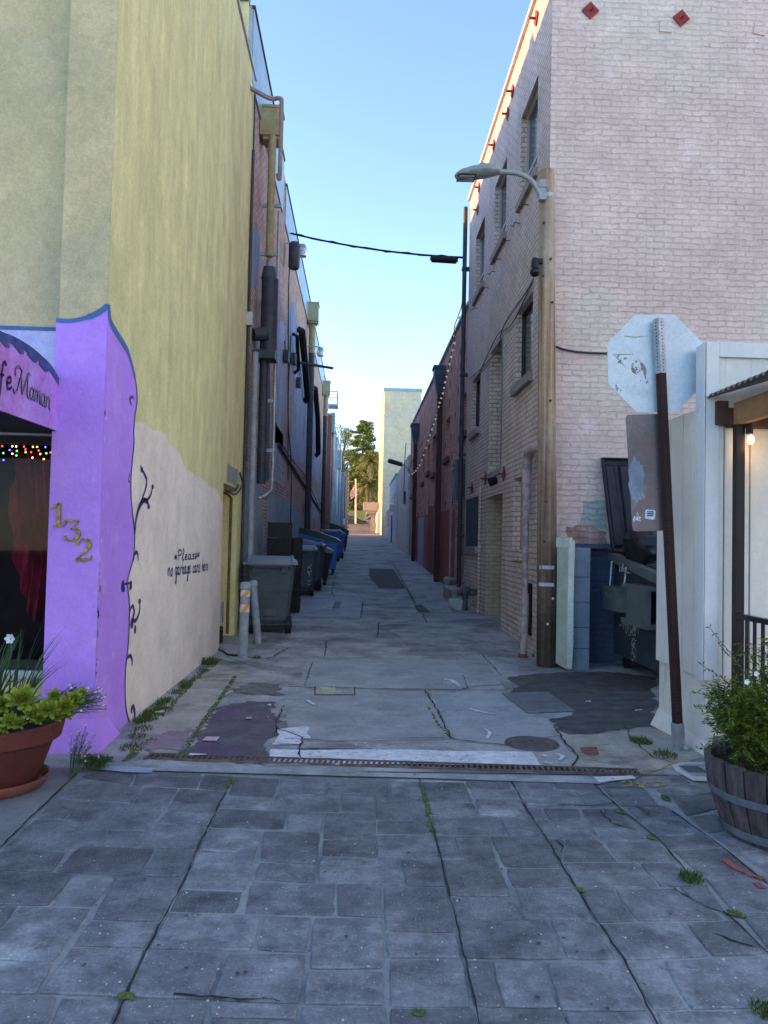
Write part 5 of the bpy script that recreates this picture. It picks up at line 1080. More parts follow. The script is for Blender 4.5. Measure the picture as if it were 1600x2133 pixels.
# ================================================================== WHITE SIDING BUILDING AND PORCH
WB = mat('white_siding', (.78,.75,.66), (.7,.69,.64), 2.2, .75, .002, 40, .3, big=[((.6,.6,.58), 3, .58, .75, .4)], grain=0.04)
WB2 = mat('white_stucco', (.78,.75,.67), (.68,.66,.62), 3, .85, .010, 22, .2, big=[((.34,.33,.28), 5, .6, .74, .6)], crease=.01, grain=0.06)
WTR = mat('white_trim', (.74,.74,.71), (.68,.69,.68), 4, .65, .001, 30, grain=0.04)
def siding(base, name):   # painted boards with fine horizontal grain
    m = base.copy(); m.name = name; nt = m.node_tree; b = nt.nodes['Principled BSDF']
    g = nt.nodes.new('ShaderNodeNewGeometry'); v = nt.nodes.new('ShaderNodeVectorMath'); v.operation = 'MULTIPLY'; v.inputs[1].default_value = (2.5, 2.5, 60)
    nz = nt.nodes.new('ShaderNodeTexNoise'); nz.inputs['Scale'].default_value = 1; nz.inputs['Detail'].default_value = 3
    bp = nt.nodes.new('ShaderNodeBump'); bp.inputs['Strength'].default_value = .55; bp.inputs['Distance'].default_value = .004
    nt.links.new(g.outputs['Position'], v.inputs[0]); nt.links.new(v.outputs[0], nz.inputs['Vector']); nt.links.new(nz.outputs['Fac'], bp.inputs['Height']); nt.links.new(bp.outputs[0], b.inputs['Normal'])
    return m
WBS = siding(WB, 'white_grained_siding')
YF2, XS = 5.48, 2.5
wb = thing('white_building', (4, 6, 0), 'small white siding building with stucco base at the right edge', 'building')
MB().box(XS+.03, 8, YF2+.03, 6.36, -.05, .56).build('stucco_base', WB2, wb)
rr = random.Random(4); mb = MB()   # splayed footing
P = [(XS+.03, 6.36), (XS+.03, YF2+.03), (3.4, YF2+.03)]
mb.add([(XS-.03, 6.40, 0), (XS-.0, 6.0, 0), (XS+.01, 5.7, 0), (XS-.0, YF2-.03, 0), (3.4, YF2-.02, 0), (XS+.031, 6.36, .16), (XS+.031, 6.0, .13), (XS+.031, 5.7, .1), (XS+.031, YF2+.029, .1), (3.4, YF2+.029, .08)], [(i, i+1, i+6, i+5) for i in range(4)])
mb.build('footing', WB2, wb)
mb = MB()   # side boards with narrow gaps
ys_ = [YF2+.005, 5.66, 5.86, 6.1, 6.37]
for a, b in zip(ys_, ys_[1:]): mb.box(XS, XS+.028, a, b-.010, .55, 2.52)
xs_ = [XS+.10, 2.65, 2.84, 3.03, 3.22, 3.41, 3.6, 3.8, 4.0, 4.5, 5, 5.5, 6, 7, 8]
for a, b in zip(xs_, xs_[1:]): mb.box(a, b-.014, YF2, YF2+.028, .55, 2.92)
mb.build('siding', WBS, wb)
MB().box(XS+.028, 8, YF2+.029, 6.35, .565, 2.5).build('core', mat('board_gap_shade', (.16,.16,.15)), wb)  # dark core colour stands in for shade between the boards
mb = MB().box(XS-.012, XS+.095, YF2-.02, YF2+.004, .54, 2.99).box(XS-.014, XS+.0, YF2-.02, YF2+.13, 2.52, 2.985).box(XS+.095, 8, YF2-.022, YF2-.002, 2.88, 2.99).box(XS-.01, 8, YF2+.004, YF2+.13, 2.5, 2.985).box(XS-.014, XS-.002, YF2-.02, YF2+.08, .54, 2.52)
mb.build('corner_trim', WTR, wb, bevel=.003)
po = thing('porch', (3.2, 4.8, 0), 'porch with corrugated metal roof on timber beams and black posts against the white building', 'porch')
TIM = mat('orange_timber', (.34,.18,.08), (.2,.1,.045), 1.5, .7, .002, 30, wood=False, big=[((.12,.06,.03), 3, .58, .72, .6)]); TIMD = mat('dark_timber', (.07,.04,.025), (.12,.07,.04), 3, .8, .002, 30)
mb = MB(); n = 160; vs = []; y0, y1 = 3.6, YF2-.025
for i in range(n+1):
    y = y0+(y1-y0)*i/n; dz = .012*math.cos(2*math.pi*y/.076)
    for (x, z) in ((XS+.0, 2.585), (5.4, 3.5)): vs += [(x, y, z+dz), (x, y, z+dz-.004)]
fs = []
for i in range(n):
    a = 4*i; b = a+4; fs += [(a, b, b+2, a+2), (a+1, a+3, b+3, b+1), (a, a+1, b+1, b), (a+2, b+2, b+3, a+3)]
mb.add(vs, fs).build('corrugated_roof', mat('corrugated_iron', (.12,.12,.11), (.2,.2,.19), 9, .6, .001, 30, metal=.4), po, smooth=True)
MB().box(2.66, 2.72, 3.65, 5.38, 2.37, 2.53).build('beam', TIM, po, bevel=.004); MB().box(2.56, 2.64, YF2-.07, YF2-.024, 2.38, 2.55).box(2.64, 5.2, YF2-.075, YF2-.024, 2.36, 2.5).build('ledger_beam', TIMD, po)
mb = MB()
for y in (4.0, 4.5, 5.0): mb.add([(2.73, y-.02, 2.4), (2.73, y+.02, 2.4), (2.73, y+.02, 2.54), (2.73, y-.02, 2.54), (5.2, y-.02, 3.28), (5.2, y+.02, 3.28), (5.2, y+.02, 3.4), (5.2, y-.02, 3.4)], [(0,1,2,3),(4,5,6,7),(0,1,5,4),(1,2,6,5),(2,3,7,6),(3,0,4,7)])
mb.build('rafters', TIM, po)
MB().box(2.66, 2.72, 5.33, 5.39, 0, 2.37).build('post', mat('black_steel', (.008,.008,.011), rough=.4), po); MB().box(2.66, 2.72, 3.7, 3.76, 0, 2.37).build('post', MATS['black_steel'], po)
MB().box(2.56, 5.4, 3.6, YF2-.03, -.02, .15).build('deck', CONC2, po)
rl = thing('railing', (2.69, 4.6, 0), 'black steel baluster railing behind the barrel planter', 'railing')
MB().box(2.66, 2.7, 3.77, 5.325, 1.0, 1.035).build('top_rail', MATS['black_steel'], rl); MB().box(2.67, 2.695, 3.77, 5.325, .2, .23).build('bottom_rail', MATS['black_steel'], rl)
k = 0
y = 5.22
while y > 3.8: MB().box(2.674, 2.692, y-.009, y+.009, .23, 1.0).build('baluster', MATS['black_steel'], rl); y -= .105
q = Vector((2.74, 5.31, 2.27))
bl = thing('porch_lamp', q, 'small lit bare bulb in a black socket on the porch post', 'lamp')
MB().tube([q+Vector((0, 0, .03)), q+Vector((0, 0, .12))], .025, 10).build('socket', BLACK, bl); MB().sphere(q+Vector((.01, 0, -.01)), .022, 12, 8, 1.5).build('bulb', mat('warm_bulb', (1,.8,.5), emit=((1,.55,.2), 3)), bl, smooth=True)
pl_ = bpy.data.lights.new('bulb_light', 'POINT'); pl_.energy = .22; pl_.color = (1, .55, .22); pl_.shadow_soft_size = .03
plo = bpy.data.objects.new('bulb_light', pl_); COL.objects.link(plo); plo.parent = bl; plo.location = (.02, -.0, -.06)

# ================================================================== STOP SIGN (seen from behind)
PB0 = Vector((2.385, 5.62, 0)); PT0 = onY(1371.5, 664, 5.60)
ss = thing('stop_sign', PB0, 'back of an octagonal stop sign on a leaning rusty perforated post', 'road sign')
ax = (PT0-PB0).normalized(); ay = Vector((0, 1, 0)); ay = (ay-ax*ay.dot(ax)).normalized(); axx = ay.cross(ax)*1
# rotate post a little about its own axis so two faces show
ang = math.radians(24); fx = axx*math.cos(ang)+ay*math.sin(ang); fy = ay*math.cos(ang)-axx*math.sin(ang)
if fx.x < 0: fx = -fx
if fy.y < 0: fy = -fy
def post(mb, t0, t1, hw_): L_ = (PT0-PB0).length; a = PB0+ax*t0; b = PB0+ax*t1; mb.obox((a+b)/2, fx*hw_, fy*hw_, ax*(t1-t0)/2); return mb
LP = (PT0-PB0).length
post(MB(), 0.18, LP-.41, .0265).build('post', mat('post_rust', (.055,.02,.016), (.03,.017,.016), 14, .8, .002, 60), ss)
post(MB(), LP-.41, LP, .0275).build('post_extension', STEEL, ss); post(MB(), -.05, .2, .033).build('post_sleeve', STEEL, ss)
mb = MB(); t = .24
while t < LP-.02:
    hwp = .0267 if t < LP-.41 else .0277
    for (d, s) in ((-fy, fx), (-fx, fy)):
        c = PB0+ax*t+d*(hwp+.0006); mb.add([c+(s*math.cos(2*math.pi*j/8)+ax*math.sin(2*math.pi*j/8))*.0058 for j in range(8)], [tuple(range(8))])
    t += .0254
mb.build('post_holes', DARK, ss)
SGN = mat('bare_aluminium', (.52,.6,.66), (.46,.54,.6), 2, .45, .0006, 40, metal=.3, big=[((.25,.3,.3), 3.2, .58, .72, .5), ((.5,.6,.68), 1.5, .55, .75, .4)], grain=0.08)
SC = onY(1366, 757, 5.66); Rr = .37/math.cos(math.pi/8)
nx = Vector((math.cos(.035), 0, math.sin(.035))); nz = Vector((-math.sin(.035), 0, math.cos(.035)))
mb = MB(); mb.prism([SC+nx*Rr*.985*math.cos(math.pi/8+k*math.pi/4)+nz*Rr*math.sin(math.pi/8+k*math.pi/4) for k in range(8)], (0, .003, 0)); sg = mb.build('sign_plate', SGN, ss)
mb = MB(); mb.prism([SC+Vector((0, .0045, 0))+nx*Rr*.97*math.cos(math.pi/8+k*math.pi/4)+nz*Rr*.985*math.sin(math.pi/8+k*math.pi/4) for k in range(8)], (0, .001, 0)); mb.build('sign_face', mat('sign_red', (.5,.02,.02)), ss)
mb = MB()
for L in ([(1278,738),(1300,738),(1320,738)], [(1278,739),(1290,750),(1305,768)], [(1316,762),(1320,772),(1326,780)], [(1330,748),(1342,768),(1345,790)], [(1300,700),(1325,702),(1350,700)]):
    Q = [onY(a, b, SC.y-.0015) for a, b in L]; ribbon(mb, smooth_line(Q, 5), [.004, .026, .008] if L[0][1] > 745 else [.004, .006, .003], (0, -1, 0), .0)
r = random.Random(14)
for (gx, gy, k_) in ((1330,772,9),(1340,790,6),(1296,748,7),(1292,806,5),(1322,757,4)):
    for k in range(k_):
        c_ = onY(gx+r.uniform(-9, 9), gy+r.uniform(-9, 9), SC.y-.001); mb.add([c_+Vector((r.uniform(.003, .011)*math.cos(a), 0, r.uniform(.003, .014)*math.sin(a))) for a in range(6)], [tuple(range(6))])
mb.build('glue_residue', mat('glue_residue', (.2,.19,.13), (.3,.33,.32), 25, .9), sg)
mb = MB()
for s in (.2, -.2):
    c = SC+nz*s+Vector((0, -.01, 0)); mb.cyl(c, c+Vector((0, -.05, 0)), .008, n=6)
mb.build('bolts', STEEL, ss)
# rectangular aluminium sign beneath
c4 = [onY(x, y, 5.66) for x, y in ((1303,864),(1384,862),(1396,1105),(1318,1107))]
def rounded(c4, r=.03, k=4):
    out = []
    for i in range(4):
        p = c4[i]; a = (c4[i-1]-p).normalized()*r; b = (c4[(i+1) % 4]-p).normalized()*r
        for j in range(k+1): t = j/k; out.append((p+a)*(1-t)**2+p*2*t*(1-t)+(p+b)*t*t)
    return out
rs = thing('sign_board', c4[3], 'blank rectangular metal sign with two stickers mounted below the octagon', 'road sign')
MB().prism(rounded(c4), (0, .003, 0)).build('sign_plate', mat('dull_plate', (.12,.13,.15), (.17,.12,.12), 1.6, .4, .0006, 40, metal=.4, big=[((.28,.35,.4), 2.6, .6, .72, .5)]), rs)
def blob(px, py, rx, rz, y=5.6575, seed=1, n=26, am=.18):
    r = random.Random(seed); c = onY(px, py, y); return [c+Vector((rx*math.cos(2*math.pi*i/n)*(1+r.uniform(-am, am)), 0, rz*math.sin(2*math.pi*i/n)*(1+r.uniform(-am, am)))) for i in range(n)]
sp1 = blob(1325, 1000, .062, .165); MB().add(sp1, [tuple(range(26))]).build('spray_blot', mat('spray_blot', (.26,.33,.42), (.17,.2,.25), 9, .6), rs)
STK = mat('sticker_white', (.6,.68,.72), rough=.5); STB = mat('sticker_ink', (.02,.03,.05), rough=.5)
sc4 = [onY(x, y, 5.656) for x, y in ((1345,1061),(1366,1063),(1364,1083),(1343,1080))]
st = MB().add(rounded(sc4, .012), [tuple(range(20))]).build('sticker', STK, rs)
mb = MB(); cc = sum(sc4, Vector())/4
for k, w in ((.02, .024), (.006, .026), (-.008, .024)): mb.box(cc.x-w, cc.x+w, 5.6550, 5.6545, cc.z+k-.0045, cc.z+k+.0045)
mb.build('sticker_print', STB, st)
P = [onY(x, y, 5.656) for x, y in ((1318,1083),(1322,1074),(1325,1078),(1328,1066),(1331,1076),(1336,1077),(1333,1082),(1335,1086),(1324,1083),(1321,1088))]
st2 = MB().add(P, [tuple(range(10))]).build('sticker', STK, rs); mb = MB(); ribbon(mb, smooth_line([onY(x, y, 5.6552) for x, y in ((1321,1084),(1325,1079),(1328,1072),(1330,1079),(1333,1084))], 4), .004, (0, -1, 0), 0); mb.build('sticker_print', STB, st2)
mb = MB(); r = random.Random(8)
for k in range(7): Q = [onY(1318+k*4+r.uniform(-3, 3), 1030+r.uniform(-8, 14), 5.6565) for _ in range(5)]; ribbon(mb, smooth_line(Q, 4), .0025, (0, -1, 0), 0)
mb.build('scratches', mat('scratch', (.4,.42,.45)), rs)

# ================================================================== ENCLOSURE, DUMPSTER
NVY = mat('navy_wall_paint', (.05,.075,.135), (.065,.095,.165), 2, .75, .006, 26, brick=PB, crease=.01)
NVB = mat('slate_blue_paint', (.17,.22,.29), (.21,.265,.33), 3, .7, .006, 26, big=[((.22,.26,.32), 3, .62, .75, .5)])
en = thing('enclosure_pillar', (2.66, 9.3, 0), 'slate blue block pillar of the bin enclosure beside the wooden pole', 'pillar')
MB().box(2.545, 2.775, 9.1, YC-.002, -.05, 1.45).build('shaft', NVB, en, bevel=.006); MB().box(2.53, 3.15, 9.5, YC-.003, 1.45, 1.5).build('cap_rail', NVY, en)
mb = MB()
for z in (.25, .5, .8, 1.1): mb.box(2.54, 2.78, 9.096, 9.099, z, z+.008)
mb.build('block_joints', NVY, en)
MB().box(2.78, 6, YC-.012, YC-.004, -.05, 1.44).build('painted_dado', NVY, pk)
gt_ = thing('gate', (2.45, 9.1, 0), 'narrow flaking white wooden gate leaf standing open beside the blue pillar', 'gate')
GWM = mat('flaking_white', (.58,.64,.6), (.46,.53,.5), 3, .75, .004, 30, streak=True, big=[((.2,.13,.1), 9, .66, .72, .8)])
a, b = Vector((2.40, 9.2, 0)), Vector((2.49, 8.98, 0))
MB().prism([a+Vector((0, 0, .06)), b+Vector((0, 0, .02)), b+Vector((0, 0, 1.5)), a+Vector((0, 0, 1.5))], (.03, .012, 0)).build('board', mat('pale_green_board', (.42,.48,.42), (.36,.43,.38), 3, .8, .002, 30), gt_)
MB().prism([(2.475, 8.98, .05), (2.53, 8.97, .03), (2.545, 8.97, .3), (2.54, 8.97, .9), (2.55, 8.97, 1.53), (2.48, 8.98, 1.55)], (.0, .04, 0)).build('stile', GWM, gt_); MB().prism([(2.385, 9.2, 1.45), (2.49, 8.97, 1.45), (2.49, 8.97, 1.57), (2.385, 9.2, 1.57)], (.03, .01, 0)).build('top_rail', GWM, gt_)
du = thing('dumpster', (3.8, 8.8, 0), 'dark steel dumpster scrawled with graffiti standing in the blue enclosure', 'dumpster')
DUM = mat('dumpster_steel', (.03,.047,.065), (.05,.068,.085), 4, .55, .002, 20, big=[((.07,.09,.1), 3, .6, .75, .5)]); DUG = mat('dumpster_rim', (.085,.112,.12), (.12,.15,.155), 6, .6, .002, 30)
x0, x1, y0, y1 = 3.2, 4.6, 7.7, 9.5
zt0, zt1 = 1.12, 1.36
mb = MB(); mb.add([(x0, y0+.15, .16), (x1, y0+.15, .16), (x1, y1, .16), (x0, y1, .16), (x0, y0, .5), (x1, y0, .5), (x1, y1, .5), (x0, y1, .5), (x0, y0, zt0), (x1, y0, zt0), (x1, y1, zt1), (x0, y1, zt1)],
    [(0,1,2,3)]+[(i+4*k, (i+1) % 4+4*k, (i+1) % 4+4*k+4, i+4*k+4) for k in (0, 1) for i in range(4)]); mb.build('body', DUM, du)
mb = MB()
mb.add([(x0-.08, y0-.03, zt0-.06), (x0+.02, y0-.03, zt0-.06), (x0+.02, y1, zt1-.06), (x0-.08, y1, zt1-.06), (x0-.08, y0-.03, zt0+.04), (x0+.02, y0-.03, zt0+.04), (x0+.02, y1, zt1+.04), (x0-.08, y1, zt1+.04)], [(0,3,2,1),(4,5,6,7),(0,1,5,4),(1,2,6,5),(2,3,7,6),(3,0,4,7)])
mb.box(x0, x1, y0-.05, y0+.0, zt0-.06, zt0+.04); mb.build('rim', DUG, du)
mb = MB().box(x0-.2, x0-.003, 8.75, 9.35, .72, 1.0); mb.box(x0-.2, x0-.003, 7.9, 8.66, .62, .68).box(x0-.2, x0-.003, 7.9, 8.66, 1.02, 1.06).box(x0-.2, x0-.15, 7.9, 8.5, .68, 1.02); mb.build('fork_sleeve', DUG, du)
MB().box(x0-.012, x0-.004, 8.5, 8.72, .7, 1.05).build('slot', DARK, du)
mb = MB().tube([(x0-.1, 8.8, 1.24), (x0-.12, 8.8, 1.02)], .012, 6).tube([(x0-.1, 9.3, 1.3), (x0-.12, 9.3, 1.0)], .012, 6).tube(smooth_line([(x0-.1, 8.9, 1.28), (x0-.15, 8.75, 1.2), (x0-.12, 8.6, 1.18)], 4), .01, 5); mb.build('chain_hooks', STEEL, du)
mb = MB()
for (x, y) in ((3.3, 7.95), (3.3, 9.3), (4.5, 7.95), (4.5, 9.3)):
    mb.cyl((x-.03, y, .075), (x+.03, y, .075), .075, n=14); mb.box(x-.04, x+.04, y-.03, y+.03, .1, .17)
mb.build('wheels', BLACK, du)
mb = MB(); r = random.Random(11)
def scrawl(c, w, h, n, ww, nrm, ux, uz, tall=1):
    P = []
    for i in range(n): P.append(c+ux*(w*(i/n-.5)+r.uniform(-.02, .02))+uz*(r.uniform(-.5, .5)*h))
    ribbon(mb, smooth_line(P, 6), ww, nrm, 0)
ux, uz = Vector((0, -1, 0)), Vector((0, 0, 1))
for (py, pz, w, h, n) in ((9.05, .52, .5, .16, 14), (8.9, .53, .4, .12, 12), (8.72, .56, .25, .14, 8)): scrawl(Vector((x0-.004, py, pz)), w, h, n, .009, (-1, 0, 0), ux, uz)
for k in range(7): scrawl(Vector((x0-.004, 8.78, .52-k*.055)), .16, .07, 6, .009, (-1, 0, 0), ux, uz)
scrawl(Vector((x0-.203, 9.1, .86)), .25, .1, 7, .005, (-1, 0, 0), ux, uz)
mb.build('graffiti', mat('graffiti_pale', (.5,.55,.57), rough=.7), du)
mb = MB(); c = Vector((x0-.004, 9.3, 1.2))
mb.box(x0-.006, x0-.003, 9.28, 9.3, 1.17, 1.25).box(x0-.006, x0-.003, 9.22, 9.24, 1.17, 1.25).box(x0-.006, x0-.003, 9.22, 9.3, 1.24, 1.25).box(x0-.006, x0-.003, 9.08, 9.18, 1.2, 1.208).box(x0-.006, x0-.003, 9.08, 9.18, 1.22, 1.228).build('label_marks', MATS['sticker_white'], du)
# opened lid resting against the wall
LIDM = mat('lid_plastic', (.012,.018,.032), (.02,.027,.04), 4, .5, .001, 30)
ld = MB(); a = onY(1253, 952, 9.5); z0, z1 = 1.42, a.z; xa, xb = a.x+.02, 4.5
def lidp_(u, v, d=0.): # u 0..1 across, v 0..1 up, leaning slightly left as in the photograph
    sh = .11*(1-v); return Vector((xa+sh+(xb-xa)*u, 9.46+.12*v-d, z0+(z1-z0)*v))
mb = MB(); mb.prism([lidp_(0, 0), lidp_(1, 0), lidp_(1, 1), lidp_(0, 1)], (0, .03, 0))
for i in range(8):
    u0_, u1_ = i/8+.012, i/8+.105; mb.add([lidp_(u0_, .04, 0), lidp_(u1_, .04, 0), lidp_(u1_, .93, 0), lidp_(u0_, .93, 0), lidp_(u0_+.015, .06, .035), lidp_(u1_-.015, .06, .035), lidp_(u1_-.015, .91, .035), lidp_(u0_+.015, .91, .035)], [(4,5,6,7),(0,1,5,4),(1,2,6,5),(2,3,7,6),(3,0,4,7)])
mb.add([lidp_(0, .0, 0), lidp_(.012, 0, 0), lidp_(.012, 1, 0), lidp_(0, 1, 0), lidp_(0, 0, .06), lidp_(.012, 0, .06), lidp_(.012, 1, .06), lidp_(0, 1, .06)], [(4,5,6,7),(0,1,5,4),(1,2,6,5),(2,3,7,6),(3,0,4,7)])
mb.add([lidp_(0, .985, 0), lidp_(1, .985, 0), lidp_(1, 1, 0), lidp_(0, 1, 0), lidp_(0, .985, .06), lidp_(1, .985, .06), lidp_(1, 1, .06), lidp_(0, 1, .06)], [(4,5,6,7),(0,1,5,4),(1,2,6,5),(2,3,7,6),(3,0,4,7)])
mb.build('lid', LIDM, du, bevel=.006)
MB().tube([(3.12, 9.45, 1.42), (4.5, 9.45, 1.42)], .02, 8).build('hinge_rod', RUST, du)
def bag(c, r, m_, label, sx=1.3, sz=.6, seed=0):
    mb = MB(); n, m = 64, 36; vs = []
    for i in range(m+1):
        ph = math.pi*i/m
        for j in range(n):
            a = 2*math.pi*j/n; d = Vector((math.sin(ph)*math.cos(a), math.sin(ph)*math.sin(a), math.cos(ph)))
            q = d*1.7+Vector((seed, 0, 0)); k = 1+.16*mnoise.noise(q)+.10*abs(mnoise.noise(Vector((d.x*2, d.y*6+seed, d.z*9))))-.07*abs(mnoise.noise(d*7))
            vs.append((c[0]+d.x*r*sx*k, c[1]+d.y*r*k, c[2]+d.z*r*sz*k))
    mb.add(vs, [(i*n+j, i*n+(j+1) % n, (i+1)*n+(j+1) % n, (i+1)*n+j) for i in range(m) for j in range(n)])
    return tag(mb.build('garbage_bag', m_, smooth=True), label, 'garbage bag')
bag((3.58, 8.85, 1.5), .42, mat('bag_black', (.012,.014,.018), rough=.38, spec=.5), 'bulging black garbage bag on top of the dumpster', 1.1, .85, 1); bag((3.55, 8.35, 1.3), .17, mat('bag_white', (.65,.68,.72), rough=.5), 'small white plastic bag poking out of the dumpster', 1.0, .8, 3)
tag(MB().sphere((3.36, 8.45, 1.25), .16, 14, 9, .5).build('garbage_bag', MATS['bag_black'], smooth=True), 'flat slumped black sack at the near rim of the dumpster', 'garbage bag')

# ================================================================== BINS
def cart(name, label, x, y, rz, bc, lc, w=.62, d=.74, h=1.12, graf=None, group='wheeled bins along the brick wall', marks=None):
    z = gz(y); t = thing(name, (x, y, z), label, 'wheeled bin', group, rz)
    mb = MB(); secs = [(.13, .36, .40, .0), (.2, .40, .45, .0), (h*.52, .455, .50, 0), (h*.56, .465, .51, 0), (h*.84, .50, .55, 0), (h*.86, .52, .57, 0), (h*.9, .52, .57, 0)]
    vs = []
    for (zz_, a, b, _) in secs:
        a *= w; b *= d; c = .05
        vs += [(-a, -b+c, zz_), (-a+c, -b, zz_), (a-c, -b, zz_), (a, -b+c, zz_), (a, b-c, zz_), (a-c, b, zz_), (-a+c, b, zz_), (-a, b-c, zz_)]
    mb.add(vs, [(8*k+i, 8*k+(i+1) % 8, 8*k+8+(i+1) % 8, 8*k+8+i) for k in range(len(secs)-1) for i in range(8)]+[tuple(range(8))])
    mb.box(-.14*w, .14*w, -.46*d-.008, -.4*d, .25, h*.8)
    # front foot pad
    mb.box(-.36*w, .36*w, .05, .40*d, .0, .14)
    mb.build('body', bc, t, local=True, bevel=.01)
    lm_ = MB(); lw, ldp = .56*w, .62*d; sec = [(-ldp, .0), (-ldp*.8, .05), (-ldp*.3, .1), (ldp*.4, .1), (ldp*.85, .055), (ldp, .0)]
    vs = []
    for (yy, hh) in sec: vs += [(-lw, yy, h*.905), (-lw, yy, h*.92+hh*.35), (-lw*.75, yy, h*.92+hh), (lw*.75, yy, h*.92+hh), (lw, yy, h*.92+hh*.35), (lw, yy, h*.905)]
    lm_.add(vs, [(6*k+i, 6*k+i+1, 6*k+7+i, 6*k+6+i) for k in range(5) for i in range(5)]+[tuple(range(6)), tuple(range(30, 36))])
    for s in (-.45, .45):
        lm_.add([(s*w-.02, a, h*.92+b+.004) for a, b in sec]+[(s*w+.02, a, h*.92+b+.004) for a, b in sec]+[(s*w-.012, a, h*.92+b+.016) for a, b in sec]+[(s*w+.012, a, h*.92+b+.016) for a, b in sec], [(12+i, 13+i, 19+i, 18+i) for i in range(5)]+[(i, i+1, 13+i, 12+i) for i in range(5)]+[(6+i, 18+i, 19+i, 7+i) for i in range(5)])
    lm_.build('lid', lc, t, local=True, bevel=.006)
    hd = MB(); hd.tube([(-.4*w, -.58*d, h*.86), (-.4*w, -.7*d, h*.89), (.4*w, -.7*d, h*.89), (.4*w, -.58*d, h*.86)], .016, 8)
    for s in (-.3, .3): hd.box(s*w-.05, s*w+.05, -.62*d, -.5*d, h*.8, h*.88)
    hd.build('handle', bc, t, local=True)
    wh = MB()
    for s in (-1, 1): 
        wm = MB().cyl((s*.38*w-.035*s, -.36*d, .13), (s*.46*w, -.36*d, .13), .13, n=18); wm.cyl((s*.46*w, -.36*d, .13), (s*.475*w, -.36*d, .13), .05, n=10); wm.build('wheel', BLACK, t, local=True)
    MB().cyl((-.38*w, -.36*d, .13), (.38*w, -.36*d, .13), .014, n=8).build('axle', STEEL, t, local=True)
    if marks:
        mk = MB(); r = random.Random(marks)
        for k in range(6):
            zc_ = h*.8-k*.085; fnx = w*(.44+.045*(zc_/h))+.012
            P = [Vector((fnx, -.12+r.uniform(-.03, .03), zc_+r.uniform(-.035, .035))) for _ in range(4)]; ribbon(mk, smooth_line(P, 3), .01, (1, 0, 0), 0)
        mk.build('painted_marks', mat('bin_marks', (.5,.55,.58)), t, local=True)
    if graf:
        mk = MB(); r = random.Random(graf)
        for k in range(7):
            P = [Vector((.3*w+r.uniform(-.05, .05), -.505*d, h*.72-k*.09+r.uniform(-.04, .04))) for _ in range(4)]; ribbon(mk, smooth_line(P, 3), .01, (0, -1, 0), .01)
        mk.box(-.3*w, .02, -.52*d, -.515*d, h*.62, h*.625)
        mk.build('graffiti', mat('bin_marks', (.5,.55,.58)), t, local=True)
    return t
BG = mat('slate_plastic', (.05,.067,.085), (.068,.087,.105), 3, .55, .0008, 60, .4, coord='object'); BGL = mat('slate_lid', (.15,.185,.22), (.19,.225,.26), 3, .5, .0008, 60, .5, coord='object')
BB = mat('blue_plastic', (.035,.15,.45), (.045,.18,.5), 3, .5, .0008, 60, .4, coord='object'); BBL = mat('blue_lid', (.03,.13,.36), rough=.5); GRL = mat('green_lid', (.02,.06,.055), rough=.4)
cart('wheeled_bin', 'large slate grey bin nearest the two steel bollards', -1.345, 11.95, math.radians(6), BG, BGL, w=.72, d=.78, h=1.14, marks=3)
cart('wheeled_bin', 'dark grey bin with pale graffiti scrawled down it', -1.27, 17.5, math.radians(3), BG, BGL, w=.62, h=1.12, graf=5)
cart('wheeled_bin', 'dark grey bin tucked behind the graffitied one', -1.17, 18.9, math.radians(-3), BG, mat('dark_lid', (.03,.04,.05), rough=.4), w=.66, h=1.15)
def big_bin(name, label, x, y, bc, lc, w, d, h, rz=0):
    z = gz(y); t = thing(name, (x, y, z), label, 'bin', 'wheeled bins along the brick wall', rz)
    hb, hf = h*.92, h*.72    # wall side high, alley side low
    mb = MB(); mb.add([(-w/2+.08, -d/2+.05, .18), (w/2-.08, -d/2+.05, .18), (w/2-.08, d/2-.05, .18), (-w/2+.08, d/2-.05, .18), (-w/2, -d/2, hb), (w/2, -d/2, hf), (w/2, d/2, hf), (-w/2, d/2, hb)], [(0,3,2,1),(4,5,6,7),(0,1,5,4),(1,2,6,5),(2,3,7,6),(3,0,4,7)])
    mb.box(-w/2+.1, w/2-.05, -d/2-.02, -d/2+.02, .5, .56).box(w/2-.02, w/2+.03, -d/2+.1, d/2-.1, hf-.16, hf-.05); mb.build('body', bc, t, local=True, bevel=.01)
    mb = MB(); sec = [(-w/2-.04, hb+.01), (-w/2+.05, hb+.09), (0, (hb+hf)/2+.12), (w/2-.05, hf+.07), (w/2+.06, hf)]
    vs = []
    for (xx_, zz_) in sec: vs += [(xx_, -d/2-.05, zz_-.02), (xx_, -d/2-.05, zz_+.02), (xx_, d/2+.05, zz_+.02), (xx_, d/2+.05, zz_-.02)]
    mb.add(vs, [(4*k+i, 4*k+(i+1) % 4, 4*k+4+(i+1) % 4, 4*k+4+i) for k in range(4) for i in range(4)]+[(0,1,2,3),(16,17,18,19)]); mb.add([(p[0], -d/2-.03, p[1]-.01) for p in sec]+[(w/2+.02, -d/2-.03, hf-.05), (-w/2, -d/2-.03, hb-.05)], [(0,1,2,3,4,5,6)])
    mb.build('lid', lc, t, local=True)
    for sx in (-1, 1):
        for sy in (-1, 1): MB().cyl((sx*(w/2-.15)-.03, sy*(d/2-.12), .08), (sx*(w/2-.15)+.03, sy*(d/2-.12), .08), .08, n=14).box(sx*(w/2-.15)-.04, sx*(w/2-.15)+.04, sy*(d/2-.12)-.03, sy*(d/2-.12)+.03, .1, .19).build('wheel', BLACK, t, local=True)
    return t
big_bin('bin', 'black wheeled bin with grey lid in front of the big blue one', -1.2, 20.4, mat('black_bin', (.012,.015,.02), rough=.5), BGL, .98, .7, 1.2)
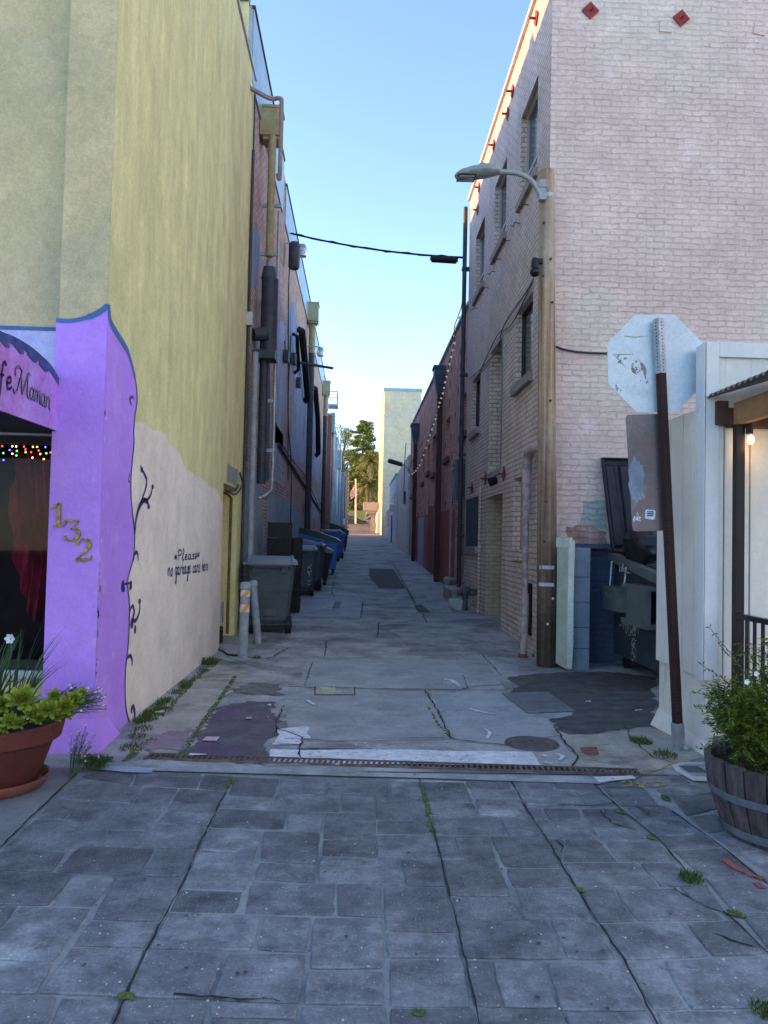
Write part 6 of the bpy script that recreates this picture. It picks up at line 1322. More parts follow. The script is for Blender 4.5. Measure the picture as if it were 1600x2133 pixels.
big_bin('bin', 'big blue bin with sloping black lid', -1.22, 24.0, BB, mat('black_lid', (.012,.014,.016), rough=.3), 1.2, 1.1, 1.42)
cart('wheeled_bin', 'bin with dark green lid and blue body past the big blue one', -1.1, 30.5, 0, BB, GRL, w=.8, d=.8, h=1.25)
cart('wheeled_bin', 'bright blue bin farther down the row', -.9, 32.6, 0, BB, BBL, w=.62, h=1.1)
big_bin('bin', 'dark green bin, last of the row', -.98, 38.5, mat('dark_green_bin', (.018,.045,.055), rough=.5), GRL, .92, .9, 1.38)
# milk crates
CRK = mat('crate_black', (.006,.006,.007), (.012,.012,.013), 5, .5, coord='object')
def crate(x, y, z, rz, label):
    t = thing('milk_crate', (x, y, z), label, 'crate', 'stacked black milk crates', rz); mb = MB(); s, h = .2, .27
    for sx in (-1, 1):
        for sy in (-1, 1): mb.box(sx*s-.012, sx*s+.012, sy*s-.012, sy*s+.012, 0, h)
    for zz_ in (0, h-.035, h*.5-.015):
        for k in (-1, 1): mb.box(-s, s, k*s-.007, k*s+.007, zz_, zz_+.035); mb.box(k*s-.007, k*s+.007, -s, s, zz_, zz_+.035)
    for k in (-1, 1):
        for i in range(7):
            a = -s+.03+i*.055
            for (za_, zb_2) in ((.035, h*.5-.015), (h*.5+.02, h-.035)):
                mb.add([(a, k*s-.004, za_), (a+.01, k*s-.004, za_), (a+.05, k*s-.004, zb_2), (a+.04, k*s-.004, zb_2)], [(0,1,2,3)]); mb.add([(k*s, a, za_), (k*s, a+.01, za_), (k*s, a+.05, zb_2), (k*s, a+.04, zb_2)], [(0,1,2,3)])
                mb.add([(a+.04, k*s-.005, za_), (a+.05, k*s-.005, za_), (a+.01, k*s-.005, zb_2), (a, k*s-.005, zb_2)], [(0,1,2,3)])
    for k in (-1, 1): mb.box(-s+.01, s-.01, k*(s-.014)-.002, k*(s-.014)+.002, .02, h-.03); mb.box(k*(s-.014)-.002, k*(s-.014)+.002, -s+.01, s-.01, .02, h-.03)
    mb.build('lattice', CRK, t, local=True); MB().box(-s, s, -s, s, 0, .01).build('floor', CRK, t, local=True); return t
ord_ = ['lowest', 'second', 'third', 'fourth', 'fifth', 'topmost']
for i in range(6):
    crate(-1.39+rnd.uniform(-.012, .012), 13.75+rnd.uniform(-.01, .01), gz(13.8)+i*.276, rnd.uniform(-.04, .04)+.03, f'black milk crate, {ord_[i]} of the taller front stack' if i in (0, 5) else f'black milk crate, {ord_[i]} from the ground in the front stack')
for i in range(5):
    crate(-1.27+rnd.uniform(-.012, .012), 14.35+rnd.uniform(-.01, .01), gz(14.3)+i*.276, rnd.uniform(-.04, .04), f'black milk crate, {["lowest","second","third","fourth","top"][i]} of the rear stack half hidden behind another')
# bollards
b0 = onG(505, 1370); b1 = onY(507, 1214, b0.y)
def bollard(p, q, r, label, tape):
    t = thing('bollard', p, label, 'bollard', 'steel bollards by the bins'); MB().tube([p+Vector((0, 0, -.03)), q], r, 20).build('post', BOLL, t, smooth=True)
    d = (q-p).normalized(); MB().tube([q-d*.075, q-d*.07, q-d*.012, q+d*.0, q+d*.012], [r*1.02, r*1.16, r*1.16, r*1.08, r*.7], 20).build('cap', BOLL, t, smooth=True)
    if tape:
        OR = mat('orange_tape', (.75,.27,.03), rough=.5); WT = mat('white_tape', (.62,.66,.68), rough=.5)
        for (za_, zb_2) in ((.58, .68), (.78, .86)):
            vo = MB(); vw = MB(); n = 24
            for j in range(n):
                a0_, a1_ = 2*math.pi*j/n, 2*math.pi*(j+1)/n; R_ = r*1.03
                for kz in range(4):
                    z0_ = za_+(zb_2-za_)*kz/4; z1_ = za_+(zb_2-za_)*(kz+1)/4; L = (q-p).length
                    c0, c1 = p+d*z0_*L/.95, p+d*z1_*L/.95
                    f = [c0+Vector((R_*math.cos(a0_), R_*math.sin(a0_), 0)), c0+Vector((R_*math.cos(a1_), R_*math.sin(a1_), 0)), c1+Vector((R_*math.cos(a1_), R_*math.sin(a1_), 0)), c1+Vector((R_*math.cos(a0_), R_*math.sin(a0_), 0))]
                    (vo if ((j-kz) % 8) < 4 else vw).quad(*f)
            vo.build('orange_tape', OR, t); vw.build('white_tape', WT, t)
    return t
bollard(b0, Vector((b0.x+.015, b0.y, b1.z)), .058, 'upright steel bollard with orange and white tape', True)
p = onG(538, 1341); q = onY(527, 1211, p.y+.02); bollard(p, q, .052, 'leaning dented steel bollard without tape', False)
# hose and small black motor in the alcove
hs = onG(462, 1335); mb = MB()
for k in range(3): mb.tube([(XL-.12+.11*math.cos(a/3), D0+.2+.1*math.sin(a/3), .12+.045*k+.06*math.sin(a/5+k)) for a in range(0, 20)], .03, 8)
tag(mb.build('hose', BLACK, smooth=True), 'coiled black hose dumped in the alcove of the yellow wall', 'hose')
MB()
tag(MB().tube(smooth_line([(XL-.1, D0+.1, .03), (-1.7, 10.0, .012), (-1.6, 9.75, .012), (-1.45, 9.7, .012)], 6), .012, 6).build('cable', BLACK), 'thin black cable trailing from the alcove to the bollard', 'cable')
# standpipe, step and bucket by the red wall
q = onG(968, 1272); sp_ = thing('standpipe', q, 'dark standpipe with valve head against the pink wall', 'standpipe')
zt_ = onY(966, 1222, q.y).z
MB().tube([q, Vector((q.x, q.y, zt_-.08))], .06, 12).build('pipe', mat('pipe_slate', (.06,.07,.08), (.1,.11,.12), 9, .6), sp_, smooth=True)
MB().sphere(Vector((q.x, q.y, zt_-.08)), .12, 14, 8, .9).box(q.x, q.x+.25, q.y-.05, q.y+.05, zt_-.16, zt_-.04).tube([(q.x-.15, q.y, zt_-.12), (q.x+.2, q.y, zt_-.12)], .06, 10).build('valve_head', MATS['pipe_slate'], sp_, smooth=True)
tag(MB().lathe(q+Vector((-.08, .12, 0)), [(.14, 0), (.19, .1), (.2, .2), (.17, .22), (.01, .22)], 16, 1.2, .8).build('bucket', mat('white_rubble', (.45,.5,.52), (.35,.4,.43), 9, .7), smooth=True), 'pale upturned tub at the foot of the standpipe', 'tub')
q = onG(947, 1255); tag(MB().box(q.x-.12, XR+.03, q.y-.3, q.y+1.1, gz(q.y)-.1, gz(q.y)+.3).build('step', CONC2, bevel=.02), 'rough concrete step in front of the black doorway', 'step')
q = onG(930, 1240); mt_ = thing('gas_meter', q, 'stubby grey gas pipe fitting low on the red wall', 'pipe fitting'); MB().tube([q+Vector((0, .3, .1)), q+Vector((.05, .3, .35)), (XR, q.y+.3, q.z+.35)], .06, 10).build('pipe', GREYP, mt_, smooth=True); MB().sphere(q+Vector((.05, .3, .33)), .1, 12, 8).build('valve', GREYP, mt_, smooth=True)

# ================================================================== PLANTERS
TER = mat('terracotta', (.13,.034,.024), (.1,.03,.022), 3, .6, .001, 40, .35, big=[((.15,.055,.045), 3, .6, .75, .4)]); SOIL = mat('soil', (.025,.018,.012), (.05,.035,.02), 30, .95, .01, 60)
PCX, PCY = -2.12, 4.63
pt_ = thing('flower_pot', (PCX, PCY, 0), 'large terracotta pot on a saucer by the purple pier', 'flower pot')
MB().lathe((PCX, PCY, .02), [(.005, 0), (.24, 0), (.25, .01), (.335, .25), (.34, .255), (.345, .26), (.375, .27), (.392, .345), (.395, .365), (.385, .372), (.365, .37), (.35, .3), (.001, .3)], 64).build('pot', TER, pt_, smooth=True)
MB().lathe((PCX, PCY, 0), [(.01, .0), (.27, 0), (.29, .01), (.318, .055), (.322, .068), (.31, .07), (.3, .055), (.28, .022), (.01, .02)], 64).build('saucer', mat('saucer_clay', (.17,.055,.04), (.21,.09,.07), 3, .5), pt_, smooth=True)
MB().lathe((PCX, PCY, .33), [(.36, 0), (.01, .02)], 32).build('soil', SOIL, pt_)
SUC = mat('succulent_green', (.13,.2,.015), (.25,.3,.04), 30, .5, coord='object', island=.18)
def petal(mb, c, dir_, up_v, L, w, curl_=.3, th=.12):
    side = dir_.cross(up_v).normalized(); nrm = side.cross(dir_).normalized(); rows = [(0, .35, 0), (.35, .75, .12), (.68, 1., .06), (.88, .62, -.02), (1, .02, 0)]
    vs = []
    for (t, ww, b) in rows:
        p = c+dir_*L*t+nrm*(curl_*L*t*t); vs += [p-side*w*ww*.5+nrm*.0, p-nrm*w*th*ww-nrm*.001, p+side*w*ww*.5, p+nrm*w*th*.5*ww-nrm*w*.06]
    mb.add(vs, [(4*k+i, 4*k+(i+1) % 4, 4*k+4+(i+1) % 4, 4*k+4+i) for k in range(4) for i in range(4)])
def rosette(c, nrm, R, label, seed):
    r = random.Random(seed); mb = MB(); nrm = Vector(nrm).normalized(); u = nrm.cross(Vector((0, 1, .3))).normalized(); v = nrm.cross(u); ga = 2.39996; N_ = 38
    for i in range(N_):
        t = i/N_; a = i*ga+r.uniform(-.1, .1); tilt = math.radians(10+62*(1-t)**1.0*0+ (72*t)); L = R*(1-.62*t)
        d = ((u*math.cos(a)+v*math.sin(a))*math.cos(tilt)+nrm*math.sin(tilt)).normalized(); petal(mb, Vector(c)+nrm*(.02*t), d, nrm, L, R*.34*(1-.35*t), .22)
    o = mb.build('succulent', SUC, smooth=True); tag(o, label, 'succulent', 'succulent rosettes around the terracotta pot'); return o
spots = [(5,1470,.10),(22,1505,.085),(47,1460,.135),(40,1510,.07),(68,1490,.08),(100,1480,.105),(78,1500,.07),(112,1452,.07),(135,1475,.095),(152,1462,.10),(141,1490,.07),(171,1445,.055),(10,1520,.06),(120,1495,.06)]
lab = ['left edge of the frame', 'hanging low at the left rim', 'largest of the front row', 'tucked under the largest one', 'between the two biggest', 'second biggest in the middle', 'small below the middle one', 'upright behind the middle', 'near the right end', 'rightmost of the big ones', 'low at the right rim', 'lone one leaning on the purple pier', 'drooping over the left rim', 'small low right']
for i, (px, py, R) in enumerate(spots):
    yy_ = PCY-.33+max(0, (px-60)/110)**2*.25 if px > 60 else PCY-.33+.12*((60-px)/100)**2
    c = onY(px, py, yy_)
    n_ = Vector(((c.x-PCX)*.8, -.9, .75+rnd.uniform(-.2, .3))); rosette(c, n_, R*.76, f'bright green succulent rosette, {lab[i]}', i)
def blades(name, mt, c, n, h0, h1, spread, label, cat, seed=1, w=.012, lean=(0, 0), group=None):
    r = random.Random(seed); mb = MB()
    for i in range(n):
        a = r.uniform(0, 2*math.pi); R0 = spread*.45*math.sqrt(r.random()); b = Vector(c)+Vector((R0*math.cos(a), R0*math.sin(a), 0)); h = r.uniform(h0, h1); d = Vector((math.cos(a)*r.uniform(.1, .55)*spread*2+lean[0], math.sin(a)*r.uniform(.1, .4)*spread*2+lean[1], 0)); K = 6; s = Vector((-math.sin(a+1.2), math.cos(a+1.2), 0))
        vs = []
        for k in range(K+1): t = k/K; p = b+Vector((0, 0, h*t*(1-.12*t)))+d*t*t; ww = w*(1-t**2.2)*.5+.0004; vs += [p-s*ww, p+s*ww]
        mb.add(vs, [(2*k, 2*k+1, 2*k+3, 2*k+2) for k in range(K)])
    return tag(mb.build(name, mt), label, cat, group)
DGR = mat('daffodil_green', (.025,.06,.03), (.05,.1,.04), 10, .5, island=.3); AST = mat('feathery_green', (.04,.09,.035), (.08,.13,.05), 10, .7, island=.3)
blades('daffodil', DGR, (PCX-.07, PCY+.02, .36), 70, .3, .62, .17, 'tall strappy daffodil leaves rising from the middle of the terracotta pot', 'daffodil', 3, .014, (.03, 0))
blades('daffodil', DGR, (PCX+.13, PCY+.02, .36), 26, .35, .68, .12, 'narrow daffodil leaves leaning right towards the house number', 'daffodil', 4, .013, (.13, 0))
PET = mat('white_petal', (.65,.7,.7), (.55,.6,.62), 9, .6); q = onY(22, 1330, PCY-.02)
mb = MB()
for k in range(6): a = k*math.pi/3; petal(mb, q, Vector((math.cos(a), -.35, math.sin(a))).normalized(), Vector((0, -1, 0)), .034, .022, .1)
df = mb.build('daffodil_flower', PET, smooth=True); tag(df, 'single white daffodil bloom at the left of the pot', 'flower')
MB().tube([q, q+Vector((.0, .02, -.1)), Vector((PCX-.02, PCY, .36))], .005, 5).build('stem', DGR, df); 
# feathery daisy plant with tiny white flowers
def daisy(cx, cy, z, n, spread, hh, label, seed, fl=30, R=.011, lean=(0, 0)):
    r = random.Random(seed); t = thing('daisy_plant', (cx, cy, z), label, 'daisy plant'); mb = MB(); mf = MB(); tips = []
    for i in range(n):
        a = r.uniform(0, 2*math.pi); rr_ = spread*math.sqrt(r.random()); b = Vector((cx+rr_*.35*math.cos(a), cy+rr_*.35*math.sin(a), z)); e = Vector((cx+rr_*math.cos(a)+lean[0], cy+rr_*.8*math.sin(a)+lean[1], z+hh*r.uniform(.3, 1.0)*(1-.3*rr_/spread)))
        P = smooth_line([b, b.lerp(e, .5)+Vector((0, 0, .03)), e], 3); mb.tube(P, .0016, 3, False)
        for q_ in P[2:]:
            for k in range(3):
                d = Vector((r.uniform(-1, 1), r.uniform(-1, 1), r.uniform(-.2, 1))).normalized()*r.uniform(.012, .03); s = d.cross(Vector((r.random(), r.random(), r.random()))).normalized()*.0018; mb.add([q_-s, q_+s, q_+d], [(0, 1, 2)])
        tips.append(e)
    r.shuffle(tips)
    for e in tips[:fl]:
        e = e+Vector((0, -.01, .01)); nrm = Vector((r.uniform(-.4, .4), -1, r.uniform(0, 1))).normalized(); u = nrm.cross(Vector((0, 0, 1))).normalized(); v = nrm.cross(u)
        RR = R*r.uniform(.6, 1.1); mf.add([e+(u*math.cos(2*math.pi*j/10)+v*math.sin(2*math.pi*j/10))*RR*(1 if j % 2 else .75) for j in range(10)]+[e+nrm*RR*.3], [(j, (j+1) % 10, 10) for j in range(10)])
    mb.build('foliage', AST, t); mf.build('flowers', PET, t); return t
daisy(PCX-.02, PCY-.02, .36, 330, .36, .2, 'feathery daisy plant with tiny white flowers filling the terracotta pot', 2, 34)
daisy(PCX+.28, PCY+.05, .36, 170, .17, .24, 'wispy flowering stems leaning from the pot onto the purple pier', 5, 46, .008, (.16, .1))
daisy(PCX+.40, PCY+.22, .02, 34, .09, .3, 'thin dry stems with white specks between pot and purple pier', 6, 22, .006, (.0, .1))
q = onG(190, 1600); daisy(q.x+.03, q.y-.02, .0, 170, .12, .1, 'small daisy weed growing at the foot of the purple pier', 8, 8, .012)

# barrel planter
BX, BY = 2.26, 4.0
br = thing('barrel_planter', (BX, BY, 0), 'weathered half wine barrel planter with metal hoops at the right edge', 'planter')
STV = mat('stave_wood', (.12,.095,.092), (.04,.033,.036), .8, .75, .004, 16, wood=True, island=.35, big=[((.3,.27,.25), 2.6, .6, .72, .6), ((.03,.02,.03), 3, .6, .72, .5)])
def brad(z): t = z/.4; return .285+.105*t-.0*t*t+.02*math.sin(math.pi*t)
mb = MB(); ns = 22; r = random.Random(6)
for i in range(ns):
    a0_ = 2*math.pi*i/ns+.012; a1_ = 2*math.pi*(i+1)/ns-.012; top_ = .395+r.uniform(-.012, .008); prev = None; K = 6
    vs = []
    for k in range(K+1):
        z = top_*k/K
        for (a, dr) in ((a0_, 0), ((a0_+a1_)/2, .004), (a1_, 0), (a1_, -.03), (a0_, -.03)): R_ = brad(z)+dr+(0 if k < K else -.002); vs.append((BX+R_*math.cos(a), BY+R_*math.sin(a), z))
    mb.add(vs, [(5*k+i_, 5*k+(i_+1) % 5, 5*k+5+(i_+1) % 5, 5*k+5+i_) for k in range(K) for i_ in range(5)]+[tuple(5*K+i_ for i_ in range(5))])
mb.build('staves', STV, br)
HOP = mat('hoop_metal', (.13,.16,.19), (.2,.23,.26), 9, .5, .001, 40, metal=.4, big=[((.1,.05,.03), 6, .64, .72, .6)])
def hoop(z, w, tilt, nm='hoop'):
    mb = MB(); n = 64; vs = []
    for j in range(n):
        a = 2*math.pi*j/n; zz_ = z+tilt*math.sin(a*1+.6)*.5
        for (dz_, dr) in ((-w/2, .004), (w/2, .004), (w/2, .008), (-w/2, .008)): vs.append((BX+(brad(zz_+dz_)+dr)*math.cos(a), BY+(brad(zz_+dz_)+dr)*math.sin(a), zz_+dz_))
    mb.add(vs, [(4*j+i, 4*j+(i+1) % 4, (4*((j+1) % n))+(i+1) % 4, 4*((j+1) % n)+i) for j in range(n) for i in range(4)]); mb.build(nm, HOP, br)
hoop(.235, .038, .012); hoop(.045, .045, .0); hoop(.0, .0, 0) if False else None
MB().lathe((BX, BY, .335), [(.36, 0), (.01, .02)], 32).build('soil', SOIL, br)
JAS = mat('jasmine_green', (.05,.1,.008), (.11,.16,.015), 5, .55, island=.35, spec=.3)
def bush(cx, cy, z0, lobes, nst, label, name='bush', seed=1, leaf=.022):
    r = random.Random(seed); t = thing(name, (cx, cy, z0), label, 'bush'); ms = MB(); ml = MB()
    for i in range(nst):
        L = r.choice(lobes); d = Vector((r.gauss(0, 1), r.gauss(0, 1), r.gauss(0, 1))).normalized()*(r.random()**.45)
        e = Vector((L[0]+d.x*L[3], L[1]+d.y*L[3], L[2]+d.z*L[4])); 
        if e.z < z0+.02: e.z = z0+.02+r.random()*.1
        b = Vector((cx+r.uniform(-.12, .12), cy+r.uniform(-.12, .12), z0)); m_ = b.lerp(e, .55)+Vector((r.uniform(-.04, .04), r.uniform(-.04, .04), .06))
        P = smooth_line([b, m_, e, e+(e-m_)*.18+Vector((0, 0, -.03))], 4); ms.tube(P, .0018, 3, False)
        for k in range(len(P)//2, len(P)):
            p = P[k]; dd_ = (P[k]-P[k-1]).normalized(); sd = dd_.cross(Vector((r.uniform(-1, 1), r.uniform(-1, 1), 1))).normalized(); lf = leaf*r.uniform(.7, 1.3)
            ax_ = (sd*r.choice((-1, 1))+dd_*.5+Vector((0, 0, r.uniform(-.5, .4)))).normalized()*lf*2.4; tip = p+ax_
            for q_ in range(5):   # compound leaf: pairs of slim leaflets
                tt = .35+q_*.16; c = p+ax_*tt; side = ax_.normalized().cross(Vector((r.uniform(-.4, .4), r.uniform(-.4, .4), 1))).normalized()
                for s in ((-1, 1) if q_ < 4 else (0,)):
                    v = (side*s*.8+ax_.normalized()*.75).normalized()*lf*(.95 if s else 1.3); w_ = v.cross(Vector((r.uniform(-1, 1), r.uniform(-1, 1), 1))).normalized()*lf*.17
                    ml.add([c, c+v*.45+w_, c+v, c+v*.45-w_], [(0, 1, 2, 3)])
    ms.build('stems', mat('stem_green', (.06,.07,.02), rough=.7), t); ml.build('foliage', JAS, t); return t
bush(BX+.02, BY, .35, [(BX, BY, .52, .3, .16), (BX+.05, BY-.02, .66, .3, .2), (BX+.12, BY+.05, .85, .26, .18), (BX-.12, BY-.02, .6, .27, .16), (BX+.3, BY, .7, .3, .25), (BX-.22, BY+.02, .66, .15, .15)], 620, 'dense ferny green bush growing in the half barrel', seed=2)
r = random.Random(3)
for j, (px, py) in enumerate(((1445,1440),(1462,1385),(1478,1310),(1500,1330),(1535,1335),(1575,1370),(1590,1330))):
    pass
ms = MB(); ml = MB(); tn = thing('vine', (BX-.1, BY, .5), 'wispy tendrils reaching left out of the barrel bush', 'vine')
for (px, py) in ((1441,1440),(1450,1475),(1462,1385),(1478,1308),(1500,1345),(1455,1560),(1470,1500),(1535,1340),(1560,1340),(1590,1330)):
    e = onY(px, py, BY-.02); b = Vector((BX-.05+(px-1500)*.001, BY, .5)); P = smooth_line([b, b.lerp(e, .5)+Vector((.02, 0, .05)), e], 5); ms.tube(P, .0017, 3, False)
    for k in range(4, len(P)):
        for s in (-1, 1):
            v = Vector((s*.5+r.uniform(-.3, .3), r.uniform(-.3, .3), r.uniform(-.6, .8))).normalized()*.028; w_ = v.cross(Vector((0, 1, .2))).normalized()*.0045; c = P[k]; ml.add([c, c+v*.5+w_, c+v, c+v*.5-w_], [(0, 1, 2, 3)])
ms.build('stem', MATS['stem_green'], tn); ml.build('foliage', JAS, tn)
for px, py in ((1575,1403),(1555,1420)): q = onY(px, py, BY-.33); mb = MB(); [petal(mb, q, Vector((math.cos(a), -.3, math.sin(a))).normalized(), Vector((0, -1, 0)), .016, .012, .1) for a in (0, 1.26, 2.5, 3.8, 5.0)]; mb.build('flower', PET, tn)
# pebble by the post
c = onG(1425, 1562); tag(MB().sphere(c+Vector((0, -.02, .02)), .03, 12, 8, .8).build('glass_float', mat('pale_green_glass', (.3,.42,.38), rough=.2), smooth=True), 'small pale green round pebble at the base of the sign post', 'pebble')

# ================================================================== WEEDS, MOSS, LITTER
def tufts(pts_px, n, h, sp, mb, r):
    for (px, py) in pts_px:
        c = onG(px, py)
        for i in range(n):
            a = r.uniform(0, 6.28); R0 = sp*math.sqrt(r.random()); b = c+Vector((R0*math.cos(a), R0*math.sin(a)*1.3, 0)); b.z = gz(b.y)+.003; hh = h*r.uniform(.25, .85); d = Vector((r.uniform(-.6, .6)*hh, r.uniform(-.6, .6)*hh, hh)); s = Vector((r.uniform(-1, 1), r.uniform(-1, 1), 0)).normalized()*.0028
            mb.add([b-s, b+s, b+d*.6+s*.8, b+d*1.0, b+d*.6-s*.8], [(0, 1, 2, 3, 4)])
r = random.Random(21); mb = MB()
for i in range(70): t = r.random()**.8; px = 278+(452-278)*t; py = 1512-(1512-1372)*t; tufts([(px+r.uniform(0, 10), py+r.uniform(-3, 4))], int(30*(1-.5*t)), .05*(1.2-.5*t), .05, mb, r)
tufts([(310,1500),(300,1520),(325,1492),(345,1480),(285,1535),(270,1560)], 80, .05, .07, mb, r)
mb.build('weeds', GRASS, kind='stuff')
mb = MB()
def along(L, n, sp): 
    P = [onG(*p) for p in L]
    for i in range(n):
        k = r.randrange(len(P)-1); p = P[k].lerp(P[k+1], r.random())+Vector((r.uniform(-sp, sp), r.uniform(-sp, sp), 0)); z = gz(p.y)+.004; R_ = r.uniform(.004, .013); hgt = R_*.6
        m = 6; mb.add([(p.x+R_*math.cos(a*1.047), p.y+R_*math.sin(a*1.047), z) for a in range(m)]+[(p.x, p.y, z+hgt)], [(a, (a+1) % m, m) for a in range(m)])
along([(375,1575),(410,1525),(440,1480),(470,1440),(490,1410)], 500, .022); along([(330,1580),(360,1575),(390,1578)], 160, .02); along([(380,1440),(400,1420),(430,1395)], 160, .03); along([(890,1470),(910,1505),(935,1535)], 60, .012); along([(485,1620),(475,1640)], 40, .014)
along([(250,2076),(275,2076)], 60, .012); along([(265,1585),(290,1560),(320,1540)], 150, .03); along([(350,1478),(400,1425)], 120, .02); along([(1380,1660),(1395,1668)], 50, .015); along([(1285,1690),(1300,1694)], 40, .012); along([(1350,1742),(1362,1748)], 40, .01); along([(1525,1902),(1545,1908)], 60, .014); along([(1205,1852),(1215,1858)], 40, .008); along([(874,1630),(890,1680),(900,1740)], 80, .006); along([(690,1230),(697,1245)], 40, .03)
along([(600,1350),(560,1372),(520,1370)], 100, .02); along([(865,2110),(880,2112)], 30, .01)
mb.build('moss', GRASS, kind='stuff')
for (px, py, n, h, sp, lb) in ((437,1383,420,.11,.09,'bushy green weed tuft at the far end of the cream wall'),(1335,1546,260,.05,.08,'flat green weed patch on the concrete near the sign post'),(1440,1832,240,.04,.05,'round mossy tuft among the right hand pavers'),(1386,1575,160,.05,.08,'thin weed tuft beside the sign post sleeve'),(1590,2108,160,.03,.04,'small tuft at the bottom right corner of the pavement'),
                           (1095,1352,160,.09,.1,'weeds growing by the foot of the pink drainpipe'),(1120,1368,120,.06,.08,'weeds in gravel next to the wooden pole'),(535,1372,120,.05,.05,'little weed tuft right of the taped bollard')):
    m2 = MB(); tufts([(px, py)], n, h, sp, m2, r); tag(m2.build('weed_tuft', GRASS), lb, 'weed', 'weed tufts in the paving cracks')
def litter(px, w, d, m_, lb, rz=0., name='paper_scrap'):
    c = onG(*px); v = []
    rr_ = random.Random(int(px[0])); 
    for (a, b) in ((-w, -d), (w*.9, -d*1.1), (w, d), (-w*.85, d*.9)): x_, y_ = a*math.cos(rz)-b*math.sin(rz), a*math.sin(rz)+b*math.cos(rz); v.append(c+Vector((x_, y_, .014+rr_.uniform(0, .008))))
    tag(MB().prism(v, (0, 0, .002)).build(name, m_), lb, 'litter')
PKP = mat('pink_paper', (.55,.36,.42), rough=.8); WPP = mat('white_paper', (.55,.6,.64), rough=.8)
litter((440,1543), .055, .05, PKP, 'pink paper card lying on the stained dark patch'); litter((332,1487), .035, .02, WPP, 'white scrap by the weeds along the cream wall', .5); litter((518,1500), .025, .03, PKP, 'small mauve scrap above the pink card', .3)
litter((412,1577), .06, .012, WPP, 'thin white strip of litter just behind the drain', .1); litter((703,1596), .014, .014, PKP, 'tiny pink petal on the drain grate'); litter((1225,1465), .03, .006, WPP, 'thin white straw on the dark asphalt apron', .1); litter((1330,1483), .05, .004, WPP, 'longer white straw on the asphalt near the white wall', .5); litter((560,1472), .02, .02, WPP, 'white gum wrapper near the middle slab', .2); litter((848,1592+0), .03, .006, TIM, 'brown twig lying along the drain', .0, 'twig')
r = random.Random(5); mb = MB()
for k in range(240):
    px = r.uniform(-20, 1600); py = r.uniform(1640, 2130) if k < 130 else r.uniform(1180, 1600)
    if py < 1600 and not (420 < px < 1150): continue
    c = onG(px, py); s = r.uniform(.0015, .004)*(1 if k < 130 else 2.2); mb.box(c.x-s, c.x+s, c.y-s, c.y+s, c.z+.006, c.z+.006+s*.7)
mb.build('grit', mat('grit', (.5,.5,.48), rough=.8), kind='stuff')

# ================================================================== FAR END OF THE ALLEY
GRS = mat('lawn_grass', (.12,.17,.03), (.18,.22,.04), 1.5, .9, .03, 8, coord='world')
mb = MB(); ys_ = [82, 86, 92, 100, 110, 140]; zs_ = [2.35, 2.9, 3.9, 5.0, 5.6, 6]; 
for i in range(5): mb.quad((-90, ys_[i], zs_[i]), (90, ys_[i], zs_[i]), (90, ys_[i+1], zs_[i+1]), (-90, ys_[i+1], zs_[i+1]))
mb.build('lawn', GRS, kind='structure')
strip_ground('cross_street', -60, 60, [70.5, 76, 77.5], mat('street_asphalt', (.09,.085,.08), (.12,.115,.105), 1, .9), .012)
wl = thing('planter_wall', (0, 79, gz(79)), 'low concrete planter wall across the far end of the alley', 'wall'); MB().box(-20, 30, 78.6, 79, 2.1, 2.95).build('wall', mat('sunny_concrete', (.5,.43,.33), (.42,.37,.3), 1, .85), wl); MB().box(-20, 30, 78.5, 79.1, 2.95, 3.03).build('coping', CONC2, wl)
HED = mat('hedge_green', (.04,.08,.015), (.08,.12,.025), 3, .8, island=.3)
def leafcloud(mb, c, rx, ry, rz_, n, s, r, hollow=.5):
    for i in range(n):
        d = Vector((r.gauss(0, 1), r.gauss(0, 1), r.gauss(0, 1))).normalized()*(hollow+(1-hollow)*r.random()**.6); p = Vector(c)+Vector((d.x*rx, d.y*ry, d.z*rz_))
        a = Vector((r.uniform(-1, 1), r.uniform(-1, 1), r.uniform(-1, 1))).normalized()*s*r.uniform(.6, 1.3); b = a.cross(Vector((r.uniform(-1, 1), r.uniform(-1, 1), r.uniform(-1, 1)))).normalized()*s*.5
        mb.add([p-a*.5, p+b*.5, p+a*.5, p-b*.5], [(0, 1, 2, 3)])
r = random.Random(31)
mb = MB()
for k in range(60): leafcloud(mb, (-4+k*.28, 81.0, 2.9+r.uniform(0, .15)), .35, .4, .4, 60, .12, r, .3)
tag(mb.build('hedge', HED), 'low clipped hedge behind the planter wall at the far end', 'hedge')
CON_ = mat('conifer_green', (.15,.19,.04), (.24,.25,.05), .5, .8, island=.35); DKG = mat('dark_tree_green', (.07,.11,.03), (.12,.16,.04), .5, .8, island=.4); BARK = mat('bark', (.12,.09,.06), (.08,.06,.04), 3, .9)
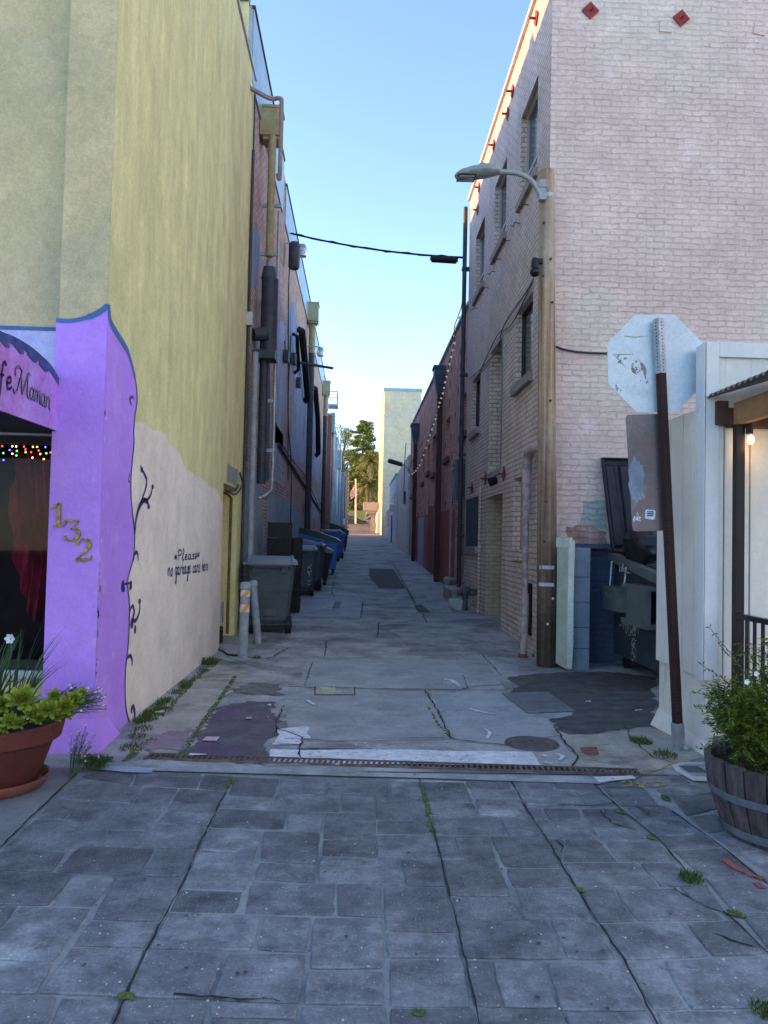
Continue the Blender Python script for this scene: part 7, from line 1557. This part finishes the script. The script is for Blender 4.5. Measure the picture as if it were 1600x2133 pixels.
def tree(name, label, x, y, z0, h, R, mt, n, s, seed, conifer=True, base=.12, lowc=.28, group='trees beyond the far end'):
    r = random.Random(seed); t = thing(name, (x, y, z0), label, 'tree', group)
    tk = MB().tube([(x, y, z0-.5), (x+.1, y, z0+h*.4), (x, y, z0+h*.97)], [R*.09, R*.06, .03], 8)
    cr_ = MB(); ph = r.random()*6
    if conifer:
        lv = int(h/.42)
        for i in range(lv):
            f = i/lv; zz_ = z0+h*(base+(1-base)*f); RR = R*(1-f)**.75*(.72+.45*r.random())+.2
            nb = max(4, int(9*(1-f*.5)))
            for b in range(nb):
                a = r.uniform(0, 6.283); Lb = RR*r.uniform(.6, 1.15); e = Vector((x+Lb*math.cos(a), y+Lb*math.sin(a), zz_-Lb*.14+r.uniform(-.15, .2)))
                if b % 3 == 0: tk.tube([(x, y, zz_), e], [.05, .015], 4, False)
                for k in range(3): c = Vector((x, y, zz_)).lerp(e, .45+.27*k); leafcloud(cr_, c, .42*(1.1-.2*k), .42, .22, int(n/(lv*nb*3))+1, s, r, .1)
    else:
        for i in range(26):
            a = r.uniform(0, 6.283); f = r.random(); zz_ = z0+h*(lowc+(.96-lowc)*f); Lb = R*math.sqrt(max(.05, 1-(2*f-.85)**2*.8))*r.uniform(.35, 1); c = Vector((x+Lb*math.cos(a), y+Lb*math.sin(a), zz_))
            tk.tube([(x, y, z0+h*.25+f*h*.3), c], [.12, .03], 5, False); leafcloud(cr_, c, R*.36, R*.36, R*.28, n//26, s, r, .25)
    tk.build('trunk', BARK, t); cr_.build('crown', mt, t)
    return t
def at(px, y): return (px-748)/1600*y
tree('conifer_tree', 'tallest conifer with pointed twin top, lit yellow green', at(752, 108), 108, 5, 13.4, 4.3, CON_, 34000, .27, 1)
tree('conifer_tree', 'shorter pointed conifer leaning against the right side of the tallest one', at(769, 110), 110, 5, 13.5, 1.6, CON_, 7000, .2, 2)
tree('broad_tree', 'broad yellow green tree just above the left roofs', at(706, 112), 112, 4.5, 14, 2.8, CON_, 11000, .2, 3, False)
tree('broad_tree', 'dark tree filling the gap behind the flagpole', at(733, 118), 118, 4.5, 11, 3.2, DKG, 12000, .22, 4, False)
tree('broad_tree', 'dark tree mostly hidden behind the pale tower edge', at(786, 120), 120, 4.5, 11, 3.4, DKG, 12000, .22, 5, False)
tree('broad_tree', 'low dark tree filling the ground under the palms', at(752, 112), 112, 3.5, 8, 4.2, DKG, 20000, .28, 6, False, lowc=.0)
tree('broad_tree', 'dark tree out beyond the left buildings', at(690, 122), 122, 4.5, 9, 4, DKG, 9000, .24, 7, False)
for k in range(5): tree('broad_tree', ['dark tree far left of the park', 'dark tree standing off left of the park lawn', 'dark tree off to the right behind the tower', 'second dark tree behind the tower', 'rearmost tree behind the tower'][k], (-22, -13, 9, 16, 24)[k], 118+k, 4.5, 10, 4.5, DKG, 3500, .4, 20+k, False)
PLM = mat('palm_green', (.17,.17,.035), (.24,.22,.05), .8, .6, island=.25)
def palm(px, py, y, z0, R, label, seed, dead=True):
    r = random.Random(seed); c = onY(px, py, y); t = thing('palm_tree', (c.x, y, z0), label, 'palm tree', 'palms in front of the conifers')
    MB().tube([(c.x-.1, y, z0), (c.x, y, (z0+c.z)/2), c], [.22, .2, .22], 10).build('trunk', mat('palm_trunk', (.22,.16,.1), (.15,.11,.07), 3, .9), t)
    mb = MB(); n = 64
    for i in range(n):
        a = r.uniform(0, 6.283); el = math.radians(r.uniform(-35, 80)); L = R*r.uniform(.85, 1.15); P = []
        for k in range(9): s_ = k/8; P.append(c+Vector((math.cos(a)*math.cos(el)*L*s_, math.sin(a)*math.cos(el)*L*s_, L*(math.sin(el)*s_-.55*s_*s_))))
        for k in range(1, 9):
            d = (P[k]-P[k-1]); sd = d.cross(Vector((0, 0, 1))).normalized()
            for q_ in range(2):
                b = P[k-1].lerp(P[k], q_/2); 
                for s in (-1, 1): v = (sd*s*.8+d.normalized()*.5+Vector((0, 0, -.45))).normalized()*L*.24*(1-.5*abs(k/8-.4)); w_ = d.normalized()*.045; mb.add([b-w_, b+w_, b+v], [(0, 1, 2)])
    mb.build('crown', PLM, t)
palm(774, 962, 92, 3.5, 2.1, 'taller palm with a full drooping crown beside the tower', 1); palm(767, 1010, 88, 3.3, 1.9, 'shorter sunlit palm behind the flagpole', 2)
fp = onY(741, 1112, 80); ft = onY(741, 999, 80); fg = thing('flagpole', (fp.x, 80, 2.2), 'white flagpole carrying a drooping flag at the far end', 'flagpole')
MB().tube([(fp.x, 80, 2.2), (ft.x, 80, ft.z)], [.11, .06], 10).sphere(Vector((ft.x, 80, ft.z)), .1, 8, 6).build('pole', mat('white_pole', (.7,.7,.68), rough=.5), fg)
mb = MB(); vs = []
for i in range(9):
    for j in range(7): u, v = i/8, j/6; vs.append((ft.x-.05-u*.42-.05*math.sin(v*4), 80-.08*math.sin(u*7+v), ft.z-.6-v*1.1*(1-.15*u)-u*.55))
mb.add(vs, [(i*7+j, i*7+j+1, (i+1)*7+j+1, (i+1)*7+j) for i in range(8) for j in range(6)])
tag(mb.build('flag', mat('flag_red_white', (.55,.2,.17), (.6,.5,.48), 3.5, .8), smooth=True), 'faded red and white flag hanging limp on the flagpole', 'flag')
# concrete pavilion
pv = thing('pavilion', (1.4, 76.5, 2.1), 'concrete pavilion roof slab on a thick column by the tower', 'pavilion'); a = onY(757, 1063, 76); b = onY(760, 1046, 76); PVM = mat('pavilion_concrete', (.45,.41,.35), (.38,.35,.3), 1, .85)
MB().box(a.x, 2.6, 76, 80, a.z, b.z).build('roof_slab', PVM, pv); MB().box(a.x+.3, 2.6, 76.2, 79.8, a.z-.25, a.z).build('soffit', PVM, pv)
c0 = onY(773, 1080, 77).x; c1 = onY(783, 1080, 77).x; MB().box(c0, c1, 77, 77.5, 2.0, a.z-.25).build('column', PVM, pv); MB().add([(c1, 77.02, a.z-.9), (c1+.35, 77.02, a.z-.25), (c1, 77.02, a.z-.25), (c1, 77.48, a.z-.9), (c1+.35, 77.48, a.z-.25), (c1, 77.48, a.z-.25)], [(0,1,2),(3,4,5),(0,1,4,3),(1,2,5,4)]).build('bracket', PVM, pv)
# parked cars on the far street
def car(x, y, z, col, label, nm):
    t = thing('parked_car', (x, y, z), label, 'car', 'cars parked beyond the flagpole')
    s = [(-2.1,.3),(-2.15,.65),(-2.0,.85),(-1.35,.92),(-.75,1.38),(.65,1.42),(1.45,.98),(2.05,.9),(2.15,.6),(2.1,.3)]
    MB().prism([(x+a, y-.85, z+b) for a, b in s], (0, 1.7, 0)).build('body', mat(nm, col, rough=.3, spec=.6), t, bevel=.06)
    g = [(-1.15,.95),(-.68,1.32),(.6,1.35),(1.2,.98)]; MB().prism([(x+a, y-.857, z+b) for a, b in g], (0, 1.714, 0)).build('windows', GLD, t)
    for sx in (-1.35, 1.35):
        for sy in (-.8, .8): MB().cyl((x+sx, y+sy-.1, z+.32), (x+sx, y+sy+.1, z+.32), .32, n=16).build('wheel', BLACK, t)
    MB().box(x-2.17, x-2.1, y-.7, y-.4, z+.6, z+.75).build('headlight', PET, t); MB().box(x-2.17, x-2.1, y+.4, y+.7, z+.6, z+.75).build('headlight', PET, t)
car(-1.2, 83.5, 2.55, (.03,.035,.045), 'dark parked car behind the hedge left of the flagpole base', 'car_dark'); car(1.9, 84.5, 2.65, (.4,.45,.5), 'silver parked car behind the hedge near the pavilion column', 'car_silver')
car2 = None
q = onG(812, 1135); t = thing('parked_car', (2.15, 57, 1.45), 'dark vehicle edge poking out before the pink building', 'car'); 
MB().prism([(2.2, 56.2, 1.75), (2.25, 56.15, 2.3), (2.4, 56.4, 2.9), (3.9, 56.4, 2.9), (4.1, 56.2, 2.3), (4.1, 56.2, 1.75)], (0, 1.5, 0)).build('body', MATS['car_dark'], t, bevel=.05); MB().prism([(2.42, 56.28, 2.35), (2.5, 56.37, 2.82), (3.8, 56.37, 2.82), (3.9, 56.28, 2.35)], (0, .05, 0)).build('windscreen', GLD, t)
for x_ in (2.4, 3.9): MB().cyl((x_-.1, 56.6, 1.78), (x_+.1, 56.6, 1.78), .3, n=16).build('wheel', BLACK, t)
MB().box(2.28, 2.5, 56.12, 56.2, 2.1, 2.25).build('headlight', PET, t)
q = onG(901, 1160)
# white statue / figure-like post by the tower foot is a pale folded parasol
pp = onY(788, 1118, 74); tag(MB().lathe((pp.x, 74, gz(74)), [(.28, 0), (.2, .9), (.3, 1.1), (.26, 1.8), (.05, 2.2), (.01, 2.3)], 12).build('folded_parasol', mat('pale_canvas', (.6,.58,.52), rough=.8), smooth=True), 'pale folded parasol standing at the foot of the tower', 'parasol')
